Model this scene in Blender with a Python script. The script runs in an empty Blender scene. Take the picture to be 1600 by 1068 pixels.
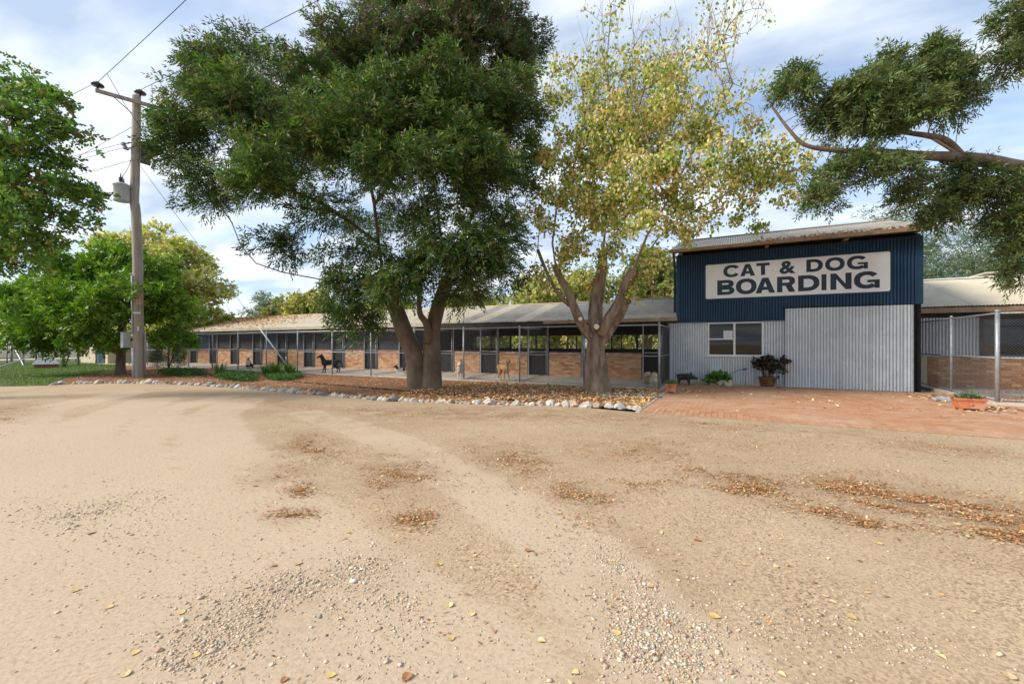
import bpy, bmesh, math, random
import numpy as np
from mathutils import Vector, Matrix, noise as mnoise

random.seed(7)
RNG = np.random.default_rng(7)
SC = bpy.context.scene
COL = SC.collection
R = math.radians

# ------------------------------------------------------------------ camera
F_PX, HX, HY, CAM_H, YAW = 675.0, 800.0, 537.0, 1.5, R(27.07)
cam_d = bpy.data.cameras.new('camera')
cam_d.sensor_width = 36.0
cam_d.lens = F_PX / 1600.0 * 36.0
cam_d.shift_y = 3.0 / 1600.0
cam_d.clip_start = 0.05
cam_d.clip_end = 3000
cam = bpy.data.objects.new('camera', cam_d)
COL.objects.link(cam)
cam.location = (0, 0, CAM_H)
cam.rotation_euler = (R(90), 0, YAW)
SC.camera = cam

# ------------------------------------------------------------------ sky, sun, exposure
SUN_EL, SUN_AZ = R(35), R(229)       # azimuth clockwise from +Y
world = bpy.data.worlds.new('World')
SC.world = world
world.use_nodes = True
wn, wl = world.node_tree.nodes, world.node_tree.links
wn.clear()
w_out = wn.new('ShaderNodeOutputWorld')
w_bg = wn.new('ShaderNodeBackground')
w_bg.inputs['Strength'].default_value = 0.12
w_sky = wn.new('ShaderNodeTexSky')
w_sky.sky_type = 'NISHITA'
w_sky.sun_disc = False
w_sky.sun_elevation = SUN_EL
w_sky.sun_rotation = SUN_AZ
w_sky.air_density = 1.0
w_sky.dust_density = 1.0
w_sky.ozone_density = 1.5
w_tc = wn.new('ShaderNodeTexCoord')
w_sep = wn.new('ShaderNodeSeparateXYZ')
wl.new(w_tc.outputs['Generated'], w_sep.inputs[0])
w_add = wn.new('ShaderNodeMath'); w_add.operation = 'ADD'; w_add.inputs[1].default_value = 0.16
w_abs = wn.new('ShaderNodeMath'); w_abs.operation = 'ABSOLUTE'
wl.new(w_sep.outputs['Z'], w_abs.inputs[0]); wl.new(w_abs.outputs[0], w_add.inputs[0])
w_div = wn.new('ShaderNodeVectorMath'); w_div.operation = 'DIVIDE'
w_cmb = wn.new('ShaderNodeCombineXYZ')
for k in ('X', 'Y', 'Z'):
    wl.new(w_add.outputs[0], w_cmb.inputs[k])
wl.new(w_tc.outputs['Generated'], w_div.inputs[0]); wl.new(w_cmb.outputs[0], w_div.inputs[1])
w_map = wn.new('ShaderNodeMapping')
w_map.inputs['Scale'].default_value = (0.75, 1.5, 0.6)
w_map.inputs['Rotation'].default_value = (0, 0, R(-28))
w_map.inputs['Location'].default_value = (3.1, 1.4, 0)
wl.new(w_div.outputs[0], w_map.inputs['Vector'])
w_n = wn.new('ShaderNodeTexNoise')
w_n.inputs['Scale'].default_value = 1.6
w_n.inputs['Detail'].default_value = 7
w_n.inputs['Roughness'].default_value = 0.5
w_n.inputs['Distortion'].default_value = 0.35
wl.new(w_map.outputs[0], w_n.inputs['Vector'])
w_r = wn.new('ShaderNodeValToRGB')
w_r.color_ramp.elements[0].position = 0.28
w_r.color_ramp.elements[0].color = (0.16, 0.16, 0.16, 1)
w_r.color_ramp.elements[1].position = 0.52
w_r.color_ramp.elements[1].color = (0.95, 0.95, 0.95, 1)
wl.new(w_n.outputs['Fac'], w_r.inputs[0])
w_n2 = wn.new('ShaderNodeTexNoise')
w_n2.inputs['Scale'].default_value = 2.4
w_n2.inputs['Detail'].default_value = 6
wl.new(w_map.outputs[0], w_n2.inputs['Vector'])
w_r2 = wn.new('ShaderNodeValToRGB')
w_r2.color_ramp.elements[0].position = 0.40
w_r2.color_ramp.elements[0].color = (2.5, 3.05, 3.85, 1)
w_r2.color_ramp.elements[1].position = 0.60
w_r2.color_ramp.elements[1].color = (4.5, 4.8, 5.1, 1)
wl.new(w_n2.outputs['Fac'], w_r2.inputs[0])
w_mix = wn.new('ShaderNodeMix'); w_mix.data_type = 'RGBA'
wl.new(w_r.outputs[0], w_mix.inputs[0])
wl.new(w_sky.outputs[0], w_mix.inputs[6])
wl.new(w_r2.outputs[0], w_mix.inputs[7])
wl.new(w_mix.outputs[2], w_bg.inputs['Color'])
wl.new(w_bg.outputs[0], w_out.inputs['Surface'])

sun_d = bpy.data.lights.new('sun', 'SUN')
sun_d.energy = 2.7
sun_d.angle = R(18)
sun_d.color = (1.0, 0.94, 0.86)
sun = bpy.data.objects.new('sun', sun_d)
COL.objects.link(sun)
_sv = Vector((math.sin(SUN_AZ) * math.cos(SUN_EL), math.cos(SUN_AZ) * math.cos(SUN_EL), math.sin(SUN_EL)))
sun.rotation_euler = _sv.to_track_quat('Z', 'Y').to_euler()
sun.location = _sv * 60

SC.view_settings.view_transform = 'Standard'
SC.view_settings.look = 'None'
SC.view_settings.gamma = 1.0
SC.view_settings.exposure = 0.98
SC.view_settings.use_curve_mapping = False
SC.render.engine = 'CYCLES'
SC.cycles.use_denoising = True
SC.cycles.max_bounces = 8
SC.cycles.transparent_max_bounces = 16

# ------------------------------------------------------------------ helpers: pixels measured in the photograph -> metres
CY, SY = math.cos(YAW), math.sin(YAW)
def ray(x):
    r = (x - HX) / F_PX
    return (-SY + CY * r, CY + SY * r)          # per metre of depth
def P(x, y, d):
    a = ray(x)
    return Vector((a[0] * d, a[1] * d, CAM_H + (HY - y) / F_PX * d))
def G(x, y, z=0.0):
    d = (CAM_H - z) * F_PX / (y - HY)
    a = ray(x)
    return Vector((a[0] * d, a[1] * d, z))
def XatY(x, Y):
    a = ray(x)
    return a[0] / a[1] * Y
def facing(x, a):                                # heading: 0 = towards the viewer, 90 = to the viewer's left
    d = Vector((ray(x)[0], ray(x)[1])).normalized()
    left = Vector((-d.y, d.x))
    h = -d * math.cos(R(a)) + left * math.sin(R(a))
    return math.atan2(h.y, h.x)

# ------------------------------------------------------------------ helpers: materials
def newmat(name):
    m = bpy.data.materials.new(name)
    m.use_nodes = True
    nt = m.node_tree
    b = nt.nodes['Principled BSDF']
    return m, nt, b
def link(nt, a, b): nt.links.new(a, b)
def node(nt, t, **kw):
    n = nt.nodes.new(t)
    for k, v in kw.items():
        if k in n.inputs: n.inputs[k].default_value = v
        else: setattr(n, k, v)
    return n
def ramp(nt, src, stops):
    r = nt.nodes.new('ShaderNodeValToRGB')
    e = r.color_ramp.elements
    while len(e) < len(stops): e.new(0.5)
    for i, (p, c) in enumerate(stops):
        e[i].position = p
        e[i].color = (c[0], c[1], c[2], 1) if len(c) == 3 else c
    link(nt, src, r.inputs[0])
    return r
def mixc(nt, fac, a, b, mode='MIX'):
    m = nt.nodes.new('ShaderNodeMix'); m.data_type = 'RGBA'; m.blend_type = mode
    for s, i in ((fac, 0), (a, 6), (b, 7)):
        if hasattr(s, 'links'): link(nt, s, m.inputs[i])
        elif i == 0: m.inputs[0].default_value = s
        else: m.inputs[i].default_value = (s[0], s[1], s[2], 1)
    return m.outputs[2]
def mat(name, c1, c2=None, scale=4.0, rough=0.7, metal=0.0, bump=0.0, bscale=40.0, stretch=(1, 1, 1), dirt=None, dscale=1.2, dlo=0.5, dhi=0.7, spec=0.4):
    m, nt, b = newmat(name)
    tc = node(nt, 'ShaderNodeTexCoord')
    mp = node(nt, 'ShaderNodeMapping'); mp.inputs['Scale'].default_value = stretch
    link(nt, tc.outputs['Object'], mp.inputs['Vector'])
    n = node(nt, 'ShaderNodeTexNoise', Scale=scale, Detail=6.0, Roughness=0.62)
    link(nt, mp.outputs[0], n.inputs['Vector'])
    c2 = c2 or tuple(x * 0.8 for x in c1)
    out = ramp(nt, n.outputs['Fac'], [(0.32, c2), (0.68, c1)]).outputs[0]
    if dirt:
        n2 = node(nt, 'ShaderNodeTexNoise', Scale=dscale, Detail=5.0, Roughness=0.65)
        link(nt, mp.outputs[0], n2.inputs['Vector'])
        f = ramp(nt, n2.outputs['Fac'], [(dlo, (0, 0, 0)), (dhi, (1, 1, 1))])
        out = mixc(nt, f.outputs[0], out, dirt)
    link(nt, out, b.inputs['Base Color'])
    b.inputs['Roughness'].default_value = rough
    b.inputs['Metallic'].default_value = metal
    b.inputs['Specular IOR Level'].default_value = spec
    if bump:
        nb = node(nt, 'ShaderNodeTexNoise', Scale=bscale, Detail=5.0)
        link(nt, mp.outputs[0], nb.inputs['Vector'])
        bp = node(nt, 'ShaderNodeBump', Strength=bump, Distance=0.02)
        link(nt, nb.outputs['Fac'], bp.inputs['Height'])
        link(nt, bp.outputs[0], b.inputs['Normal'])
    return m
def attr_mat(name, rough=0.75, bump=0.3, bscale=60.0, var=0.25, spec=0.3, dust=None):
    """colour comes from the piece's own colour attribute, with grain over it"""
    m, nt, b = newmat(name)
    at = node(nt, 'ShaderNodeAttribute'); at.attribute_name = 'Col'
    tc = node(nt, 'ShaderNodeTexCoord')
    n = node(nt, 'ShaderNodeTexNoise', Scale=bscale * 0.5, Detail=5.0, Roughness=0.65)
    link(nt, tc.outputs['Object'], n.inputs['Vector'])
    g = ramp(nt, n.outputs['Fac'], [(0.3, (1 - var,) * 3), (0.7, (1 + var * 0.4,) * 3)])
    out = mixc(nt, 1.0, at.outputs['Color'], g.outputs[0], 'MULTIPLY')
    if dust:
        gp = node(nt, 'ShaderNodeNewGeometry')
        nd = node(nt, 'ShaderNodeTexNoise', Scale=0.55, Detail=6.0, Roughness=0.65)
        link(nt, gp.outputs['Position'], nd.inputs['Vector'])
        out = mixc(nt, ramp(nt, nd.outputs['Fac'], [(0.45, (0, 0, 0)), (0.75, (0.6, 0.6, 0.6))]).outputs[0], out, dust)
    link(nt, out, b.inputs['Base Color'])
    b.inputs['Roughness'].default_value = rough
    b.inputs['Specular IOR Level'].default_value = spec
    if bump:
        nb = node(nt, 'ShaderNodeTexNoise', Scale=bscale, Detail=4.0)
        link(nt, tc.outputs['Object'], nb.inputs['Vector'])
        bp = node(nt, 'ShaderNodeBump', Strength=bump, Distance=0.01)
        link(nt, nb.outputs['Fac'], bp.inputs['Height'])
        link(nt, bp.outputs[0], b.inputs['Normal'])
    return m
def leaf_mat(name, trans=0.35, rough=0.5):
    m, nt, b = newmat(name)
    at = node(nt, 'ShaderNodeAttribute'); at.attribute_name = 'Col'
    link(nt, at.outputs['Color'], b.inputs['Base Color'])
    b.inputs['Roughness'].default_value = rough
    b.inputs['Specular IOR Level'].default_value = 0.35
    t = node(nt, 'ShaderNodeBsdfTranslucent')
    hs = node(nt, 'ShaderNodeHueSaturation', Saturation=1.1, Value=1.3)
    link(nt, at.outputs['Color'], hs.inputs['Color'])
    link(nt, hs.outputs[0], t.inputs['Color'])
    mx = node(nt, 'ShaderNodeMixShader'); mx.inputs[0].default_value = trans
    link(nt, b.outputs[0], mx.inputs[1]); link(nt, t.outputs[0], mx.inputs[2])
    link(nt, mx.outputs[0], nt.nodes['Material Output'].inputs['Surface'])
    return m

M = {}
M['leaf'] = leaf_mat('leaf', 0.32)
M['leaf_pale'] = leaf_mat('leaf_thin', 0.42, 0.6)
M['litter'] = leaf_mat('dry_leaf', 0.1, 0.8)
M['bark'] = mat('bark', (0.21, 0.155, 0.115), (0.085, 0.06, 0.045), 5, 0.9, bump=0.9, bscale=14, stretch=(1, 1, 0.35))
M['bark_pale'] = mat('bark_pale', (0.31, 0.23, 0.16), (0.10, 0.068, 0.046), 6, 0.9, bump=1.0, bscale=14, stretch=(1.3, 1.3, 0.3))
M['bark_smooth'] = mat('bark_smooth', (0.20, 0.145, 0.10), (0.10, 0.07, 0.05), 3, 0.85, bump=0.35, bscale=30, stretch=(1, 1, 0.6))
M['twig'] = mat('twig', (0.30, 0.23, 0.17), (0.17, 0.12, 0.09), 6, 0.9)
M['cut_wood'] = mat('cut_wood', (0.75, 0.66, 0.50), (0.55, 0.45, 0.32), 9, 0.8)
M['pole_wood'] = mat('pole_wood', (0.40, 0.355, 0.30), (0.22, 0.19, 0.16), 5, 0.9, bump=0.6, bscale=20, stretch=(3, 3, 0.12))
M['silver'] = mat('zinc_sheet', (0.58, 0.635, 0.67), (0.49, 0.54, 0.575), 2.5, 0.38, 0.2, bump=0.03, bscale=8, dirt=(0.42, 0.44, 0.45), dscale=1.1, dlo=0.6, dhi=0.9)
M['blue'] = mat('blue_paint', (0.020, 0.060, 0.122), (0.015, 0.047, 0.098), 2.0, 0.45, 0.0, dirt=(0.035, 0.07, 0.115), dscale=1.5, dlo=0.55, dhi=0.8, spec=0.3)
M['roof_grey'] = mat('weathered_roof_sheet', (0.50, 0.45, 0.37), (0.36, 0.31, 0.25), 1.6, 0.6, 0.1, dirt=(0.27, 0.20, 0.14), dscale=0.9, dlo=0.52, dhi=0.75)
M['roof_cream'] = mat('cream_roof_sheet', (0.66, 0.58, 0.42), (0.56, 0.48, 0.34), 1.2, 0.55, 0.0, dirt=(0.40, 0.31, 0.2), dscale=0.8, dlo=0.58, dhi=0.8)
M['gutter'] = mat('gutter', (0.38, 0.29, 0.19), (0.22, 0.15, 0.10), 3, 0.6, dirt=(0.30, 0.13, 0.06), dscale=2.0)
M['gutter_cream'] = mat('cream_gutter', (0.60, 0.52, 0.38), (0.45, 0.38, 0.27), 3, 0.6)
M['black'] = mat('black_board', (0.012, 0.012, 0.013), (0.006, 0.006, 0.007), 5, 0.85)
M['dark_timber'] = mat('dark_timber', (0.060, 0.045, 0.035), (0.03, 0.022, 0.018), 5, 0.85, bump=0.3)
M['screen'] = mat('dark_screen', (0.055, 0.055, 0.06), (0.03, 0.03, 0.035), 6, 0.9)
M['screen_blue'] = mat('blue_screen', (0.05, 0.085, 0.13), (0.035, 0.06, 0.095), 6, 0.8)
M['galv'] = mat('galvanised_pipe', (0.42, 0.44, 0.46), (0.28, 0.29, 0.30), 8, 0.5, 0.5)
M['wire'] = mat('galvanised_wire', (0.13, 0.133, 0.136), (0.085, 0.088, 0.09), 8, 0.55, 0.4)
M['cable'] = mat('cable', (0.05, 0.05, 0.055), (0.03, 0.03, 0.033), 8, 0.6)
M['concrete'] = mat('concrete', (0.55, 0.475, 0.39), (0.42, 0.36, 0.29), 2.2, 0.9, bump=0.2, bscale=50, dirt=(0.28, 0.22, 0.165), dscale=0.8, dlo=0.52, dhi=0.8)
M['mortar'] = mat('mortar', (0.42, 0.34, 0.27), (0.32, 0.26, 0.2), 12, 0.95)
M['brick'] = attr_mat('brick', 0.85, 0.4, 45)
M['paver'] = attr_mat('clay_paver', 0.85, 0.35, 50, 0.2, dust=(0.50, 0.385, 0.28))
M['rock'] = attr_mat('rock', 0.9, 1.0, 16, 0.6)
M['pebble'] = attr_mat('pebble', 0.85, 0.2, 80, 0.2)
M['fur'] = attr_mat('fur', 0.9, 0.5, 90, 0.25, 0.15)
M['white_paint'] = mat('white_frame', (0.78, 0.78, 0.76), (0.68, 0.68, 0.66), 5, 0.5)
M['sign_white'] = mat('sign_panel', (0.80, 0.84, 0.88), (0.73, 0.77, 0.81), 1.2, 0.5, dirt=(0.64, 0.68, 0.72), dscale=1.0, dlo=0.6, dhi=0.85)
M['sign_ink'] = mat('sign_letters', (0.018, 0.040, 0.068), (0.012, 0.028, 0.05), 4, 0.5)
M['terracotta'] = mat('terracotta', (0.55, 0.19, 0.085), (0.42, 0.13, 0.06), 6, 0.75, dirt=(0.5, 0.3, 0.2), dscale=4)
M['glaze'] = mat('brown_glaze', (0.16, 0.075, 0.03), (0.075, 0.035, 0.015), 5, 0.25, dirt=(0.20, 0.11, 0.03), dscale=3, spec=0.6)
M['planter'] = mat('pale_trough', (0.52, 0.47, 0.42), (0.42, 0.37, 0.33), 6, 0.85, bump=0.2)
M['soil'] = mat('soil', (0.05, 0.035, 0.025), (0.03, 0.02, 0.014), 20, 0.95)
M['iron'] = mat('dark_iron', (0.055, 0.05, 0.047), (0.03, 0.026, 0.024), 9, 0.6, 0.3, bump=0.4, bscale=30, dirt=(0.11, 0.07, 0.045), dscale=6)
M['hose'] = mat('teal_hose', (0.02, 0.24, 0.30), (0.015, 0.17, 0.23), 8, 0.45)
M['grey_box'] = mat('grey_metal_box', (0.42, 0.47, 0.48), (0.35, 0.40, 0.41), 3, 0.5)
M['porcelain'] = mat('dark_porcelain', (0.025, 0.018, 0.016), (0.015, 0.012, 0.01), 5, 0.25, spec=0.6)
M['porcelain_grey'] = mat('grey_porcelain', (0.32, 0.34, 0.36), (0.24, 0.25, 0.27), 5, 0.35)
M['plastic_white'] = mat('white_plastic', (0.80, 0.79, 0.76), (0.70, 0.69, 0.66), 4, 0.5)
M['plastic_tan'] = mat('tan_plastic', (0.34, 0.15, 0.085), (0.28, 0.12, 0.07), 4, 0.6)
M['beige_wall'] = mat('beige_wall', (0.62, 0.54, 0.38), (0.54, 0.46, 0.32), 2, 0.8)
M['blue_door'] = mat('blue_door', (0.035, 0.075, 0.12), (0.025, 0.055, 0.09), 3, 0.6)
M['paper'] = mat('paper', (0.72, 0.73, 0.73), (0.64, 0.65, 0.65), 20, 0.8)
M['yellow'] = mat('yellow_tag', (0.65, 0.45, 0.04), (0.5, 0.33, 0.03), 9, 0.6)
M['rust'] = mat('rusty_plate', (0.42, 0.38, 0.34), (0.30, 0.12, 0.05), 3, 0.7, stretch=(6, 6, 0.6))
M['interior'] = mat('room_wall', (0.07, 0.062, 0.052), (0.05, 0.045, 0.038), 2, 0.9)
# window glass: clear with a fresnel mirror
gm, nt, b = newmat('window_glass')
nt.nodes.remove(b)
fr = node(nt, 'ShaderNodeFresnel', IOR=1.5)
tr = node(nt, 'ShaderNodeBsdfTransparent'); tr.inputs['Color'].default_value = (0.55, 0.58, 0.58, 1)
gl = node(nt, 'ShaderNodeBsdfGlossy', Roughness=0.02)
mx = node(nt, 'ShaderNodeMixShader')
link(nt, fr.outputs[0], mx.inputs[0]); link(nt, tr.outputs[0], mx.inputs[1]); link(nt, gl.outputs[0], mx.inputs[2])
link(nt, mx.outputs[0], nt.nodes['Material Output'].inputs['Surface'])
M['glass'] = gm

# ------------------------------------------------------------------ helpers: meshes and objects
BASE = {}
CORR = [(0.0, 1.0), (0.16, .96), (0.27, .80), (0.35, .30), (0.43, -.6), (0.5, -1.0), (0.57, -.6), (0.65, .30), (0.73, .80), (0.84, .96)]
class MB:
    def __init__(s): s.v, s.f, s.c = [], [], []
    def add(s, vs, fs, col=None):
        o = len(s.v)
        s.v += [tuple(v) for v in vs]
        s.f += [tuple(i + o for i in f) for f in fs]
        if col is not None: s.c += [tuple(col)] * len(vs)
        return s
    def box(s, x0, x1, y0, y1, z0, z1, col=None):
        vs = [(x, y, z) for z in (z0, z1) for y in (y0, y1) for x in (x0, x1)]
        return s.add(vs, [(0, 2, 3, 1), (4, 5, 7, 6), (0, 1, 5, 4), (2, 6, 7, 3), (0, 4, 6, 2), (1, 3, 7, 5)], col)
    def bbox(s, x0, x1, y0, y1, z0, z1, b=0.01, col=None):
        """box with chamfered upright and top edges"""
        rings = []
        for z, i in ((z0, 0), (z1 - b, 0), (z1, b)):
            X0, X1, Y0, Y1 = x0 + i, x1 - i, y0 + i, y1 - i
            k = b
            rings.append([(X0 + k, Y0, z), (X1 - k, Y0, z), (X1, Y0 + k, z), (X1, Y1 - k, z), (X1 - k, Y1, z), (X0 + k, Y1, z), (X0, Y1 - k, z), (X0, Y0 + k, z)])
        vs = [p for r in rings for p in r]
        fs = [tuple(range(7, -1, -1)), tuple(range(16, 24))]
        for a in (0, 8):
            for i in range(8):
                j = (i + 1) % 8
                fs.append((a + i, a + j, a + 8 + j, a + 8 + i))
        return s.add(vs, fs, col)
    def tube(s, pts, rad, n=8, caps=True, col=None, flute=None):
        pts = [Vector(p) for p in pts]
        rad = [rad] * len(pts) if not hasattr(rad, '__len__') else rad
        vs, fs = [], []
        prev = None
        for i, p in enumerate(pts):
            t = (pts[min(i + 1, len(pts) - 1)] - pts[max(i - 1, 0)]).normalized()
            if prev is None:
                u = t.orthogonal().normalized()
                if abs(t.z) > 0.8: u = (Vector((1, 0, 0)) - t * t.x).normalized()
            else:
                u = (prev - t * prev.dot(t)).normalized()
            prev = u
            w = t.cross(u)
            for k in range(n):
                a = 2 * math.pi * k / n
                r = rad[i] * (flute(i, a, p) if flute else 1.0)
                vs.append(p + (u * math.cos(a) + w * math.sin(a)) * r)
        for i in range(len(pts) - 1):
            for k in range(n):
                k2 = (k + 1) % n
                fs.append((i * n + k, i * n + k2, (i + 1) * n + k2, (i + 1) * n + k))
        if caps:
            fs.append(tuple(range(n - 1, -1, -1)))
            fs.append(tuple(range((len(pts) - 1) * n, len(pts) * n)))
        return s.add(vs, fs, col)
    def lathe(s, c, prof, n=20, col=None):
        vs, fs = [], []
        for r, z in prof:
            for k in range(n):
                a = 2 * math.pi * k / n
                vs.append((c[0] + r * math.cos(a), c[1] + r * math.sin(a), c[2] + z))
        for i in range(len(prof) - 1):
            for k in range(n):
                k2 = (k + 1) % n
                fs.append((i * n + k, i * n + k2, (i + 1) * n + k2, (i + 1) * n + k))
        fs.append(tuple(range(n - 1, -1, -1)))
        fs.append(tuple(range((len(prof) - 1) * n, len(prof) * n)))
        return s.add(vs, fs, col)
    def corr(s, o, u, w, nrm, width, length, pitch=0.085, amp=0.012, seg=8, rows=1):
        """corrugated sheet: ribs run along w, waves along u"""
        o, u, w, nrm = Vector(o), Vector(u).normalized(), Vector(w).normalized(), Vector(nrm).normalized()
        us, k = [], 0
        prof = CORR if seg > 4 else CORR[::3]
        while True:                               # broad rounded ribs with narrow valleys between
            for ph, hh in prof:
                if (k + ph) * pitch < width - 1e-6: us.append(((k + ph) * pitch, hh * amp))
            k += 1
            if k * pitch >= width: break
        us.append((width, amp * 0.5))
        nu = len(us) - 1
        vs, fs = [], []
        for j in range(rows + 1):
            for a, hh in us:
                vs.append(o + u * a + w * (length * j / rows) + nrm * hh)
        for j in range(rows):
            for i in range(nu):
                k = j * (nu + 1) + i
                fs.append((k, k + 1, k + nu + 2, k + nu + 1))
        return s.add(vs, fs)
    def mesh(s, name, base=Vector((0, 0, 0)), smooth=False):
        me = bpy.data.meshes.new(name)
        b = Vector(base)
        me.from_pydata([(v[0] - b.x, v[1] - b.y, v[2] - b.z) for v in s.v], [], s.f)
        if s.c and len(s.c) == len(s.v):
            at = me.color_attributes.new('Col', 'FLOAT_COLOR', 'POINT')
            at.data.foreach_set('color', np.array([(c[0], c[1], c[2], 1.0) for c in s.c], dtype=np.float32).ravel())
        if smooth: me.polygons.foreach_set('use_smooth', [True] * len(me.polygons))
        me.update()
        return me
def tag(o, label=None, cat=None, group=None, kind=None):
    if label: o['label'] = label
    if cat: o['category'] = cat
    if group: o['group'] = group
    if kind: o['kind'] = kind
    return o
def thing(name, base, label, cat, group=None):
    o = bpy.data.objects.new(name, None)
    o.empty_display_size = 0.2
    COL.objects.link(o)
    o.location = base
    BASE[o] = Vector(base)
    return tag(o, label, cat, group)
def put(name, me, m, parent=None, loc=None, rotz=0.0, scale=None):
    o = bpy.data.objects.new(name, me)
    if m is not None and not me.materials: me.materials.append(m)
    COL.objects.link(o)
    if parent is not None:
        o.parent = parent
        BASE[o] = BASE[parent]
        if loc is not None: o.location = Vector(loc) - BASE[parent]
    elif loc is not None:
        o.location = loc
        BASE[o] = Vector(loc)
    else:
        BASE[o] = Vector((0, 0, 0))
    if rotz: o.rotation_euler = (0, 0, rotz)
    if scale is not None: o.scale = scale
    return o
def part(name, mb, m, parent, smooth=False, label=None):
    """mesh given in world metres, hung under its thing (or under a part of it)"""
    o = put(name, mb.mesh(name, BASE[parent], smooth), m, parent)
    if label: o['label'] = label
    return o
def solo(name, mb, m, base, label=None, cat=None, group=None, kind=None, smooth=False):
    o = put(name, mb.mesh(name, base, smooth), m, None, base)
    return tag(o, label, cat, group, kind)
def poly_mesh(name, V, C, base):
    """V (N,K,3) separate polygons, C (N,3) one colour each"""
    N, K, _ = V.shape
    me = bpy.data.meshes.new(name)
    me.vertices.add(N * K); me.loops.add(N * K); me.polygons.add(N)
    me.vertices.foreach_set('co', (V - np.array(base)).astype(np.float32).ravel())
    me.loops.foreach_set('vertex_index', np.arange(N * K, dtype=np.int32))
    me.polygons.foreach_set('loop_start', np.arange(0, N * K, K, dtype=np.int32))
    me.polygons.foreach_set('loop_total', np.full(N, K, dtype=np.int32))
    at = me.color_attributes.new('Col', 'FLOAT_COLOR', 'POINT')
    c4 = np.ones((N, K, 4), dtype=np.float32)
    c4[:, :, :3] = C[:, None, :]
    at.data.foreach_set('color', c4.ravel())
    me.update(calc_edges=True)
    return me
def solid_mesh(name, TV, TF, pos, scl, rot, C, base):
    """many copies of one small closed solid (TV verts, TF tri faces), joined"""
    N, K, T = len(pos), len(TV), len(TF)
    V = TV[None] * scl[:, None, :]
    V = np.einsum('nij,nkj->nki', rot, V) + pos[:, None, :] - np.array(base)
    Fi = (TF[None] + (np.arange(N) * K)[:, None, None]).reshape(-1)
    me = bpy.data.meshes.new(name)
    me.vertices.add(N * K); me.loops.add(N * T * 3); me.polygons.add(N * T)
    me.vertices.foreach_set('co', V.astype(np.float32).ravel())
    me.loops.foreach_set('vertex_index', Fi.astype(np.int32))
    me.polygons.foreach_set('loop_start', np.arange(0, N * T * 3, 3, dtype=np.int32))
    me.polygons.foreach_set('loop_total', np.full(N * T, 3, dtype=np.int32))
    at = me.color_attributes.new('Col', 'FLOAT_COLOR', 'POINT')
    c4 = np.ones((N, K, 4), dtype=np.float32); c4[:, :, :3] = C[:, None, :]
    at.data.foreach_set('color', c4.ravel())
    me.update(calc_edges=True)
    return me
def norm(a): return a / np.maximum(np.linalg.norm(a, axis=-1, keepdims=True), 1e-9)
def rand_rot(n, tilt=None):
    a = RNG.uniform(0, 2 * np.pi, n)
    z = np.zeros((n, 3, 3))
    c, s = np.cos(a), np.sin(a)
    z[:, 0, 0] = c; z[:, 0, 1] = -s; z[:, 1, 0] = s; z[:, 1, 1] = c; z[:, 2, 2] = 1
    if tilt:
        t = RNG.normal(0, tilt, n)
        x = np.zeros((n, 3, 3)); c, s = np.cos(t), np.sin(t)
        x[:, 0, 0] = 1; x[:, 1, 1] = c; x[:, 1, 2] = -s; x[:, 2, 1] = s; x[:, 2, 2] = c
        z = z @ x
    return z
def pal(cols, n, jit=0.15, w=None):
    cols = np.array(cols, float)
    i = RNG.choice(len(cols), n, p=w)
    return np.clip(cols[i] * (1 + RNG.normal(0, jit, (n, 1))) * (1 + RNG.normal(0, jit * 0.3, (n, 3))), 0.003, 0.95)

# leaf outlines as (along, across) pairs
RHOMB = [(0, 0), (0.45, 0.5), (1, 0), (0.45, -0.5)]
OVATE = [(0, 0), (0.22, 0.42), (0.6, 0.40), (1, 0), (0.6, -0.40), (0.22, -0.42)]
LOBED = [(0, 0), (0.12, 0.5), (0.42, 0.22), (0.62, 0.52), (1, 0), (0.62, -0.52), (0.42, -0.22), (0.12, -0.5)]
def leaves(pos, axis, nrm, length, width, outline, curl=0.15):
    """pos (N,3) leaf bases, axis along the leaf, nrm roughly its face normal"""
    axis = norm(axis)
    side = norm(np.cross(axis, nrm))
    nn = np.cross(side, axis)
    ol = np.array(outline)
    t, s = ol[:, 0][None, :, None], ol[:, 1][None, :, None]
    L, W = np.asarray(length)[:, None, None], np.asarray(width)[:, None, None]
    return pos[:, None, :] + axis[:, None, :] * t * L + side[:, None, :] * s * W - nn[:, None, :] * (curl * L * t * t) + nn[:, None, :] * (0.25 * W * np.abs(s))
def sprays(pos, axis, m, rach, ll, lw, outline, droop=0.3, spread=0.9, C=None, jit=0.12, curl=0.15):
    """every spray = m leaflets set alternately along a drooping stalk; returns polygons and colours"""
    N = len(pos)
    axis = norm(axis)
    ref = norm(RNG.normal(size=(N, 3)))
    b = norm(np.cross(axis, ref)); c = np.cross(axis, b)
    Vs, Cs = [], []
    for j in range(m):
        t = (j + 0.6) / m
        sgn = 1 if j % 2 else -1
        last = j == m - 1
        p = pos + axis * (rach * t) + np.array([0, 0, -1.0]) * (droop * rach * t * t)
        d = axis * (1.0 if last else 0.55) + b * (0 if last else sgn * spread) + np.array([0, 0, -droop]) + RNG.normal(0, 0.22, (N, 3))
        L = ll * RNG.uniform(0.7, 1.25, N)
        Vs.append(leaves(p, d, c + RNG.normal(0, 0.45, (N, 3)), L, lw * RNG.uniform(0.8, 1.2, N), outline, curl))
        Cs.append(np.clip(C * (1 + RNG.normal(0, jit, (N, 1))), 0.003, 0.95))
    return np.concatenate(Vs), np.concatenate(Cs)

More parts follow.
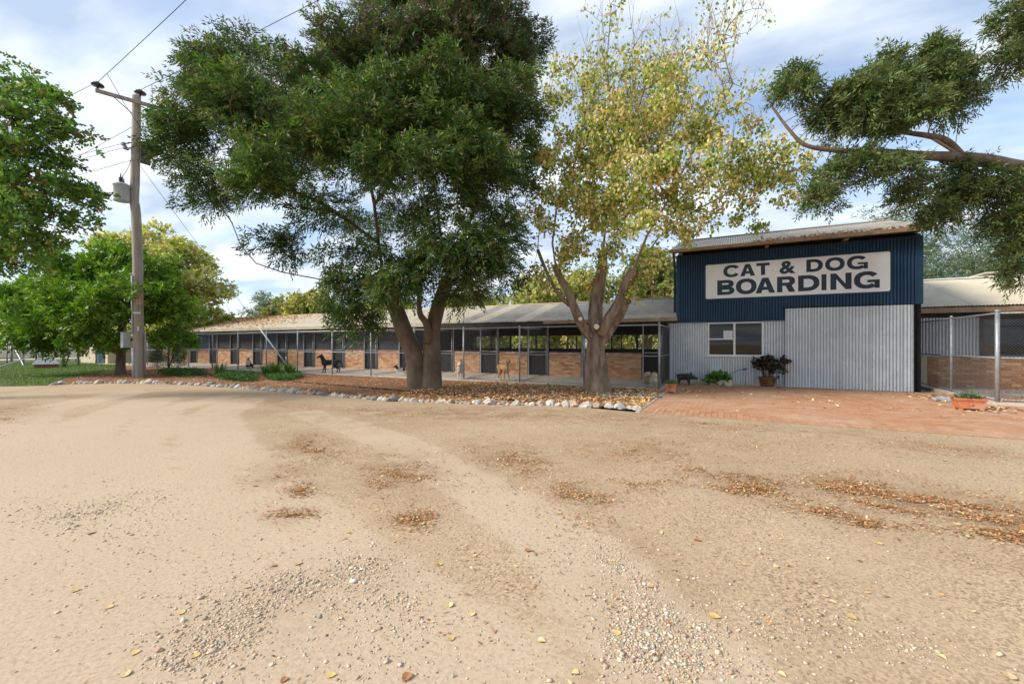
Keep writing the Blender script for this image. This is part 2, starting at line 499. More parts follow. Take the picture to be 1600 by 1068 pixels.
# ------------------------------------------------------------------ the ground, drive, lawn, bed
def sheet(name, pts, z, m, label=None, grid=None):
    me = bpy.data.meshes.new(name)
    me.from_pydata([(p[0], p[1], z) for p in pts], [], [tuple(range(len(pts)))])
    me.update()
    o = put(name, me, m)
    o['kind'] = 'structure'
    return o
def ground_mat():
    m, nt, b = newmat('pale_gravel_drive')
    tc = node(nt, 'ShaderNodeTexCoord')
    v = tc.outputs['Object']
    def nz(scale, detail=5, rough=0.6, dist=0.0):
        n = node(nt, 'ShaderNodeTexNoise', Scale=scale, Detail=float(detail), Roughness=rough, Distortion=dist)
        link(nt, v, n.inputs['Vector']); return n.outputs['Fac']
    at = node(nt, 'ShaderNodeAttribute'); at.attribute_name = 'Soil'
    sp = node(nt, 'ShaderNodeSeparateColor'); link(nt, at.outputs['Color'], sp.inputs[0])
    track, stain = sp.outputs[0], sp.outputs[1]
    base = ramp(nt, nz(0.35, 4), [(0.3, (0.435, 0.315, 0.20)), (0.7, (0.505, 0.38, 0.25))]).outputs[0]
    damp = ramp(nt, nz(0.22, 6, 0.65, 0.6), [(0.50, (0, 0, 0)), (0.72, (1, 1, 1))]).outputs[0]
    base = mixc(nt, damp, base, (0.37, 0.26, 0.165))
    grey = ramp(nt, nz(0.16, 5, 0.6), [(0.52, (0, 0, 0)), (0.68, (1, 1, 1))]).outputs[0]
    base = mixc(nt, grey, base, (0.49, 0.38, 0.25))
    # fine grit: small stones of several greys and tans
    vo = node(nt, 'ShaderNodeTexVoronoi', Scale=75.0); link(nt, v, vo.inputs['Vector'])
    grit = ramp(nt, vo.outputs['Color'], [(0.25, (0.62, 0.60, 0.58)), (0.5, (1.0, 1.0, 1.0)), (0.8, (1.22, 1.2, 1.16))]).outputs[0]
    patch = ramp(nt, nz(0.9, 6, 0.7), [(0.40, (0.30, 0.30, 0.30)), (0.62, (1, 1, 1))]).outputs[0]
    mt = node(nt, 'ShaderNodeMath', operation='MULTIPLY'); link(nt, patch, mt.inputs[0])
    inv = node(nt, 'ShaderNodeMath', operation='SUBTRACT'); inv.inputs[0].default_value = 1.0; link(nt, track, inv.inputs[1])
    link(nt, inv.outputs[0], mt.inputs[1])
    base = mixc(nt, mt.outputs[0], base, mixc(nt, 1.0, base, grit, 'MULTIPLY'))
    tn = node(nt, 'ShaderNodeMath', operation='MULTIPLY'); tn.inputs[1].default_value = 1.1; link(nt, nz(1.6, 8, 0.75), tn.inputs[0])
    ta = node(nt, 'ShaderNodeMath', operation='ADD'); link(nt, tn.outputs[0], ta.inputs[0]); link(nt, track, ta.inputs[1])
    tk = ramp(nt, ta.outputs[0], [(0.78, (0, 0, 0)), (1.0, (0.35, 0.35, 0.35))])
    tk.color_ramp.elements.new(0.9).color = (0.25, 0.25, 0.25, 1)
    tsc = node(nt, 'ShaderNodeMath', operation='MULTIPLY'); tsc.inputs[1].default_value = 2.2; tsc.use_clamp = True
    link(nt, tk.outputs[0], tsc.inputs[0])
    base = mixc(nt, tsc.outputs[0], base, (0.535, 0.415, 0.29))
    sn = ramp(nt, nz(2.5, 6, 0.75), [(0.36, (0, 0, 0)), (0.60, (1, 1, 1))]).outputs[0]
    sm = node(nt, 'ShaderNodeMath', operation='MULTIPLY'); link(nt, stain, sm.inputs[0]); link(nt, sn, sm.inputs[1])
    base = mixc(nt, sm.outputs[0], base, (0.27, 0.165, 0.09))
    fine = ramp(nt, nz(38, 6, 0.75), [(0.28, (0.62, 0.59, 0.56)), (0.5, (0.97, 0.97, 0.97)), (0.8, (1.12, 1.12, 1.12))]).outputs[0]
    base = mixc(nt, 1.0, base, fine, 'MULTIPLY')
    link(nt, base, b.inputs['Base Color'])
    b.inputs['Roughness'].default_value = 0.95
    b.inputs['Specular IOR Level'].default_value = 0.15
    b1 = node(nt, 'ShaderNodeBump', Strength=0.35, Distance=0.012)
    link(nt, nz(48, 8, 0.8), b1.inputs['Height'])
    b2 = node(nt, 'ShaderNodeBump', Strength=0.35, Distance=0.03)
    link(nt, nz(3.2, 8, 0.72), b2.inputs['Height']); link(nt, b1.outputs[0], b2.inputs['Normal'])
    link(nt, b2.outputs[0], b.inputs['Normal'])
    return m
M['ground'] = ground_mat()
M['mulch'] = mat('mulch', (0.28, 0.13, 0.055), (0.12, 0.055, 0.026), 9, 0.95, bump=1.0, bscale=30, dirt=(0.30, 0.17, 0.085), dscale=1.0, dlo=0.5, dhi=0.7)
M['lawn'] = mat('lawn_soil', (0.085, 0.12, 0.025), (0.05, 0.085, 0.016), 1.5, 0.95, bump=0.8, bscale=60, dirt=(0.14, 0.13, 0.04), dscale=0.5, dlo=0.5, dhi=0.75)
M['paddock'] = mat('paddock', (0.16, 0.19, 0.055), (0.10, 0.14, 0.035), 0.6, 0.95, bump=0.6, bscale=20, dirt=(0.42, 0.36, 0.22), dscale=0.15, dlo=0.45, dhi=0.7)
M['bank'] = mat('dry_bank', (0.44, 0.36, 0.26), (0.30, 0.25, 0.17), 0.8, 0.95, bump=0.8, bscale=6)
M['road'] = mat('pale_road', (0.62, 0.56, 0.46), (0.52, 0.46, 0.38), 0.7, 0.95)

def ground_sheet():
    gx = [-900, -300, -120, -60, -40] + list(np.arange(-30, 10.01, 0.2)) + [16, 40, 120, 900]
    gy = [-900, -120, -20] + list(np.arange(-2, 15.01, 0.2)) + [18, 26, 60, 300, 900]
    X, Y = np.meshgrid(gx, gy)
    nx, ny = len(gx), len(gy)
    p = np.stack([X.ravel(), Y.ravel()], 1)
    tr = np.zeros(len(p))
    for path, wd in (([(700, 1068), (520, 900), (400, 780), (340, 700), (330, 650), (380, 625)], 0.55), ([(250, 1068), (170, 930), (110, 820), (90, 740), (120, 670), (240, 624)], 0.6), ([(0, 960), (-60, 800), (-40, 700), (60, 640), (200, 614)], 0.55), ([(1100, 1068), (900, 860), (760, 770), (620, 690), (480, 645)], 0.4), ([(420, 1068), (300, 900), (230, 790), (210, 700), (260, 640), (360, 618)], 0.35)):
        g = [np.array(G(x, y))[:2] for x, y in path]
        d = np.full(len(p), 9.0)
        for a, b in zip(g[:-1], g[1:]):
            t = np.clip(((p - a) @ (b - a)) / ((b - a) @ (b - a)), 0, 1)
            d = np.minimum(d, np.linalg.norm(p - (a + t[:, None] * (b - a)), axis=1))
        tr = np.maximum(tr, np.clip(1.25 - d / wd, 0, 1))
    st = np.zeros(len(p))
    dd = (p[:, 0] * -SY + p[:, 1] * CY)
    ok = dd > 0.8
    xx = np.where(ok, HX + F_PX * (p[:, 0] * CY + p[:, 1] * SY) / np.maximum(dd, 0.8), -1e5)
    yy = np.where(ok, HY + F_PX * CAM_H / np.maximum(dd, 0.8), -1e5)
    for x, y, rx, ry, a, w in STAIN:
        ca, sa = math.cos(R(a)), math.sin(R(a))
        u = ((xx - x) * ca + (yy - y) * sa) / (rx * 1.25); v = (-(xx - x) * sa + (yy - y) * ca) / (ry * 1.35)
        st = np.maximum(st, w * np.exp(-(u * u + v * v)))
    i = np.arange(nx * ny).reshape(ny, nx)
    q = np.stack([i[:-1, :-1], i[:-1, 1:], i[1:, 1:], i[1:, :-1]], -1).reshape(-1, 4)
    me = bpy.data.meshes.new('ground')
    me.from_pydata([(a, b, 0.0) for a, b in p], [], [tuple(k) for k in q.tolist()])
    at = me.color_attributes.new('Soil', 'FLOAT_COLOR', 'POINT')
    c4 = np.stack([tr, st, np.zeros(len(p)), np.ones(len(p))], 1).astype(np.float32)
    at.data.foreach_set('color', c4.ravel())
    me.update()
    o = put('ground', me, M['ground']); o['kind'] = 'structure'
STAIN = [(485, 695, 50, 20, 0, .8), (620, 740, 60, 30, 0, .8), (800, 716, 65, 20, 8, .8), (440, 745, 60, 24, 0, .6), (455, 805, 40, 12, 0, .5), (650, 812, 36, 14, 0, .7), (905, 775, 50, 18, 12, .7), (1000, 705, 110, 20, 0, .6), (1180, 762, 85, 18, 10, .9), (1340, 765, 80, 20, 6, .9), (1450, 785, 150, 18, 9, .9), (1570, 815, 70, 26, 14, .9), (1340, 812, 80, 10, 10, .8), (750, 646, 280, 11, 0, .75), (420, 628, 130, 7, 8, .5), (1230, 672, 240, 8, 4, .6), (1480, 700, 130, 10, 5, .6), (20, 645, 50, 10, -6, .7), (560, 655, 140, 16, 0, .45), (1050, 690, 300, 24, 0, .35), (560, 900, 90, 30, -10, .35), (1020, 950, 90, 60, 40, .35), (420, 960, 120, 40, -15, .35)]
ground_sheet()
# rock line that edges the bed, measured along its foot
ROCK_PX = [(1003, 641), (930, 636.5), (860, 633), (780, 632), (700, 630), (620, 627), (560, 622.5), (500, 617), (430, 611), (380, 607), (330, 603.5), (280, 600.5), (230, 599), (190, 598.5), (140, 599), (95, 600), (76, 602)]
ROCKLINE = [G(x, y) for x, y in ROCK_PX]
SLAB_Y, WALL_Y = 14.55, 17.8
bed = [(p.x, p.y + 0.05) for p in ROCKLINE] + [tuple(G(100, 592)[:2]), tuple(G(150, 584)[:2]), (-34, 13.2), (-38, SLAB_Y + 0.1), (-1.95, SLAB_Y + 0.1), (-1.86, 9.7)]
sheet('garden_bed', bed, 0.012, M['mulch'])
lawn_edge = [G(-260, 606), G(0, 603.5), G(40, 603), G(74, 602), G(100, 592), G(150, 584)]
lawn = [(p.x, p.y) for p in lawn_edge] + [(-34, 13.2), (-38, 14.6), (-40, 27), (-75, 27), (-75, -2)]
sheet('lawn', lawn, 0.008, M['lawn'])
sheet('paddock', [(-300, 27.5), (160, 27.5), (160, 300), (-300, 300)], 0.006, M['paddock'])
sheet('far_road', [(-56, -10), (-60, -10), (-66, 40), (-62, 40)], 0.014, M['road'])
# dry earth bank beyond the far road
bk = MB()
bpts = [(-62, -30), (-66, 5), (-70, 40), (-90, 90)]
prof = [(0, 0.0), (1.2, 0.7), (3.0, 1.5), (6, 1.9), (14, 1.9), (22, -0.2)]
for i, (x, y) in enumerate(bpts):
    for dx, z in prof:
        bk.v.append((x - dx, y + 0.2 * dx, z + 0.15 * math.sin(i * 2.1 + dx)))
for i in range(len(bpts) - 1):
    for j in range(len(prof) - 1):
        a = i * len(prof) + j
        bk.f.append((a, a + 1, a + 1 + len(prof), a + len(prof)))
solo('bank', bk, M['bank'], Vector((0, 0, 0)), kind='structure', smooth=True)

# ------------------------------------------------------------------ brickwork
BRICK_COLS = [(0.55, 0.30, 0.155), (0.60, 0.37, 0.215), (0.51, 0.255, 0.125), (0.62, 0.42, 0.26), (0.57, 0.33, 0.18), (0.44, 0.20, 0.095)]
def brick_meshes(w, d, h, cols, nm, b=0.006):
    out = []
    for i, c in enumerate(cols):
        mb = MB().bbox(-w / 2, w / 2, -d / 2, d / 2, 0, h, b, c)
        me = mb.mesh(nm)
        me.materials.append(M['brick'] if nm == 'brick' else M['paver'])
        out.append(me)
    return out
BRICKS = brick_meshes(0.232, 0.10, 0.076, BRICK_COLS, 'brick')
HALF = brick_meshes(0.112, 0.10, 0.076, BRICK_COLS, 'brick')
def brick_panel(x0, x1, yf, z0, z1, parent, single, rowcol=None):
    """stretcher bond; front face at yf. single=True makes each brick its own object under the mortar core"""
    core = part('brick_panel', MB().box(x0 + 0.012, x1 - 0.012, yf + 0.012, yf + 0.098, z0, z1 - 0.012), M['mortar'], parent)
    mb = MB()
    nrow = int(round((z1 - z0) / 0.086))
    hh = (z1 - z0) / nrow
    for r in range(nrow):
        x = x0
        first = True
        while x < x1 - 0.03:
            full = 0.242
            w = full / 2 if (first and r % 2) else min(full, x1 - x)
            first = False
            half = w < 0.2
            if x1 - x < 0.06: break
            ci = random.randrange(6)
            if rowcol and random.random() < 0.7: ci = rowcol(r, nrow)
            jx, jy = random.uniform(-.001, .001), random.uniform(-.004, .004)
            if single and abs(w - (0.121 if half else full)) < 0.03:
                o = put('brick', (HALF if half else BRICKS)[ci], None, core, (x + w / 2 + jx, yf + 0.05 + jy, z0 + r * hh + 0.005))
            else:
                mb.bbox(x + 0.005, x + w - 0.005, yf + jy, yf + 0.1 + jy, z0 + r * hh + 0.005, z0 + r * hh + 0.081, 0.006, BRICK_COLS[ci])
            x += w
    if mb.v:
        o = part('brickwork', mb, M['brick'], core)
        o['kind'] = 'stuff'

# ------------------------------------------------------------------ long kennel building
KX0, KX1 = -42.4, -2.2
PITCH = 2.53
kennel = thing('kennel_building', (-22, WALL_Y, 0), 'long low brick kennel building with cream and grey corrugated roof', 'building')
def slabtop(y): return 0.035 + 0.065 * (y - SLAB_Y) / (WALL_Y - SLAB_Y)
sl = MB()
xs = [KX0] + [KX0 + 2.5 * i for i in range(1, 17) if KX0 + 2.5 * i < -2.6] + [-2.0]
for x in xs:
    sl.v += [(x, SLAB_Y, -0.02), (x, SLAB_Y, slabtop(SLAB_Y)), (x, 18.2, slabtop(18.2)), (x, 25.2, 0.11), (x, 25.2, -0.02)]
for i in range(len(xs) - 1):
    for j in range(4):
        a = i * 5 + j
        sl.f.append((a, a + 1, a + 6, a + 5))
n5 = (len(xs) - 1) * 5
sl.f += [(4, 3, 2, 1, 0), (n5, n5 + 1, n5 + 2, n5 + 3, n5 + 4)]
part('floor_slab', sl, M['concrete'], kennel)
NB = 16
for k in range(NB):
    xr = -3.25 - PITCH * k
    xl = xr - 1.47
    if xl < KX0: break
    brick_panel(xl, xr, WALL_Y, 0.09, 1.14, kennel, k < 3)
    # sill and the opening above the bricks
    part('sill', MB().box(xl, xr, WALL_Y - 0.012, WALL_Y + 0.14, 1.142, 1.19 if k < 5 else 1.165), M['black'] if k < 5 else M['gutter'], kennel)
    if k >= 5:
        mm = M['screen_blue'] if k in (9, 12) else M['screen']
        part('screen', MB().box(xl, xr, WALL_Y + 0.05, WALL_Y + 0.07, 1.17, 2.25), mm, kennel)
    # door bay to the right of each panel
    dl, dr = xr + 0.03, xr + PITCH - 1.47 - 0.03
    g = part('gate', MB().box(dl + 0.05, dr - 0.05, WALL_Y + 0.06, WALL_Y + 0.085, 0.13, 1.12), M['black'], kennel)
    fr_ = MB()
    for xx in (dl, dr - 0.05):
        fr_.box(xx, xx + 0.05, WALL_Y - 0.03, WALL_Y + 0.02, 0.09, 2.3)
    fr_.box(dl + 0.05, dr - 0.05, WALL_Y + 0.02, WALL_Y + 0.05, 1.125, 1.165)
    part('gate_frame', fr_, M['galv'], g)
    if k >= 5:
        part('gate_screen', MB().box(dl + 0.05, dr - 0.05, WALL_Y + 0.075, WALL_Y + 0.09, 1.17, 2.25), M['screen'], g)
# header beam, inner partitions, back wall
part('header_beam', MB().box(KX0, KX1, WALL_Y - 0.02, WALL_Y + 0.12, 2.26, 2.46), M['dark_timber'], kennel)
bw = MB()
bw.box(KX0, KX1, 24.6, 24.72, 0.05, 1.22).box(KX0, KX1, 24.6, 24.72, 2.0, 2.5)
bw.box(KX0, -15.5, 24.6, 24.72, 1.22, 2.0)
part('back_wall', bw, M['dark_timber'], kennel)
x = -15.4
i = 0
while x < KX1 - 0.2:
    part('mullion', MB().box(x, x + (0.09 if i % 3 == 0 else 0.05), 24.61, 24.71, 1.22, 2.0), M['dark_timber'], kennel)
    x += (1.25, 0.55, 0.85)[i % 3]
    i += 1
for k in range(0, NB, 2):
    xp = -3.25 - PITCH * k + 0.03
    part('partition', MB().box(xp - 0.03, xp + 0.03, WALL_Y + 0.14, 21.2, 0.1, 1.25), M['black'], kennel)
part('end_wall', MB().box(KX0, KX0 + 0.1, WALL_Y + 0.13, 24.58, 0.1, 2.4), M['beige_wall'], kennel)
part('end_wall', MB().box(KX1 - 0.1, KX1, WALL_Y + 0.13, 24.58, 0.1, 2.4), M['dark_timber'], kennel)
# roof: every sheet a part
EY, EZ, RY, RZ = 17.15, 2.47, 21.5, 3.64
sl_len = math.hypot(RY - EY, RZ - EZ)
w_dir = Vector((0, RY - EY, RZ - EZ)).normalized()
n_dir = Vector((0, -(RZ - EZ), RY - EY)).normalized()
def roof_sheet_mesh(nm, m, length, width=0.77):
    mb = MB().corr((0, 0, 0), (1, 0, 0), w_dir, n_dir, width, length, amp=0.018)
    me = mb.mesh(nm, smooth=True); me.materials.append(m); return me
rs = {'g': roof_sheet_mesh('roof_sheet', M['roof_grey'], sl_len), 'c': roof_sheet_mesh('roof_sheet', M['roof_cream'], sl_len)}
nsh = int((KX1 + 0.35 - KX0 + 0.3) / 0.76)
for i in range(nsh):
    x = KX1 + 0.32 - 0.765 * (i + 1)
    o = put('roof_sheet', rs['g' if (i < 8 or i in (9, 10, 12)) else 'c'], None, kennel, (x, EY, EZ + 0.004 * (i % 2)))
    o.rotation_euler.x = random.uniform(-0.0015, 0.0015)
back = MB().corr((KX0 - 0.3, RY, RZ), (1, 0, 0), Vector((0, RY - EY, -(RZ - EZ))), Vector((0, RZ - EZ, RY - EY)), KX1 + 0.35 - KX0 + 0.25, sl_len, seg=3)
part('back_roof', back, M['roof_cream'], kennel)
rc = MB()
for s in (-1, 1):
    rc.box(KX0 - 0.3, KX1 + 0.3, RY - 0.14 if s < 0 else RY + 0.004, RY - 0.004 if s < 0 else RY + 0.14, RZ - 0.005, RZ + 0.035)
part('ridge_cap', rc, M['roof_cream'], kennel)
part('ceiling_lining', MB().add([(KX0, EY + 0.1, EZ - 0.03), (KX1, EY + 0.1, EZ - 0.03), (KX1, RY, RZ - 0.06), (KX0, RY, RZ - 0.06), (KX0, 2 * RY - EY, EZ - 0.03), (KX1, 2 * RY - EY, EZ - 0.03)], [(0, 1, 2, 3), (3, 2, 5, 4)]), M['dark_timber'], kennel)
def gutter(x0, x1, m, parent, y=EY, z=EZ):
    g = MB()
    pr = [(0.0, 0.02), (0.0, -0.085), (-0.10, -0.095), (-0.115, 0.0), (-0.125, 0.0), (-0.11, -0.108), (0.012, -0.098), (0.012, 0.02)]
    g.v += [(xx, y - 0.03 + a, z - 0.012 + b_) for xx in (x0, x1) for a, b_ in pr]
    n = len(pr)
    g.f += [(i, (i + 1) % n, n + (i + 1) % n, n + i) for i in range(n)] + [tuple(range(n - 1, -1, -1)), tuple(range(n, 2 * n))]
    return part('gutter', g, m, parent)
gutter(-7.2, KX1 + 0.36, M['gutter'], kennel)
gutter(KX0 - 0.3, -13.0, M['gutter_cream'], kennel)
part('fascia', MB().box(KX0, KX1 + 0.3, EY + 0.012, EY + 0.04, EZ - 0.19, EZ - 0.03), M['dark_timber'], kennel)
for i in range(8):
    part('rafter_end', MB().box(-4.0 - i * 2.53, -3.92 - i * 2.53, EY + 0.05, WALL_Y - 0.03, EZ - 0.15, EZ - 0.04), M['dark_timber'], kennel)

# ------------------------------------------------------------------ chain-link
def chain(a, b, z0, z1, sp=0.075, r=0.0019):
    """woven wire: two families of crossing diagonals clipped to the panel"""
    a, b = Vector(a), Vector(b)
    L = (b - a).length
    u = (b - a) / L
    nrm = Vector((-u.y, u.x, 0))
    H = z1 - z0
    mb = MB()
    def wire(u0, v0, u1, v1, off):
        p = a + u * u0 + Vector((0, 0, z0 + v0)) + nrm * off
        q = a + u * u1 + Vector((0, 0, z0 + v1)) + nrm * off
        t = (q - p).normalized()
        s = t.cross(nrm)
        vs = []
        for e in (p, q):
            vs += [e + nrm * r, e - nrm * r * 0.5 + s * r * 0.87, e - nrm * r * 0.5 - s * r * 0.87]
        mb.add(vs, [(0, 1, 4, 3), (1, 2, 5, 4), (2, 0, 3, 5)])
    c = -H
    while c < L:
        u0, u1 = max(0, c), min(L, c + H)
        if u1 - u0 > 0.01: wire(u0, u0 - c, u1, u1 - c, r)
        c += sp
    c = 0.0
    while c < L + H:
        u0, u1 = max(0, c - H), min(L, c)
        if u1 - u0 > 0.01: wire(u0, c - u0, u1, c - u1, -r)
        c += sp
    return mb
FY = 14.7
FX = [-2.13 - PITCH * k for k in range(15)]
FT = 2.12
fence = thing('chain_link_fence', (-20, FY, 0), 'long chain link fence with galvanised posts in front of the kennels', 'fence')
for k, x in enumerate(FX):
    zt = FT + (0.04 if k else 0.06)
    p_ = part('post', MB().tube([(x, FY, 0.0), (x, FY, zt)], 0.03 if k else 0.036, 10), M['galv'], fence, True)
    part('post_cap', MB().lathe((x, FY, zt), [(0.036, -0.012), (0.036, 0.01), (0.02, 0.03), (0.004, 0.036)], 10), M['galv'], p_, True)
part('top_rail', MB().tube([(FX[-1], FY, FT), (FX[0], FY, FT)], 0.024, 8), M['galv'], fence, True)
part('middle_rail', MB().tube([(FX[-1], FY, 1.10), (FX[0], FY, 1.10)], 0.018, 8), M['galv'], fence, True)
part('bottom_wire', MB().tube([(FX[-1], FY, 0.10), (FX[0], FY, 0.10)], 0.006, 5), M['wire'], fence)
for k in range(len(FX) - 1):
    part('wire_mesh', chain((FX[k + 1], FY - 0.03, 0), (FX[k], FY - 0.03, 0), 0.06, FT, 0.075 if k < 6 else 0.10, 0.0016 if k < 6 else 0.0020), M['wire'], fence)
# side return at the shed end, hung with shade cloth
part('wire_mesh', chain((FX[0], FY, 0), (FX[0], 17.4, 0), 0.06, FT), M['wire'], fence)
part('top_rail', MB().tube([(FX[0], FY, FT), (FX[0], 17.4, FT)], 0.022, 8), M['galv'], fence, True)
part('middle_rail', MB().tube([(FX[0], FY, 1.1), (FX[0], 17.4, 1.1)], 0.016, 8), M['galv'], fence, True)
M['shade_cloth'] = mat('shade_cloth', (0.20, 0.18, 0.165), (0.075, 0.07, 0.065), 7, 0.95, bump=0.6, bscale=25, stretch=(1, 3, 0.25))
sc_ = MB()
ny = 24
for j in range(2):
    for i in range(ny + 1):
        yy = 15.6 + (17.4 - 15.6) * i / ny
        sc_.v.append((FX[0] - 0.05 - 0.03 * math.sin(i * 1.3) * (1 if j == 0 else 0.4), yy, 0.12 if j == 0 else 2.05))
for i in range(ny):
    sc_.f.append((i, i + 1, ny + 2 + i, ny + 1 + i))
part('shade_cloth', sc_, M['shade_cloth'], fence, True)
# dividers between the runs
DIV = ['mesh divider with pipe rails meeting the fence right behind gnarled tree trunk', 'mesh divider with pipe rails beside the tall tan dog', 'mesh divider with pipe rails beside the shaggy cream dog', 'mesh divider with pipe rails hidden behind the forked tree trunk', 'pipe rail divider ahead of the small black and white dog', 'pipe rail divider at the fence post crossing the black dog', 'pipe rail divider behind the timber tap post', 'pipe rail divider behind the white guy wire guard', 'pipe rail divider beside the sitting collie', 'pipe rail divider behind the pale strappy plant', 'pipe rail divider close to the feathery shrub']
for k in range(1, 12):
    x = FX[k] - 0.02
    ye = WALL_Y - 0.06
    xe = x - 0.15
    dv = thing('run_divider', (x, (FY + ye) / 2, 0), DIV[k - 1], 'fence', 'dividers between the dog runs')
    part('bottom_rail', MB().tube([(x, FY + 0.05, slabtop(FY) + 0.05), (xe, ye, slabtop(ye) + 0.05)], 0.016, 6), M['galv'], dv, True)
    part('middle_rail', MB().tube([(x, FY + 0.05, 1.14), (xe, ye, 1.18)], 0.014, 6), M['galv'], dv, True)
    part('top_rail', MB().tube([(x, FY + 0.05, FT - 0.02), (xe, ye, FT + 0.02)], 0.016, 6), M['galv'], dv, True)
    part('end_post', MB().tube([(xe, ye, slabtop(ye)), (xe, ye, FT + 0.03)], 0.022, 8), M['galv'], dv, True)
    if k < 5:
        part('wire_mesh', chain((x, FY + 0.06, 0), (xe, ye, 0), 0.12, FT - 0.03, 0.10, 0.0018), M['wire'], dv)

# ------------------------------------------------------------------ two-storey shed with the sign
SX0, SX1, SYF = -1.88, 5.15, 17.5
shed = thing('boarding_shed', (1.6, SYF, 0), 'tall shed clad in navy blue and silver corrugated iron under skillion roof', 'shed')
def wall_sheets(x0, x1, z0, z1, y, m, parent, nm='wall_sheet', w=0.765, off=0.0):
    x = x0
    i = 0
    while x < x1 - 0.02:
        ww = min(w, x1 - x)
        part(nm, MB().corr((x, y - 0.003 * (i % 2), z0), (1, 0, 0), (0, 0, 1), (0, -1, 0), ww, z1 - z0, amp=0.025), m, parent, True)
        x += ww; i += 1
    sc = MB()
    nr_ = max(2, int((z1 - z0) / 0.75) + 1)
    for r_ in range(nr_):
        zz = z0 + 0.10 + (z1 - z0 - 0.2) * r_ / (nr_ - 1)
        xx = x0 + 0.085
        while xx < x1 - 0.05:
            sc.box(xx - 0.007, xx + 0.007, y - 0.034, y - 0.02, zz - 0.007, zz + 0.007)
            xx += 0.085 * 3
    if sc.v:
        so = part('screws', sc, M['iron'], parent); so['kind'] = 'stuff'
WX0, WX1, WZ0, WZ1 = -0.82, 0.955, 1.06, 2.28
wall_sheets(-2.16, WX0, 0.06, 2.34, SYF, M['silver'], shed)
wall_sheets(WX0, WX1, 0.06, WZ0, SYF, M['silver'], shed)
wall_sheets(WX1, 1.62, 0.06, 2.34, SYF, M['silver'], shed)
wall_sheets(SX0, 1.62, 2.32, 4.80, SYF - 0.045, M['blue'], shed, 'blue_wall_sheet')
wall_sheets(1.62, SX1, 2.74, 4.80, SYF - 0.045, M['blue'], shed, 'blue_wall_sheet')
part('base_plate', MB().box(-2.1, 1.6, SYF - 0.042, SYF + 0.05, 0.0, 0.085), M['gutter_cream'], shed)
for x0_, x1_ in ((SX0 - 0.03, SX0 + 0.06), (SX1 - 0.12, SX1 + 0.02)):
    part('corner_flashing', MB().box(x0_, x1_, SYF - 0.08, SYF + 0.06, 2.3 if x0_ < 0 else 2.72, 4.82), M['blue'], shed)
part('lower_flashing', MB().box(SX0 + 0.06, 1.60, SYF - 0.082, SYF - 0.03, 2.296, 2.318), M['blue'], shed)
sd = MB()
sd.box(SX0, SX0 + 0.05, SYF + 0.06, 24.9, 0, 4.9).box(SX1 - 0.05, SX1, SYF + 0.06, 24.9, 0, 4.9).box(SX0 + 0.05, SX1 - 0.05, 24.85, 24.9, 0, 4.9)
part('shell_wall', sd, M['blue'], shed)
part('room_lining', MB().box(-1.8, 1.5, 20.6, 20.65, 0, 2.6).box(-1.8, -1.75, SYF + 0.1, 20.6, 0, 2.6).box(1.5, 1.55, SYF + 0.1, 20.6, 0, 2.6).box(-1.8, 1.55, SYF + 0.1, 20.65, 2.6, 2.65), M['interior'], shed)
part('room_floor', MB().box(-1.8, 5.0, SYF + 0.1, 24.8, 0.0, 0.05), M['concrete'], shed)
part('gap_shade_panel', MB().box(SX0 + 0.05, SX1 - 0.05, SYF + 0.12, SYF + 0.16, 2.7, 5.1), M['black'], shed)  # black panel stands in for the shade in the open gap under the eave
part('top_plate', MB().box(SX0, SX1, SYF - 0.02, SYF + 0.1, 4.802, 4.84), M['dark_timber'], shed)
for xx in (-1.8, 1.0, 3.2):
    part('eave_bracket', MB().box(xx, xx + 0.1, 17.15, SYF + 0.1, 4.84, 4.93), M['rust'], shed)
# window
win = part('window', MB().box(WX0, WX0 + 0.05, SYF - 0.05, SYF + 0.05, WZ0, WZ1).box(WX1 - 0.05, WX1, SYF - 0.05, SYF + 0.05, WZ0, WZ1).box(WX0 + 0.05, WX1 - 0.05, SYF - 0.047, SYF + 0.05, WZ0, WZ0 + 0.05).box(WX0 + 0.05, WX1 - 0.05, SYF - 0.047, SYF + 0.05, WZ1 - 0.045, WZ1), M['white_paint'], shed)
part('mullion', MB().box(0.02, 0.085, SYF - 0.044, SYF + 0.04, WZ0 + 0.05, WZ1 - 0.045), M['white_paint'], win)
part('transom', MB().box(WX0 + 0.05, 0.02, SYF - 0.04, SYF + 0.03, 1.655, 1.695), M['white_paint'], win)
part('sill', MB().box(WX0 - 0.03, WX1 + 0.03, SYF - 0.075, SYF - 0.052, WZ0 - 0.02, WZ0 + 0.03), M['white_paint'], win)
for x0_, x1_, z0_, z1_ in ((WX0 + 0.05, 0.02, WZ0 + 0.05, 1.655), (WX0 + 0.05, 0.02, 1.695, WZ1 - 0.045), (0.085, WX1 - 0.05, WZ0 + 0.05, WZ1 - 0.045)):
    part('pane', MB().box(x0_, x1_, SYF - 0.004, SYF + 0.002, z0_, z1_), M['glass'], win)
nt_ = MB().box(-0.30, -0.005, SYF - 0.012, SYF - 0.008, 1.70, 1.98)
notice = solo('paper_notice', nt_, M['paper'], Vector((-0.15, SYF - 0.01, 1.70)), 'pale printed paper notice stuck on the shed window', 'notice')
lt = MB()
for i in range(7):
    lt.box(-0.275, -0.04 - 0.05 * (i % 3), SYF - 0.0135, SYF - 0.0125, 1.735 + i * 0.032, 1.745 + i * 0.032)
part('print_lines', lt, M['galv'], notice)
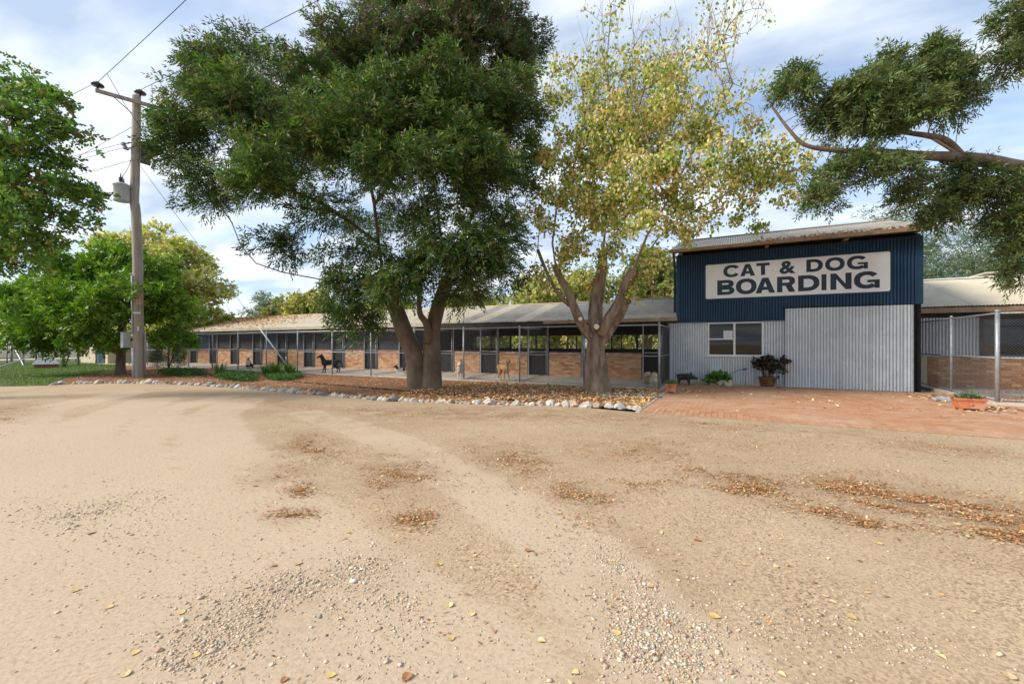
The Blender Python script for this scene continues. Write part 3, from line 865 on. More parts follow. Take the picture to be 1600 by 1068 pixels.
# sliding door
door = part('sliding_door', MB().box(1.64, 4.88, SYF - 0.084, SYF - 0.06, 0.05, 2.66), M['galv'], shed)
wall_sheets(1.60, 4.90, 0.03, 2.70, SYF - 0.12, M['silver'], door, 'door_sheet')
part('door_track', MB().box(1.5, 5.1, SYF - 0.11, SYF - 0.068, 2.705, 2.735), M['black'], door)
part('door_edge', MB().box(4.9, 4.925, SYF - 0.155, SYF - 0.05, 0.03, 2.70), M['galv'], door)
part('recess_shade_panel', MB().box(4.93, SX1, SYF + 0.03, SYF + 0.06, 0, 2.72), M['black'], shed)  # black panel colours in the shade of the recess beside the door
# roof
SEY, SEZ, SRY, SRZ = 17.05, 4.99, 21.1, 6.16
sw = Vector((0, SRY - SEY, SRZ - SEZ)); sn = Vector((0, -(SRZ - SEZ), SRY - SEY))
i = 0
x = SX0 - 0.2
while x < SX1 + 0.12:
    part('roof_sheet', MB().corr((x, SEY, SEZ + 0.004 * (i % 2)), (1, 0, 0), sw, sn, min(0.77, SX1 + 0.15 - x), sw.length, amp=0.018), M['roof_grey'], shed, True)
    x += 0.765; i += 1
part('back_roof', MB().corr((SX0 - 0.2, SRY, SRZ), (1, 0, 0), Vector((0, SRY - SEY, -(SRZ - SEZ))), Vector((0, SRZ - SEZ, SRY - SEY)), SX1 - SX0 + 0.35, sw.length, seg=3), M['roof_grey'], shed)
part('ridge_cap', MB().box(SX0 - 0.2, SX1 + 0.15, SRY - 0.12, SRY + 0.12, SRZ + 0.004, SRZ + 0.04), M['roof_grey'], shed)
part('roof_lining', MB().add([(SX0, SEY + 0.1, SEZ - 0.03), (SX1, SEY + 0.1, SEZ - 0.03), (SX1, SRY, SRZ - 0.06), (SX0, SRY, SRZ - 0.06), (SX0, 2 * SRY - SEY, SEZ - 0.03), (SX1, 2 * SRY - SEY, SEZ - 0.03)], [(0, 1, 2, 3), (3, 2, 5, 4)]), M['black'], shed)
gutter(SX0 - 0.22, SX1 + 0.16, M['gutter'], shed, SEY, SEZ)
part('fascia', MB().box(SX0 - 0.1, SX1 + 0.1, SEY + 0.012, SEY + 0.04, SEZ - 0.13, SEZ - 0.03), M['dark_timber'], shed)
part('down_pipe', MB().tube([(SX0 - 0.09, SEY + 0.05, SEZ - 0.1), (SX0 - 0.09, SEY + 0.3, SEZ - 0.45), (SX0 - 0.09, SYF + 0.02, SEZ - 0.6), (SX0 - 0.09, SYF + 0.02, 2.7)], 0.04, 8), M['blue'], shed, True)

# sign with raised lettering
sign = thing('sign_board', (1.75, SYF - 0.06, 3.14), 'large white sign board lettered CAT & DOG BOARDING on blue shed wall', 'sign')
SGX0, SGX1, SGZ0, SGZ1 = -0.885, 4.38, 3.15, 4.39
def rrect(x0, x1, z0, z1, r, y0, y1):
    pts = []
    for cx, cz, a0 in ((x1 - r, z1 - r, 0), (x0 + r, z1 - r, 90), (x0 + r, z0 + r, 180), (x1 - r, z0 + r, 270)):
        for k in range(5):
            a = R(a0 + 22.5 * k)
            pts.append((cx + r * math.cos(a), cz + r * math.sin(a)))
    n = len(pts)
    return MB().add([(p[0], y, p[1]) for y in (y0, y1) for p in pts], [tuple(range(n)), tuple(range(2 * n - 1, n - 1, -1))] + [(i, n + i, n + (i + 1) % n, (i + 1) % n) for i in range(n)])
part('backing', rrect(SGX0 - 0.045, SGX1 + 0.045, SGZ0 - 0.045, SGZ1 + 0.045, 0.06, SYF - 0.085, SYF - 0.067), M['blue'], sign)
part('panel', rrect(SGX0, SGX1, SGZ0, SGZ1, 0.05, SYF - 0.102, SYF - 0.0855), M['sign_white'], sign)
def letter_mesh(ch, bold):
    cu = bpy.data.curves.new('t', 'FONT')
    cu.body = ch
    cu.size = 1.0
    cu.offset = bold
    cu.extrude = 0.006
    cu.resolution_u = 6
    o = bpy.data.objects.new('t', cu)
    COL.objects.link(o)
    dg = bpy.context.evaluated_depsgraph_get(); dg.update()
    me = bpy.data.meshes.new_from_object(o.evaluated_get(dg))
    bpy.data.objects.remove(o); bpy.data.curves.remove(cu)
    co = np.empty(len(me.vertices) * 3, np.float32); me.vertices.foreach_get('co', co)
    return me, co.reshape(-1, 3)
def glyph(ch, w, S, T):
    """wide bold grotesque capitals in a box w x 1: S = upright stroke, T = level stroke; returns quads"""
    q = []
    def rect(x0, x1, z0, z1): q.append([(x0, z0), (x1, z0), (x1, z1), (x0, z1)])
    def ring(cx, cz, rx, rz, a0, a1, tz=T, n=26):
        def pt(a, ax, az):
            c, sn = math.cos(a), math.sin(a)
            e = 2 / 2.25
            return (cx + ax * math.copysign(abs(c) ** e, c), cz + az * math.copysign(abs(sn) ** e, sn))
        for k in range(n):
            u, v = R(a0 + (a1 - a0) * k / n), R(a0 + (a1 - a0) * (k + 1) / n)
            q.append([pt(u, rx, rz), pt(v, rx, rz), pt(v, rx - S, rz - tz), pt(u, rx - S, rz - tz)])
    if ch == 'O': ring(w / 2, .5, w / 2, .52, 0, 360, n=40)
    elif ch == 'C': ring(w / 2, .5, w / 2, .52, 33, 327, n=34)
    elif ch == 'G':
        ring(w / 2, .5, w / 2, .52, 35, 318, n=34)
        rect(w - S * .82, w, 0, .50); rect(w * .52, w - S * .82, .35, .50)
    elif ch == 'D':
        rect(0, S, 0, 1); rect(S, w * .42, 1 - T, 1); rect(S, w * .42, 0, T)
        ring(w * .42, .5, w * .58, .5, -90, 90)
    elif ch in 'BR':
        t2 = T * .9
        lo = .47 if ch == 'B' else .40
        rect(0, S, 0, 1); rect(S, w * .6, 1 - t2, 1); rect(S, w * .6, lo, lo + t2)
        ring(w * .6, (1 + lo) / 2, w * (.36 if ch == 'B' else .38), (1 - lo) / 2, -90, 90, t2, 18)
        if ch == 'B':
            rect(S, w * .6, 0, t2); rect(S, w * .6, .55 - t2, .468)
            ring(w * .6, .275, w * .40, .275, -90, 90, t2, 18)
        else:
            q.append([(w * .46, lo + .02), (w * .46 + S * 1.15, lo + .02), (w, 0), (w - S * 1.2, 0)])
    elif ch == 'A':
        k = S * 1.12
        for m in (0, 1):
            f = (lambda x: x) if m == 0 else (lambda x: w - x)
            q.append([(f(0), 0), (f(k), 0), (f(w / 2), .74), (f(w / 2 - k * .52), 1)])
        q.append([(w / 2 - k * .52, 1), (w / 2, .74), (w / 2, .74), (w / 2 + k * .52, 1)])
        e = lambda z: k + (w / 2 - k) * z / .74
        q.append([(e(.20) - .02, .20), (w - e(.20) + .02, .20), (w - e(.20 + T * .9) + .02, .20 + T * .9), (e(.20 + T * .9) - .02, .20 + T * .9)])
    elif ch == 'T':
        rect(0, w, 1 - T, 1); rect(w / 2 - S / 2, w / 2 + S / 2, 0, 1 - T)
    elif ch == 'I': rect(0, w, 0, 1)
    elif ch == 'N':
        rect(0, S, 0, 1); rect(w - S, w, 0, 1)
        q.append([(S, 1), (S * 1.02, .70), (w - S, 0), (w - S * 1.02, .30)])
        q[-1] = [(S - .01, 1), (S - .01, .66), (w - S + .01, 0), (w - S + .01, .34)]
    return q
def letter_row(text, slots, z0, z1):
    h = z1 - z0
    for ch, (c0, c1) in zip(text, slots):
        x0, x1 = XatY(1060 + c0 / 4.1026, SYF - 0.1), XatY(1060 + c1 / 4.1026, SYF - 0.1)
        mb = MB()
        if ch == '&':
            me, co = letter_mesh('&', 0.035)
            mn, mx_ = co.min(0), co.max(0)
            fr_ = [(x0 + (v[0] - mn[0]) / (mx_[0] - mn[0]) * (x1 - x0), SYF - 0.1045 - 0.0016 * (v[2] > 0), z0 - .01 + (v[1] - mn[1]) / (mx_[1] - mn[1]) * (h + .02)) for v in co]
            mb.add(fr_, [tuple(p.vertices) for p in me.polygons])
        else:
            for k, f in enumerate(glyph(ch, (x1 - x0) / h, .30, .23)):
                y = SYF - 0.1045 - 0.00012 * k
                mb.add([(x0 + a * h, y, z0 + b_ * h) for a, b_ in f], [(0, 1, 2, 3)])
        part('letter', mb, M['sign_ink'], sign)
letter_row('CAT&DOG', [(288, 396), (396, 492), (500, 585), (648, 752), (820, 926), (940, 1066), (1080, 1214)], 3.90, 4.32)
letter_row('BOARDING', [(249, 359), (369, 501), (494, 620), (632, 750), (767, 904), (917, 949), (974, 1110), (1125, 1290)], 3.27, 3.80)

# ------------------------------------------------------------------ brick annexe on the right with its pen
AX0, AX1, AY = 5.78, 14.0, 20.0
annex = thing('brick_annexe', (9.5, AY, 0), 'low brick and corrugated iron annexe with cream roof beside the shed', 'building')
def rowc(r, n): return 5 if r < n * 0.35 else random.choice((0, 2, 5))
brick_panel(6.05, 10.0, AY, 0.02, 1.06, annex, True, rowc)
brick_panel(10.0, AX1, AY, 0.02, 1.06, annex, False, rowc)
part('render_pier', MB().box(AX0, 6.04, AY - 0.01, AY + 0.1, 0.0, 1.06), M['beige_wall'], annex)
part('wall_sill', MB().box(AX0, AX1, AY - 0.03, AY + 0.1, 1.064, 1.10), M['galv'], annex)
wall_sheets(AX0, 7.36, 1.10, 2.40, AY + 0.02, M['silver'], annex)
wall_sheets(10.4, AX1, 1.10, 2.40, AY + 0.02, M['silver'], annex)
aw = part('window', MB().box(7.36, 7.44, AY - 0.03, AY + 0.06, 1.1, 2.36).box(7.44, 10.4, AY - 0.028, AY + 0.06, 1.1, 1.16).box(7.44, 10.4, AY - 0.028, AY + 0.06, 2.3, 2.36).box(8.82, 8.88, AY - 0.026, AY + 0.05, 1.16, 2.3), M['dark_timber'], annex)
part('pane', MB().box(7.44, 8.82, AY + 0.01, AY + 0.016, 1.16, 2.3), M['glass'], aw)
part('pane', MB().box(8.88, 10.4, AY + 0.01, AY + 0.016, 1.16, 2.3), M['glass'], aw)
part('room_lining', MB().box(7.0, 11, AY + 1.6, AY + 1.65, 0.1, 2.5).box(AX0 + 0.1, AX1, AY + 0.12, AY + 7, 2.42, 2.46).box(7.0, 7.05, AY + 0.2, AY + 1.6, 0.1, 2.42), M['screen_blue'], annex)
part('wall_plate', MB().box(AX0, AX1, AY - 0.02, AY + 0.1, 2.402, 2.56), M['dark_timber'], annex)
part('shell_wall', MB().box(AX0, AX0 + 0.08, AY + 0.11, AY + 8, 0, 2.6).box(AX0, AX1, AY + 7.95, AY + 8, 0, 2.6), M['beige_wall'], annex)
AEY, AEZ, ARY, ARZ = 19.35, 2.74, 24.0, 4.14
aw_ = Vector((0, ARY - AEY, ARZ - AEZ)); an_ = Vector((0, -(ARZ - AEZ), ARY - AEY))
x, i = AX0 - 0.35, 0
while x < AX1:
    part('roof_sheet', MB().corr((x, AEY + 0.02 * math.sin(i * 2.2), AEZ + 0.005 * (i % 2)), (1, 0, 0), aw_, an_, 0.80, aw_.length, amp=0.012), M['roof_cream'], annex, True)
    x += 0.762; i += 1
part('back_roof', MB().corr((AX0 - 0.3, ARY, ARZ), (1, 0, 0), Vector((0, ARY - AEY, -(ARZ - AEZ))), Vector((0, ARZ - AEZ, ARY - AEY)), AX1 - AX0 + 0.6, aw_.length, seg=3), M['roof_cream'], annex)
part('roof_lining', MB().add([(AX0, AEY + 0.1, AEZ - 0.03), (AX1, AEY + 0.1, AEZ - 0.03), (AX1, ARY, ARZ - 0.06), (AX0, ARY, ARZ - 0.06)], [(0, 1, 2, 3)]), M['dark_timber'], annex)
part('ridge_cap', MB().box(AX0 - 0.3, AX1, ARY - 0.14, ARY + 0.14, ARZ + 0.006, ARZ + 0.05), M['plastic_white'], annex)
part('fascia', MB().box(AX0 - 0.2, AX1, AEY + 0.05, AEY + 0.08, AEZ - 0.2, AEZ - 0.03), M['gutter'], annex)
part('roof_vent', MB().box(9.2, 14.0, 24.4, 26.2, 4.06, 4.34).box(9.1, 14.1, 24.3, 26.3, 4.343, 4.40), M['roof_cream'], annex)

pen = thing('pen_fence', (5.7, 14.6, 0), 'chain link pen fence on concrete kerb in front of brick annexe', 'fence')
PX_, PY_ = 5.68, 14.6
PT = 2.27
part('kerb', MB().bbox(PX_ - 0.10, PX_ + 0.12, PY_ + 0.12, 19.9, -0.02, 0.10, 0.012), M['concrete'], pen)
part('kerb', MB().bbox(PX_ - 0.10, 14.0, PY_ - 0.10, PY_ + 0.116, -0.02, 0.10, 0.012), M['concrete'], pen)
for (x, y, r_) in ((PX_ + 0.06, 19.7, 0.028), (PX_ + 0.03, 17.15, 0.032), (PX_, PY_, 0.044), (PX_ + 2.6, PY_, 0.034), (PX_ + 5.2, PY_, 0.034)):
    pp = part('post', MB().tube([(x, y, 0.09), (x, y, PT + 0.02)], r_, 12), M['galv'], pen, True)
    part('post_cap', MB().lathe((x, y, PT + 0.02), [(r_ * 1.2, -0.02), (r_ * 1.2, 0.012), (r_ * 0.6, 0.035), (0.004, 0.042)], 12), M['galv'], pp, True)
for z, rr in ((PT - 0.03, 0.022), (1.16, 0.017), (0.16, 0.016)):
    nm = {PT - 0.03: 'top_rail', 1.16: 'middle_rail', 0.16: 'bottom_rail'}[z]
    part(nm, MB().tube([(PX_ + 0.06, 19.7, z), (PX_, PY_, z)], rr, 8), M['galv'], pen, True)
    part(nm, MB().tube([(PX_, PY_, z), (PX_ + 7.5, PY_, z)], rr, 8), M['galv'], pen, True)
part('wire_mesh', chain((PX_ + 0.02, PY_, 0), (PX_ + 0.08, 19.7, 0), 0.12, PT - 0.03, 0.07, 0.002), M['wire'], pen)
part('wire_mesh', chain((PX_, PY_ - 0.025, 0), (PX_ + 7.5, PY_ - 0.025, 0), 0.12, PT - 0.03, 0.07, 0.002), M['wire'], pen)
sheet('pen_floor', [(PX_ + 0.13, PY_ + 0.12), (14, PY_ + 0.12), (14, 19.98), (PX_ + 0.13, 19.98)], 0.02, M['concrete'])

# ------------------------------------------------------------------ clay paved apron
PAV_COLS = [(0.43, 0.21, 0.105), (0.46, 0.235, 0.125), (0.39, 0.185, 0.09), (0.48, 0.26, 0.145), (0.44, 0.225, 0.12), (0.41, 0.21, 0.12)]
AP_X0, AP_Y0, AP_X1, AP_Y1 = -1.80, 9.62, 7.9, 17.42
apron = put('paved_apron', MB().box(AP_X0, AP_X1, AP_Y0, AP_Y1, -0.03, 0.018).mesh('paved_apron', (0, 0, 0)), mat('paving_sand', (0.36, 0.25, 0.17), (0.26, 0.17, 0.11), 8, 0.95))
apron['kind'] = 'structure'
PAV_A = brick_meshes(0.113, 0.228, 0.026, PAV_COLS, 'paver', 0.004)
PAV_B = brick_meshes(0.228, 0.113, 0.026, PAV_COLS, 'paver', 0.004)
npav = 0
pv = MB()
for r in range(3):                                # stack-bonded border rows
    y = AP_Y0 + 0.117 + r * 0.233
    x = AP_X0 + 0.06
    while x < AP_X1 - 0.05:
        ci = random.randrange(6)
        dz = random.uniform(-0.003, 0.003)
        if x < 5.2 and npav < 190:
            o = put('paver', PAV_A[ci], None, apron, (x, y + random.uniform(-.002, .002), dz))
            o.rotation_euler.z = random.uniform(-0.012, 0.012); npav += 1
        else:
            pv.bbox(x - 0.0565, x + 0.0565, y - 0.114, y + 0.114, 0, 0.026 + dz, 0.004, PAV_COLS[ci])
        x += 0.117
y, r = AP_Y0 + 0.70 + 0.06, 0
while y < AP_Y1 - 0.05:
    x = AP_X0 + 0.117 + (0.117 if r % 2 else 0)
    while x < AP_X1 - 0.1:
        ci = random.randrange(6)
        dz = random.uniform(-0.002, 0.002)
        if npav < 298 and x < 4.3:
            put('paver', PAV_B[ci], None, apron, (x, y, dz)); npav += 1
        else:
            pv.bbox(x - 0.114, x + 0.114, y - 0.0565, y + 0.0565, 0, 0.026 + dz, 0.004, PAV_COLS[ci])
        x += 0.232
    y += 0.117; r += 1
o = part('paving', pv, M['paver'], apron); o['kind'] = 'stuff'
part('edge_strip', MB().box(AP_X0 - 0.09, AP_X0 - 0.004, AP_Y0, SLAB_Y, -0.02, 0.035), M['concrete'], apron)

# ------------------------------------------------------------------ rocks edging the bed
ROCK_KINDS = [('white', (0.56, 0.50, 0.42)), ('white', (0.62, 0.57, 0.50)), ('pinkish', (0.52, 0.38, 0.29)), ('grey', (0.36, 0.33, 0.30)), ('cream', (0.60, 0.50, 0.38)), ('white', (0.58, 0.51, 0.43)), ('dark grey', (0.25, 0.225, 0.205)), ('cream', (0.55, 0.47, 0.38))]
rock_me = []
for i, (nm, c) in enumerate(ROCK_KINDS):
    bm = bmesh.new()
    bmesh.ops.create_icosphere(bm, subdivisions=3, radius=0.5)
    off = Vector((i * 7.3, i * 3.1, 0))
    for v in bm.verts:
        p = v.co.copy()
        d = 1 + 0.55 * mnoise.noise(p * 1.7 + off) + 0.22 * mnoise.noise(p * 4.5 + off) + 0.08 * mnoise.noise(p * 10 + off)
        q = p * d
        for ax in (Vector((0.6, 0.3, 0.74)), Vector((-0.7, 0.2, 0.66)), Vector((0.1, -0.9, 0.4))):
            h = q.dot(ax.normalized())
            lim = 0.36 + 0.05 * mnoise.noise(off + ax * 5)
            if h > lim: q -= ax.normalized() * (h - lim) * 0.75
        v.co = q
    me = bpy.data.meshes.new('border_rock')
    bm.to_mesh(me); bm.free()
    at = me.color_attributes.new('Col', 'FLOAT_COLOR', 'POINT')
    arr = np.array([(c[0], c[1], c[2], 1.0)] * len(me.vertices), np.float32)
    me_co = np.array([v.co[:] for v in me.vertices])
    f = np.array([mnoise.noise(Vector(p) * 3.0 + off) for p in me_co])
    arr[:, :3] *= (1 + 0.35 * np.clip(f, -0.8, 0.5))[:, None]
    at.data.foreach_set('color', arr.ravel())
    me.materials.append(M['rock'])
    rock_me.append(me)
s_acc = 0.0
pts = [Vector(p) for p in ROCKLINE]
seglen = [(pts[i + 1] - pts[i]).length for i in range(len(pts) - 1)]
tot = sum(seglen)
def along(s):
    for i, L in enumerate(seglen):
        if s <= L or i == len(seglen) - 1: return pts[i].lerp(pts[i + 1], min(1, s / L))
        s -= L
ki = 0
while s_acc < tot - 0.1:
    w = random.choice((0.11, 0.16, 0.2, 0.24, 0.3)) * random.uniform(0.85, 1.1)
    p = along(s_acc + w / 2)
    k = random.choices(range(8), (3, 4, 2, 2, 2, 3, 1, 2))[0]
    sc3 = (w * random.uniform(1.0, 1.2), w * random.uniform(0.8, 1.1), w * random.uniform(0.62, 0.95))
    o = put('border_rock', rock_me[k], None, None, (p.x + random.uniform(-.03, .03), p.y + random.uniform(0.0, 0.10), sc3[2] * 0.16), random.uniform(0, 6.28), sc3)
    o.rotation_euler.x = random.uniform(-0.25, 0.25)
    tag(o, '%s rough rock in the row of stones edging the mulched bed' % ROCK_KINDS[k][0], 'rock', '%s rocks edging the mulched bed' % ROCK_KINDS[k][0])
    s_acc += w * random.uniform(0.86, 1.06)

# ------------------------------------------------------------------ trees
def colonize(seeds, attr, step=0.35, kill=0.5, iters=140):
    """grow twigs from the seed limbs towards the points of the crown; returns nodes and parents"""
    nodes, par = [], []
    for pl in seeds:
        prev = -1
        for i, p in enumerate(pl):
            p = np.array(p, float)
            if i == 0:
                prev = len(nodes); nodes.append(p); par.append(-1); continue
            q = nodes[prev]
            n = max(1, int(np.linalg.norm(p - q) / step))
            for k in range(1, n + 1):
                nodes.append(q + (p - q) * k / n); par.append(prev); prev = len(nodes) - 1
    nseed = len(nodes)
    A = attr.copy()
    ND = np.array(nodes)
    d2 = ((A[:, None] - ND[None]) ** 2).sum(-1)
    near = d2.argmin(1); nd = np.sqrt(d2.min(1))
    alive = nd > kill
    for it in range(iters):
        if not alive.any(): break
        idx = np.where(alive)[0]
        dirs = norm(A[idx] - ND[near[idx]])
        u, inv = np.unique(near[idx], return_inverse=True)
        s = np.zeros((len(u), 3)); np.add.at(s, inv, dirs)
        s = norm(s + RNG.normal(0, 0.12, s.shape))
        new = ND[u] + s * step
        st = len(ND)
        ND = np.concatenate([ND, new]); par += list(u)
        dn = np.sqrt(((A[idx][:, None] - new[None]) ** 2).sum(-1))
        j = dn.argmin(1); m_ = dn.min(1)
        better = m_ < nd[idx]
        near[idx[better]] = st + j[better]; nd[idx[better]] = m_[better]
        alive[idx] = nd[idx] > kill
        if not better.any(): break
    return ND, np.array(par), nseed
def limb_mesh(name, ND, par, base, tip=0.006, power=2.35, rmax=0.3, sides=5, skip=None, seed_r=None):
    n = len(ND)
    acc = np.zeros(n)
    kids = np.zeros(n, int)
    for i in range(n):
        if par[i] >= 0: kids[par[i]] += 1
    # children always come after their parents except between seeds, so one reverse sweep is enough
    for i in range(n - 1, -1, -1):
        if kids[i] == 0: acc[i] = tip ** power
        if par[i] >= 0: acc[par[i]] += acc[i]
    rad = np.minimum(acc ** (1 / power), rmax)
    if seed_r is not None:
        rad[:len(seed_r)] = np.maximum(np.minimum(rad[:len(seed_r)], seed_r * 1.3), seed_r * 0.8)
    sel = np.array([i for i in range(n) if par[i] >= 0 and not (skip is not None and skip(i))])
    a, b = ND[par[sel]], ND[sel]
    ra, rb = rad[par[sel]], rad[sel]
    ra = np.minimum(ra, rb * 1.6 + 0.004)
    t = norm(b - a)
    ref = np.where(np.abs(t[:, 2:3]) < 0.9, np.array([[0, 0, 1.0]]), np.array([[1.0, 0, 0]]))
    u = norm(np.cross(t, ref)); w = np.cross(t, u)
    K = sides
    ang = np.arange(K) * 2 * np.pi / K
    ring = np.cos(ang)[None, :, None] * u[:, None] + np.sin(ang)[None, :, None] * w[:, None]
    V = np.concatenate([a[:, None] + ring * ra[:, None, None], (b + t * rb[:, None] * 0.3)[:, None] + ring * rb[:, None, None]], 1)
    N = len(sel)
    F = []
    q = np.array([(k, (k + 1) % K, K + (k + 1) % K, K + k) for k in range(K)])
    Fi = (q[None] + (np.arange(N) * 2 * K)[:, None, None]).reshape(-1)
    me = bpy.data.meshes.new(name)
    me.vertices.add(N * 2 * K); me.loops.add(N * K * 4); me.polygons.add(N * K)
    me.vertices.foreach_set('co', (V - np.array(base)).astype(np.float32).ravel())
    me.loops.foreach_set('vertex_index', Fi.astype(np.int32))
    me.polygons.foreach_set('loop_start', np.arange(0, N * K * 4, 4, dtype=np.int32))
    me.polygons.foreach_set('loop_total', np.full(N * K, 4, dtype=np.int32))
    me.polygons.foreach_set('use_smooth', np.ones(N * K, bool))
    me.update(calc_edges=True)
    return me, rad
def blob_points(blobs, n, squash=1.0):
    """blobs: (centre xyz, radii xyz, weight)"""
    vol = np.array([b[1][0] * b[1][1] * b[1][2] * b[2] for b in blobs])
    cnt = np.maximum(3, (n * vol / vol.sum()).astype(int))
    out = []
    for (c, r, w), k in zip(blobs, cnt):
        d = norm(RNG.normal(size=(k, 3)))
        rr = RNG.uniform(0, 1, (k, 1)) ** 0.42
        out.append(np.array(c) + d * rr * np.array(r))
    return np.concatenate(out)
def clumpy(blobs, nc, per, r, flat=0.65):
    """leaf clumps inside the blobs: points of each clump and the clump's own centre"""
    c = blob_points(blobs, nc)
    n = len(c)
    rr = r * RNG.uniform(0.65, 1.25, (n, 1, 1))
    d = norm(RNG.normal(size=(n, per, 3)))
    p = c[:, None, :] + d * (RNG.uniform(0, 1, (n, per, 1)) ** 0.4) * rr * np.array([1, 1, flat])
    return p.reshape(-1, 3), np.repeat(c - np.array([0, 0, r * 0.35]), per, 0), np.repeat(np.arange(n), per)
def px_blobs(lst, dfac=0.9, shrink=0):
    """(x, y, rx, ry, depth, weight) measured in the photograph -> ellipsoids in metres"""
    out = []
    for x, y, rx, ry, d, *w in lst:
        c = P(x, y, d)
        rx, ry = max(rx * 0.45, rx - shrink), max(ry * 0.4, ry - shrink * 0.8)
        out.append((tuple(c), (rx / F_PX * d, rx / F_PX * d * dfac, ry / F_PX * d), w[0] if w else 1.0))
    return out
def polyline(pxs):
    return [tuple(P(x, y, d)) for x, y, d in pxs]
def rough_trunk(paths, n=18, amp=0.10, lobes=4, seed=0, freq=2.2):
    """smooth fluted trunk and main limbs, each tapering along its path"""
    mb = MB()
    for pi, (pl, rad) in enumerate(paths):
        P0 = [Vector(p) for p in pl]
        dense, rr = [], []
        for i in range(len(P0) - 1):
            k = max(2, int((P0[i + 1] - P0[i]).length / 0.10))
            for j in range(k):
                t = j / k
                a_, b_ = P0[max(i - 1, 0)], P0[min(i + 2, len(P0) - 1)]
                t2, t3 = t * t, t * t * t
                dense.append(0.5 * ((2 * P0[i]) + (P0[i + 1] - a_) * t + (2 * a_ - 5 * P0[i] + 4 * P0[i + 1] - b_) * t2 + (3 * P0[i] - a_ - 3 * P0[i + 1] + b_) * t3))
                rr.append(rad[i] * (1 - t) + rad[i + 1] * t)
        dense.append(P0[-1]); rr.append(rad[-1])
        so = Vector((seed * 3.7 + pi * 1.9, seed, 0))
        def fl(i, a, p):
            q = Vector((math.cos(a), math.sin(a), p.z * 0.45 * freq))
            return 1 + amp * math.sin(lobes * a + p.z * 1.1 + pi) * 0.6 + amp * 1.6 * mnoise.noise(q * 1.4 + so) + amp * 0.5 * mnoise.noise(Vector((q.x * 4, q.y * 4, p.z * 3)) + so)
        mb.tube(dense, rr, n, True, None, fl)
    return mb
def make_tree(name, label, cat, base, trunk_paths, seeds, attr, bark, twigm, foliage, tip=0.006, power=2.35, rmax=0.2, step=0.35, kill=0.45, group=None, trunk_kw=None, trunk_sides=18):
    t = thing(name, base, label, cat, group)
    if trunk_paths:
        part('trunk', rough_trunk(trunk_paths, trunk_sides, **(trunk_kw or {})), bark, t, True)
    ND, par, ns = colonize(seeds, attr, step, kill)
    me, rad = limb_mesh('limbs', ND, par, base, tip, power, rmax)
    put('limbs', me, twigm, t)
    V, C, m = foliage(ND, par, rad, attr)
    put('crown', poly_mesh('crown', V, C, base), m, t)
    return t, ND, par, rad
def near_dirs(pos, ND, centre):
    return norm(pos - centre)

# --- big dark evergreen with the forked trunk
T1 = P(665, 606, 14.5); T1.z = 0
D = 14.5
tp1 = [([P(654, 611, D), P(651, 585, D), P(647, 555, D), P(633, 520, D), P(620, 485, D), P(607, 455, D), P(598, 425, D)], [0.39, 0.335, 0.31, 0.285, 0.265, 0.24, 0.215]),
       ([P(673, 611, D), P(674, 585, D), P(675, 555, D), P(675, 522, D), P(681, 492, D), P(690, 462, D), P(700, 432, D)], [0.39, 0.335, 0.30, 0.265, 0.235, 0.215, 0.195]),
       ([P(668, 536, D - 0.2), P(669, 518, D - 0.32), P(665, 503, D - 0.4), P(658, 494, D - 0.42), P(655, 482, D - 0.4), P(655, 462, D - 0.3), P(652, 430, D - 0.2)], [0.13, 0.12, 0.11, 0.10, 0.085, 0.07, 0.05])]
sd1 = [polyline([(598, 425, D), (592, 380, D - .2), (585, 320, D - .6), (570, 240, D - .8), (560, 150, D - .5), (565, 60, D)]),
       polyline([(598, 425, D), (560, 436, D - .3), (505, 437, D - .5), (440, 425, D - .7), (400, 411, D - .8), (377, 385, D - .8), (362, 347, D - .8)]),
       polyline([(592, 380, D - .2), (545, 345, D - .8), (500, 315, D - 1.2), (440, 292, D - 1.4), (380, 230, D - 1.2), (345, 130, D - .8)]),
       polyline([(700, 432, D), (715, 390, D - .3), (740, 330, D - .5), (755, 240, D), (745, 120, D + .3), (730, 20, D + .6)]),
       polyline([(700, 432, D), (690, 380, D + .5), (680, 300, D + .9), (660, 180, D + 1), (650, 60, D + 1)]),
       polyline([(715, 390, D - .3), (770, 365, D - .8), (810, 340, D - 1)]),
       polyline([(585, 320, D - .6), (620, 270, D + 1.5), (640, 180, D + 3)])]
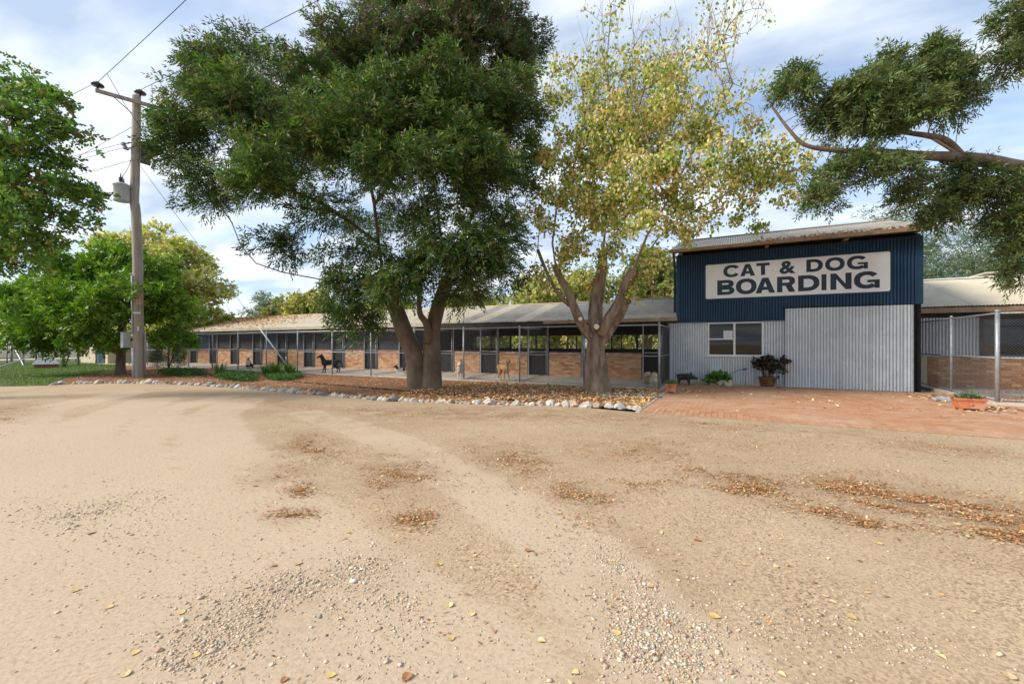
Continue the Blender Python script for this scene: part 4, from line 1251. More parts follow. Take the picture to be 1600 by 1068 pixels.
bl1 = px_blobs([(342, 112, 64, 64, 13.6, 1.5), (296, 185, 54, 52, 13.2, 1.5), (286, 250, 46, 45, 13.0, 1.5), (330, 292, 54, 42, 13.0, 1.4), (400, 170, 72, 75, 12.6), (420, 255, 72, 62, 12.0), (470, 130, 65, 62, 13.5), (370, 70, 38, 36, 14),
    (545, 90, 62, 60, 14.3), (572, 40, 26, 36, 14.8), (640, 75, 72, 66, 14.8), (720, 60, 80, 70, 15), (800, 80, 62, 70, 15.4), (690, -50, 130, 60, 15.4), (520, 205, 78, 75, 12), (600, 185, 80, 75, 11.6), (700, 170, 85, 85, 12), (785, 185, 70, 85, 13),
    (480, 300, 60, 42, 12.4), (560, 285, 55, 45, 12.2, .7), (640, 258, 75, 55, 11.2, .8), (740, 265, 75, 75, 11.6), (800, 290, 46, 65, 12.6),
    (560, 390, 50, 32, 12.8, 1.3), (545, 455, 48, 42, 12.4, 2.2), (600, 445, 55, 36, 12, 2.2), (650, 410, 55, 44, 12.2, 2), (725, 385, 64, 52, 11.6, 1.8), (795, 375, 42, 45, 12.6, 1.2), (770, 425, 48, 36, 12.4, 1.2), (720, 455, 26, 16, 12.8), (435, 385, 34, 14, 13.6, .6), (560, 498, 26, 18, 12.4, 1.5), (640, 340, 50, 30, 12.6, .7),
    (450, 200, 120, 105, 17, .22), (650, 140, 160, 130, 17.5, .22), (600, 330, 110, 50, 17, .15), (770, 300, 60, 110, 16.5, .3)], shrink=16)
at1, cc1, ci1 = clumpy(bl1, 610, 10, 0.64)
ctr1 = np.array(P(590, 330, 14.3))
def fol1(ND, par, rad, attr):
    k = 11
    pos = np.repeat(attr, k, 0) + RNG.normal(0, 0.13, (len(attr) * k, 3))
    cid = np.repeat(ci1, k)
    ax = norm(pos - np.repeat(cc1, k, 0)) * 1.1 + near_dirs(pos, ND, ctr1) * 0.35 + RNG.normal(0, 0.4, pos.shape)
    top = np.clip((pos[:, 2] - 9.0) / 3.5, 0, 1)
    ax[:, 2] += top * 0.8
    N = len(pos)
    c = pal([(0.070, 0.125, 0.024), (0.095, 0.155, 0.030), (0.050, 0.105, 0.028), (0.125, 0.160, 0.034), (0.20, 0.19, 0.075)], N, 0.2, [.3, .28, .22, .14, .06])
    c *= (RNG.uniform(0.72, 1.3, ci1.max() + 1)[cid])[:, None]
    tip_ = (RNG.uniform(0, 1, N) < top * 0.42)
    c[tip_] = pal([(0.13, 0.095, 0.070), (0.10, 0.065, 0.055), (0.13, 0.12, 0.055)], tip_.sum(), 0.2)
    V, C = sprays(pos, ax, 7, 0.21, 0.15, 0.037, RHOMB, 0.45, 0.8, c)
    return V, C, M['leaf']
make_tree('evergreen_tree', 'huge dark green tree with forked trunk growing in mulched bed', 'tree', T1, tp1, sd1, at1, M['bark_smooth'], M['bark'], fol1, tip=0.007, rmax=0.21, step=0.33, kill=0.4, trunk_kw=dict(amp=0.05, lobes=3, seed=1))

# --- yellowing autumn tree with the gnarled trunk
T2 = P(930, 611, 13.3); T2.z = 0
D = 13.3
tp2 = [([P(931, 615, D), P(931, 603, D), P(931, 585, D), P(930, 560, D), P(931, 538, D), P(933, 520, D), P(934, 502, D)], [0.45, 0.37, 0.30, 0.27, 0.265, 0.27, 0.20]),
       ([P(926, 530, D), P(912, 512, D - .1), P(902, 492, D - .15), P(890, 462, D - .2), P(876, 436, D - .2), P(868, 415, D - .2)], [0.17, 0.135, 0.125, 0.11, 0.10, 0.09]),
       ([P(931, 520, D), P(930, 495, D + .1), P(932, 465, D + .2), P(938, 430, D + .2), P(942, 395, D + .2)], [0.22, 0.19, 0.165, 0.15, 0.13]),
       ([P(938, 522, D - .1), P(952, 498, D - .3), P(968, 470, D - .4), P(980, 440, D - .5), P(990, 420, D - .6)], [0.19, 0.16, 0.145, 0.13, 0.11]),
       ([P(940, 532, D + .1), P(958, 508, D + .2), P(972, 485, D + .3), P(984, 450, D + .4), P(996, 415, D + .5)], [0.16, 0.14, 0.125, 0.11, 0.10]),
       ([P(897, 480, D - .15), P(880, 468, D - .2), P(866, 448, D - .2), P(852, 420, D - .2), P(840, 390, D - .1)], [0.07, 0.06, 0.05, 0.045, 0.04])]
sd2 = [polyline([(868, 415, D - .2), (863, 380, D - .2), (870, 320, D - .3), (900, 250, D - .2), (915, 170, D), (905, 120, D)]),
       polyline([(942, 395, D + .2), (948, 330, D + .2), (965, 250, D), (1000, 160, D), (1012, 120, D)]),
       polyline([(990, 420, D - .6), (1010, 370, D - .9), (1040, 320, D - 1.1), (1075, 250, D - 1), (1120, 180, D - .6), (1145, 130, D - .4)]),
       polyline([(996, 415, D + .5), (1030, 370, D + .6), (1085, 330, D + .5), (1140, 300, D), (1200, 260, D - .4)]),
       polyline([(840, 390, D - .1), (845, 330, D), (850, 260, D)]),
       polyline([(965, 250, D), (955, 180, D + .8), (950, 120, D + 1.1)]),
       polyline([(1040, 320, D - 1.1), (1020, 250, D - 1.6), (1000, 180, D - 1.8)]),
       polyline([(1120, 180, D - .6), (1165, 160, D - .4)])]
bl2 = px_blobs([(890, 230, 55, 60, 13), (880, 150, 45, 55, 13.2), (930, 130, 55, 60, 13.2), (960, 210, 65, 65, 12.6), (1020, 180, 65, 70, 12.6), (1040, 90, 60, 70, 13), (1110, 80, 55, 75, 13.2), (1160, 40, 40, 50, 13.2), (1090, 190, 60, 60, 12.4), (1160, 180, 50, 55, 12.8, .7), (1000, 280, 70, 50, 12), (1080, 270, 65, 50, 12), (1150, 270, 55, 48, 12.4), (1215, 265, 45, 30, 12.6), (1180, 320, 45, 30, 12.6, .8), (930, 300, 55, 50, 12.6), (870, 310, 35, 60, 13), (1000, 350, 60, 35, 12), (1060, 345, 50, 35, 12.2), (1110, 330, 40, 28, 12.4), (960, 390, 32, 22, 12.6, .6), (1010, 400, 30, 26, 12.4, .7), (880, 400, 30, 26, 13, .5), (960, 50, 60, 60, 13.8, .6), (1000, 150, 110, 100, 15.5, .4), (960, 300, 90, 60, 15, .35), (1000, 430, 18, 30, 12.8, .6), (900, 350, 45, 40, 13.2), (858, 430, 24, 40, 13.2, .6), (950, 430, 30, 30, 13.6, .5), (840, 360, 26, 40, 13.1, .8), (1240, 285, 34, 26, 12.5), (1190, 230, 45, 40, 12.6), (850, 200, 30, 50, 13.2)])
at2, cc2, ci2 = clumpy(bl2, 430, 7, 0.40, 0.8)
at2b = at2
def fol2(ND, par, rad, attr):
    k = 20
    a = at2
    pos = np.repeat(a, k, 0) + RNG.normal(0, 0.10, (len(a) * k, 3))
    cid = np.repeat(ci2, k)
    keep = RNG.uniform(0, 1, len(pos)) < np.clip(1.1 - (pos[:, 2] - 7.0) / 4.2 - 0.10 * np.clip(pos[:, 0] + 2.0, 0, 4) * (pos[:, 2] > 6.5), 0.10, 1)
    pos, cid = pos[keep], cid[keep]
    N = len(pos)
    ax = RNG.normal(0, 0.5, pos.shape) + np.array([0, 0, -0.75])
    nr = norm(RNG.normal(0, 0.6, pos.shape) + norm(np.array([0, 0, CAM_H]) - pos) * 0.3 + np.array([0, 0, .5]))
    L = RNG.uniform(0.055, 0.125, N)
    V = leaves(pos, ax, nr, L, L * RNG.uniform(0.7, 0.95, N), OVATE, 0.2)
    f = 0.75 * RNG.uniform(0, 1, N) + 0.42 * RNG.uniform(0, 1, ci2.max() + 1)[cid]
    c = pal([(0.70, 0.59, 0.24), (0.76, 0.65, 0.36), (0.60, 0.55, 0.16)], N, 0.14)
    g = f < 0.58
    c[g] = pal([(0.27, 0.35, 0.06), (0.36, 0.42, 0.085), (0.18, 0.26, 0.05)], g.sum(), 0.2)
    o_ = f > 1.02
    c[o_] = pal([(0.50, 0.26, 0.10), (0.42, 0.20, 0.08)], o_.sum(), 0.15)
    return V, C_(c), M['leaf_pale']
def C_(c): return np.clip(c, 0.003, 0.9)
t2, ND2, par2, rad2 = make_tree('autumn_tree', 'tree with yellow and green autumn leaves and gnarled pale trunk', 'tree', T2, tp2, sd2, at2b, M['bark_pale'], M['twig'], fol2, tip=0.0055, rmax=0.10, step=0.28, kill=0.32, trunk_kw=dict(amp=0.21, lobes=5, seed=5), trunk_sides=34)
top_ = np.where((ND2[:, 2] > 7.2) & (rad2 < 0.03))[0]
tw = MB()
for i in RNG.choice(top_, 330):
    p0 = Vector(ND2[i]); L = random.uniform(0.5, 1.3)
    d = Vector((random.gauss(0.08, .28), random.gauss(0, .28), 1.0)).normalized()
    b_ = Vector((random.gauss(0, .10), random.gauss(0, .10), 0))
    tw.tube([p0, p0 + d * L * .5 + b_ * .4, p0 + d * L + b_], [0.007, 0.005, 0.002], 4, False)
    if random.random() < .6:
        q = p0 + d * L * .5 + b_ * .4
        d2 = (d + Vector((random.gauss(0, .5), random.gauss(0, .5), 0))).normalized()
        tw.tube([q, q + d2 * L * .4], [0.004, 0.0015], 4, False)
tws = part('bare_twigs', tw, M['twig'], t2); tws['kind'] = 'stuff'
for cx, cy, cd, rr in ((907, 498, D - .32, 0.065), (932, 510, D - .46, 0.085)):
    c = P(cx, cy, cd)
    dv = Vector((-ray(cx)[0], -ray(cx)[1], 0.12)).normalized()
    st_ = part('cut_stub', MB().tube([c - dv * 0.3, c], [rr * 1.25, rr], 14), M['bark_pale'], t2, True)
    part('cut_face', MB().tube([c - dv * 0.01, c + dv * 0.008], rr * 0.93, 14), M['cut_wood'], st_)

# --- bright green low tree behind the pole
T5 = G(188, 585); D5 = T5.length and (CAM_H * F_PX / (585 - HY))
tp5 = [([P(188, 588, D5), P(188, 572, D5), P(189, 555, D5), P(190, 535, D5), P(191, 510, D5), P(192, 480, D5)], [0.29, 0.20, 0.18, 0.18, 0.16, 0.13]),
       ([P(188, 552, D5), P(177, 547, D5 - .1), P(165, 545, D5 - .2), P(152, 538, D5 - .3), P(140, 528, D5 - .4)], [0.15, 0.12, 0.10, 0.09, 0.07])]
sd5 = [polyline([(192, 480, D5), (190, 450, D5), (185, 420, D5), (180, 400, D5)]), polyline([(191, 510, D5), (230, 480, D5 - .3), (270, 455, D5 - .5)]), polyline([(190, 535, D5), (165, 545, D5 - .2), (140, 528, D5 - .4), (110, 505, D5 - .6), (70, 495, D5 - .8), (30, 490, D5 - 1)]), polyline([(192, 480, D5), (150, 460, D5 - .4), (100, 440, D5 - .6), (50, 430, D5 - .6)]), polyline([(191, 510, D5), (200, 480, D5 + 1.5), (210, 450, D5 + 2.5)])]
bl5 = px_blobs([(185, 410, 55, 28, D5), (130, 425, 55, 30, D5), (230, 430, 50, 32, D5 - .3), (265, 465, 42, 36, D5 - .4), (285, 500, 26, 36, D5 - .3), (200, 470, 60, 40, D5 - 1.4), (140, 470, 60, 38, D5 - 1.6), (80, 465, 55, 36, D5 - 1.2), (30, 470, 45, 36, D5 - .8), (-20, 480, 40, 36, D5 - .6), (40, 520, 50, 26, D5 - 1), (95, 515, 50, 28, D5 - 1.3), (140, 515, 40, 22, D5 - 1.3), (60, 540, 26, 10, D5 - 1, .8), (240, 505, 40, 32, D5 - 1), (275, 535, 20, 16, D5 - .4), (170, 450, 110, 50, D5 + 2.2, .5), (60, 480, 70, 45, D5 + 1.5, .5), (160, 530, 26, 12, D5 - 1.2, .6)])
at5, cc5, _ = clumpy(bl5, 185, 8, 0.55)
ctr5 = np.array(P(165, 500, D5))
def simple_foliage(ctr, cols, w, k, sig, ll, lw, outline, mname, m=5, rach=0.2, droop=0.35, up=0.0, jit=0.2, cc=None):
    def f(ND, par, rad, attr):
        pos = np.repeat(attr, k, 0) + RNG.normal(0, sig, (len(attr) * k, 3))
        ax = near_dirs(pos, ND, ctr) * 0.8 + RNG.normal(0, 0.55, pos.shape) + np.array([0, 0, up])
        if cc is not None: ax = norm(pos - np.repeat(cc, k, 0)) * 1.0 + RNG.normal(0, 0.4, pos.shape)
        c = pal(cols, len(pos), jit, w)
        V, C = sprays(pos, ax, m, rach, ll, lw, outline, droop, 0.9, c)
        return V, C, M[mname]
    return f
make_tree('shade_tree', 'low spreading tree with bright green leaves behind the power pole', 'tree', T5, tp5, sd5, at5, M['bark'], M['bark'],
    simple_foliage(ctr5, [(0.13, 0.26, 0.026), (0.17, 0.31, 0.036), (0.095, 0.20, 0.022), (0.22, 0.34, 0.05)], None, 10, 0.13, 0.17, 0.075, OVATE, 'leaf', 5, 0.22, 0.3, cc=cc5), tip=0.008, rmax=0.15, step=0.4, kill=0.45, trunk_kw=dict(amp=0.07, seed=9))

# --- yellow tree further back on the left
D6 = 34.0
T6 = P(265, 545, D6); T6.z = 0
sd6 = [[tuple(T6)] + polyline([(265, 520, D6), (262, 480, D6), (258, 430, D6), (255, 390, D6)]), polyline([(262, 480, D6), (300, 440, D6), (325, 420, D6)]), polyline([(262, 480, D6), (220, 430, D6), (205, 400, D6)]), polyline([(265, 510, D6), (310, 480, D6), (345, 470, D6)])]
bl6 = px_blobs([(240, 378, 45, 24, D6), (195, 385, 40, 20, D6), (285, 400, 40, 30, D6), (315, 430, 34, 30, D6 - .5), (335, 470, 26, 32, D6 - .5), (260, 420, 60, 40, D6 - 1), (300, 480, 45, 36, D6 - 1.5), (220, 430, 60, 40, D6), (250, 500, 60, 26, D6 - 1), (345, 500, 20, 16, D6)])
at6, cc6, _ = clumpy(bl6, 110, 8, 0.8)
make_tree('yellowing_tree', 'rounded tree turning pale yellow standing behind bright green tree', 'tree', T6, None, sd6, at6, M['bark'], M['twig'],
    simple_foliage(np.array(P(265, 480, D6)), [(0.50, 0.48, 0.15), (0.58, 0.55, 0.25), (0.32, 0.40, 0.08), (0.43, 0.46, 0.11), (0.50, 0.36, 0.13)], [.28, .24, .24, .2, .04], 12, 0.2, 0.2, 0.14, OVATE, 'leaf_pale', 4, 0.22, 0.4, cc=cc6), tip=0.011, rmax=0.22, step=0.5, kill=0.6)

# --- tree reaching in from the left edge
D4 = 11.5
T4 = P(-150, 600, D4); T4.z = 0
sd4 = [[tuple(T4)] + polyline([(-150, 520, D4), (-140, 420, D4), (-120, 300, D4), (-90, 180, D4), (-60, 90, D4)]), polyline([(-140, 400, D4), (-70, 350, D4), (0, 330, D4), (70, 325, D4), (130, 320, D4)]), polyline([(-120, 300, D4), (-50, 250, D4), (20, 235, D4), (90, 235, D4)]), polyline([(-100, 220, D4), (-40, 160, D4), (30, 150, D4), (80, 160, D4)]), polyline([(-140, 430, D4), (-70, 410, D4), (-10, 390, D4), (50, 375, D4)])]
bl4 = px_blobs([(15, 120, 26, 20, D4), (50, 145, 30, 20, D4), (85, 160, 22, 16, D4), (20, 180, 40, 22, D4 - .3), (70, 195, 40, 20, D4), (105, 205, 26, 14, D4), (30, 240, 50, 26, D4 - .4), (90, 250, 34, 18, D4), (60, 290, 55, 22, D4 - .3), (120, 290, 30, 18, D4), (145, 315, 20, 16, D4), (40, 335, 60, 22, D4 - .5), (100, 335, 40, 16, D4 - .2), (20, 372, 46, 18, D4 - .4), (60, 370, 30, 10, D4, .6), (10, 405, 34, 16, D4, .7), (-40, 300, 50, 80, D4), (-40, 170, 40, 60, D4), (-60, 400, 50, 60, D4), (-100, 200, 60, 120, D4, .5)])
at4, cc4, _ = clumpy(bl4, 150, 5, 0.32, 0.5)
make_tree('oak_tree', 'green leafy tree reaching in from beside the lawn', 'tree', T4, [([T4, P(-150, 520, D4), P(-140, 420, D4), P(-122, 310, D4)], [0.32, 0.25, 0.21, 0.16])], sd4, at4, M['bark'], M['twig'],
    simple_foliage(np.array(P(-90, 300, D4)), [(0.12, 0.24, 0.038), (0.16, 0.29, 0.05), (0.09, 0.18, 0.032), (0.21, 0.28, 0.065), (0.26, 0.16, 0.06)], [.34, .28, .24, .10, .04], 9, 0.10, 0.105, 0.07, LOBED, 'leaf', 4, 0.15, 0.45, cc=cc4), tip=0.006, rmax=0.16, step=0.3, kill=0.3)

# --- tree reaching in from the right, its heavy limb over the annexe roof
D3 = 10.2
T3 = Vector((9.1, 13.2, 0))
limb3 = [Vector((9.1, 13.2, 3.9)), P(1720, 280, 10.4), P(1640, 268, 10.3), P(1590, 262, 10.2), P(1545, 252, 10.2), P(1500, 246, 10.2), P(1440, 243, 10.2), P(1380, 238, 10.2), P(1320, 236, 10.2), P(1262, 228, 10.3), P(1235, 205, 10.4), P(1205, 165, 10.5)]
tp3 = [([T3, T3 + Vector((0, 0, 1.5)), T3 + Vector((0.05, 0, 3.0)), T3 + Vector((0.1, 0, 4.6)), T3 + Vector((0.3, 0.2, 7.0))], [0.42, 0.34, 0.32, 0.28, 0.2]),
       (limb3, [0.24, 0.20, 0.185, 0.17, 0.15, 0.125, 0.10, 0.08, 0.06, 0.045, 0.035, 0.022]),
       ([P(1505, 246, 10.2), P(1480, 220, 10.1), P(1450, 212, 10.0), P(1410, 206, 10.0), P(1380, 197, 10.0)], [0.08, 0.07, 0.06, 0.045, 0.03]),
       ([P(1412, 206, 10.0), P(1400, 180, 10.0), P(1380, 165, 10.0)], [0.045, 0.04, 0.03])]
sd3 = [[tuple(p) for p in limb3], polyline([(1505, 246, 10.2), (1450, 212, 10), (1410, 206, 10), (1390, 170, 10), (1400, 120, 10)]), polyline([(1440, 243, 10.2), (1395, 262, 10), (1360, 285, 10), (1345, 288, 10)]), [tuple(limb3[2])] + polyline([(1600, 320, 10.4), (1540, 335, 10.4), (1480, 335, 10.3)]), [tuple(limb3[0]), tuple(T3 + Vector((0.1, 0, 4.6)))] + polyline([(1720, 120, 10), (1640, 60, 10), (1600, 40, 10)]), [tuple(limb3[2])] + polyline([(1610, 370, 10), (1590, 410, 10)])]
bl3 = px_blobs([(1400, 95, 32, 22, 10), (1440, 85, 34, 20, 10.2), (1380, 130, 50, 28, 10), (1450, 125, 44, 26, 10.2), (1500, 115, 26, 16, 10.3), (1340, 160, 48, 28, 10), (1400, 175, 50, 28, 9.8), (1460, 165, 40, 22, 10.2), (1300, 175, 30, 24, 10.2), (1345, 195, 44, 20, 10), (1250, 120, 24, 16, 10.5), (1235, 145, 18, 12, 10.4, .7), (1485, 155, 26, 12, 10.4), (1310, 270, 26, 20, 10.2), (1290, 305, 16, 16, 10.2), (1350, 265, 30, 16, 10), (1390, 262, 36, 16, 9.9), (1425, 305, 34, 16, 10.2, .6), (1465, 334, 30, 10, 10.2, .4), (1490, 305, 44, 22, 10.4), (1550, 300, 40, 24, 10.4), (1595, 330, 34, 30, 10.2), (1545, 345, 40, 16, 10.4, .8), (1605, 385, 26, 28, 10), (1595, 425, 14, 14, 10), (1500, 270, 40, 10, 10.4, .7), (1590, 20, 26, 20, 10), (1620, 60, 36, 26, 10), (1580, 95, 22, 14, 10), (1680, 330, 60, 60, 10.2, .6), (1690, 60, 60, 80, 10.2, .6)], shrink=8)
at3, cc3, _ = clumpy(bl3, 175, 9, 0.34)
make_tree('overhanging_tree', 'dark green tree whose heavy crooked limb reaches over the shed roof', 'tree', T3, tp3, sd3, at3, M['bark'], M['twig'],
    simple_foliage(np.array(P(1500, 240, 10.2)), [(0.10, 0.15, 0.042), (0.135, 0.19, 0.054), (0.075, 0.12, 0.04), (0.18, 0.205, 0.075)], None, 10, 0.09, 0.125, 0.031, RHOMB, 'leaf', 7, 0.17, 0.35, cc=cc3), tip=0.0075, rmax=0.06, step=0.26, kill=0.28, trunk_kw=dict(amp=0.07, seed=3), trunk_sides=14)

# --- trees beyond the buildings
def far_tree(name, label, X, Y, h, w, cols, n, leaf=0.26, zlo=0.3, group='trees growing beyond the kennels', bark='bark', lean=0.0, k=9, outline=RHOMB, thin=1.0, lw=0.7):
    base = Vector((X, Y, 0))
    tr = [(X, Y, 0), (X + lean * 0.3, Y, h * 0.25), (X + lean * 0.7, Y, h * 0.5), (X + lean, Y, h * 0.78)]
    seeds = [tr]
    bl = []
    nb = 13
    for i in range(nb):
        a = i * 2.4 + random.uniform(-.3, .3)
        f = (i + 0.5) / nb
        z = h * (zlo + (0.92 - zlo) * f)
        rr = w * 0.5 * math.sin(math.pi * min(1, 0.25 + 0.75 * f) * 0.95) * 0.8
        c = (X + lean * f + rr * math.cos(a), Y + rr * math.sin(a), z + random.uniform(-.2, .2))
        s = w * random.uniform(0.17, 0.26)
        bl.append((c, (s, s, s * 0.75 * thin), 1.0))
        seeds.append([(X + lean * f * .7, Y, max(h * 0.22, z - h * 0.22)), ((c[0] + X + lean * f) / 2, (c[1] + Y) / 2, z - h * 0.06)])
    at, ccf, _ = clumpy(bl, n // 6, 6, 0.5)
    trk = [([Vector(p) for p in tr], [w * 0.045 + 0.08, w * 0.034 + 0.05, w * 0.024 + 0.03, 0.05])]
    make_tree(name, label, 'tree', base, trk, seeds, at, M[bark], M['twig'], simple_foliage(np.array((X, Y, h * 0.5)), cols, None, k, 0.30, leaf, leaf * lw, outline, 'leaf_pale', 4, leaf, 0.5, cc=ccf), tip=0.012, rmax=0.14, step=0.6, kill=0.7, group=group, trunk_sides=10)
OLIVE = [(0.22, 0.25, 0.06), (0.30, 0.30, 0.085), (0.16, 0.20, 0.05), (0.36, 0.31, 0.11)]
YELG = [(0.33, 0.37, 0.08), (0.45, 0.43, 0.13), (0.23, 0.29, 0.06), (0.48, 0.41, 0.17)]
BLUEG = [(0.13, 0.19, 0.095), (0.18, 0.23, 0.13), (0.10, 0.15, 0.08)]
def at_px(x, d): a = ray(x); return a[0] * d, a[1] * d
x_, y_ = at_px(905, 38); far_tree('background_tree', 'loose yellow green tree standing behind the kennel roof beside the gnarled tree', x_, y_, 8.2, 8.0, YELG, 520)
x_, y_ = at_px(1010, 36); far_tree('background_tree', 'thin olive tree standing behind kennel roof close to the blue shed', x_, y_, 9.0, 7.5, OLIVE, 480, lean=0.6)
x_, y_ = at_px(835, 42); far_tree('background_tree', 'green and yellow tree behind kennel roof between the two big trees', x_, y_, 7.0, 7.5, YELG, 420)
x_, y_ = at_px(730, 44); far_tree('background_tree', 'olive tree behind the kennel roof, half hidden by the huge evergreen', x_, y_, 7.0, 8, OLIVE, 380)
x_, y_ = at_px(600, 50); far_tree('background_tree', 'pale olive tree seen under the huge evergreen above kennel roof', x_, y_, 6.5, 9, YELG, 380)
x_, y_ = at_px(415, 62); far_tree('background_tree', 'small blue green gum tree above the cream kennel roof', x_, y_, 8.8, 5.0, BLUEG, 280, leaf=0.30, outline=RHOMB, lw=0.3)
x_, y_ = at_px(452, 60); far_tree('background_tree', 'bronze and olive tree beside the blue green gum', x_, y_, 8.0, 6.5, OLIVE, 340, leaf=0.3)
x_, y_ = at_px(492, 56); far_tree('background_tree', 'yellow green rounded tree right of the bronze tree above the roof', x_, y_, 8.3, 7.5, YELG, 380, leaf=0.3)
x_, y_ = at_px(1470, 30); far_tree('background_tree', 'grey green gum with dark leaning trunk behind the annexe roof', x_, y_, 9.8, 8.5, BLUEG, 640, leaf=0.2, outline=RHOMB, lw=0.32, lean=2.4, zlo=0.4)
x_, y_ = at_px(1385, 34); far_tree('background_tree', 'sparse grey green gum rising behind the blue shed roof', x_, y_, 12.4, 8.0, BLUEG, 460, leaf=0.2, outline=RHOMB, lw=0.3, zlo=0.5)
x_, y_ = at_px(1570, 34); far_tree('background_tree', 'dense grey green gum behind the annexe roof vent', x_, y_, 8.0, 9.0, BLUEG, 560, leaf=0.22, outline=RHOMB, lw=0.35)
x_, y_ = at_px(1700, 30); far_tree('background_tree', 'green tree behind the annexe away from the shed', x_, y_, 9.0, 8.0, OLIVE, 300)
for i, (xx, dd, hh, ww, lab) in enumerate([(60, 68, 7.0, 11, 'broad olive tree on the dry bank behind the lawn fence'), (-60, 60, 8.0, 12, 'tall olive tree on the dry bank beside the lawn fence end'), (150, 60, 5.0, 9, 'low olive tree behind the beige hut')]):
    x_, y_ = at_px(xx, dd); far_tree('background_tree', lab, x_, y_, hh, ww, OLIVE, 300, leaf=0.34, group='trees beyond the lawn')
for i in range(7):
    far_tree('paddock_tree', 'leafy tree in the paddock seen through kennel openings', -30 + i * 7 + random.uniform(-1, 1), 58 + random.uniform(-5, 6), random.uniform(5, 7), random.uniform(7, 9), YELG if i % 2 else OLIVE, 200, leaf=0.36, zlo=0.12, group='paddock trees seen through the kennels', k=7)
# low olive hedge right behind the kennel ridge on the left
hp = []
for i in range(26):
    x_, y_ = at_px(392 + i * 8, 48 + (i % 3))
    hp.append(((x_, y_, 2.4), (1.3, 1.2, 1.9 + 0.35 * math.sin(i * 1.7)), 1.0))
hat = blob_points(hp, 700)
hx, hy = at_px(490, 48)
hedge = thing('hedge', (hx, hy, 0), 'long olive green hedge showing just above the cream kennel roof', 'hedge')
pos = np.repeat(hat, 10, 0) + RNG.normal(0, 0.25, (len(hat) * 10, 3))
V, C = sprays(pos, RNG.normal(0, 0.6, pos.shape) + np.array([0, 0, .5]), 4, 0.2, 0.2, 0.12, OVATE, 0.2, 0.9, pal([(0.16, 0.19, 0.035), (0.22, 0.24, 0.05), (0.11, 0.14, 0.03)], len(pos), 0.2))
put('foliage', poly_mesh('foliage', V, C, BASE[hedge]), M['leaf'], hedge)
st = MB()
for i in range(0, 26, 2):
    c = hp[i][0]
    st.tube([(c[0], c[1], 0), (c[0] + .1, c[1], 1.0), (c[0] - .1, c[1], 2.4)], [0.07, 0.05, 0.02], 6)
part('stems', st, M['bark'], hedge)

# ------------------------------------------------------------------ power pole
PB = G(216, 590.5)
DP = CAM_H * F_PX / (590.5 - HY)
pole = thing('power_pole', PB, 'tall weathered timber power pole with crossarm and grey transformer', 'power pole')
pp = [P(218, 592, DP), P(217, 540, DP), P(216, 480, DP), P(215, 400, DP), P(212, 330, DP), P(209.5, 312, DP), P(211, 280, DP), P(213, 200, DP), P(213.5, 150, DP)]
shaft = part('shaft', rough_trunk([(pp, [0.225, 0.20, 0.19, 0.18, 0.175, 0.175, 0.165, 0.155, 0.15])], 16, amp=0.025, lobes=2, seed=2), M['pole_wood'], pole, True)
top = P(213.5, 150, DP)
AZ_ = 11.98
AD = Vector((0.36, 0.93, 0)); AN = Vector((0.93, -0.36, 0))
AC = Vector((PB.x, PB.y, AZ_)) + AN * 0.22
amb = MB()
amb.add([AC + AD * a + AN * b_ * 0.06 + Vector((0, 0, c_ * 0.065)) for a in (-1.35, 1.25) for b_, c_ in ((-1, -1), (1, -1), (1, 1), (-1, 1))], [(3, 2, 1, 0), (4, 5, 6, 7)] + [(i, (i + 1) % 4, 4 + (i + 1) % 4, 4 + i) for i in range(4)])
part('crossarm', amb, M['pole_wood'], pole)
part('arm_brace', MB().tube([AC + AD * 0.8 + Vector((0, 0, -0.065)), AC + Vector((0, 0, -0.7)) - AN * 0.04], 0.02, 6), M['galv'], pole)
part('arm_brace', MB().tube([AC - AD * 0.8 + Vector((0, 0, -0.065)), AC + Vector((0, 0, -0.7)) - AN * 0.04], 0.02, 6), M['galv'], pole)
INS = [AC - AD * 1.28 + Vector((0, 0, 0.065)), Vector((top.x + 0.02, top.y + 0.12, top.z + 0.02)), AC + AD * 1.18 + Vector((0, 0, 0.065))]
IPROF = [(0.035, 0.0), (0.04, 0.10), (0.20, 0.13), (0.22, 0.17), (0.20, 0.21), (0.09, 0.25), (0.07, 0.30), (0.05, 0.31)]
for p_ in INS:
    part('insulator', MB().lathe(p_, IPROF, 16), M['porcelain'], pole, True)
# transformer can on the left
tc_ = P(190, 300, DP - 0.35)
can = part('transformer', MB().lathe((tc_.x, tc_.y, tc_.z - 0.42), [(0.20, 0.0), (0.27, 0.02), (0.275, 0.08), (0.275, 0.66), (0.31, 0.68), (0.31, 0.73), (0.27, 0.74), (0.2, 0.79), (0.05, 0.81)], 22), M['grey_box'], pole, True)
for dx in (-0.12, 0.11):
    part('bushing', MB().lathe((tc_.x + dx * 0.8, tc_.y - dx * 0.6, tc_.z + 0.35), [(0.05, 0), (0.05, 0.08), (0.085, 0.10), (0.05, 0.13), (0.08, 0.16), (0.045, 0.19), (0.07, 0.22), (0.03, 0.27), (0.012, 0.42)], 12), M['porcelain'] if dx > 0 else M['porcelain_grey'], can, True)
part('bracket', MB().tube([(tc_.x, tc_.y, tc_.z + 0.1), (PB.x - 0.1, PB.y, tc_.z + 0.12)], 0.035, 6).tube([(tc_.x, tc_.y, tc_.z - 0.25), (PB.x - 0.1, PB.y, tc_.z - 0.22)], 0.035, 6), M['galv'], can)
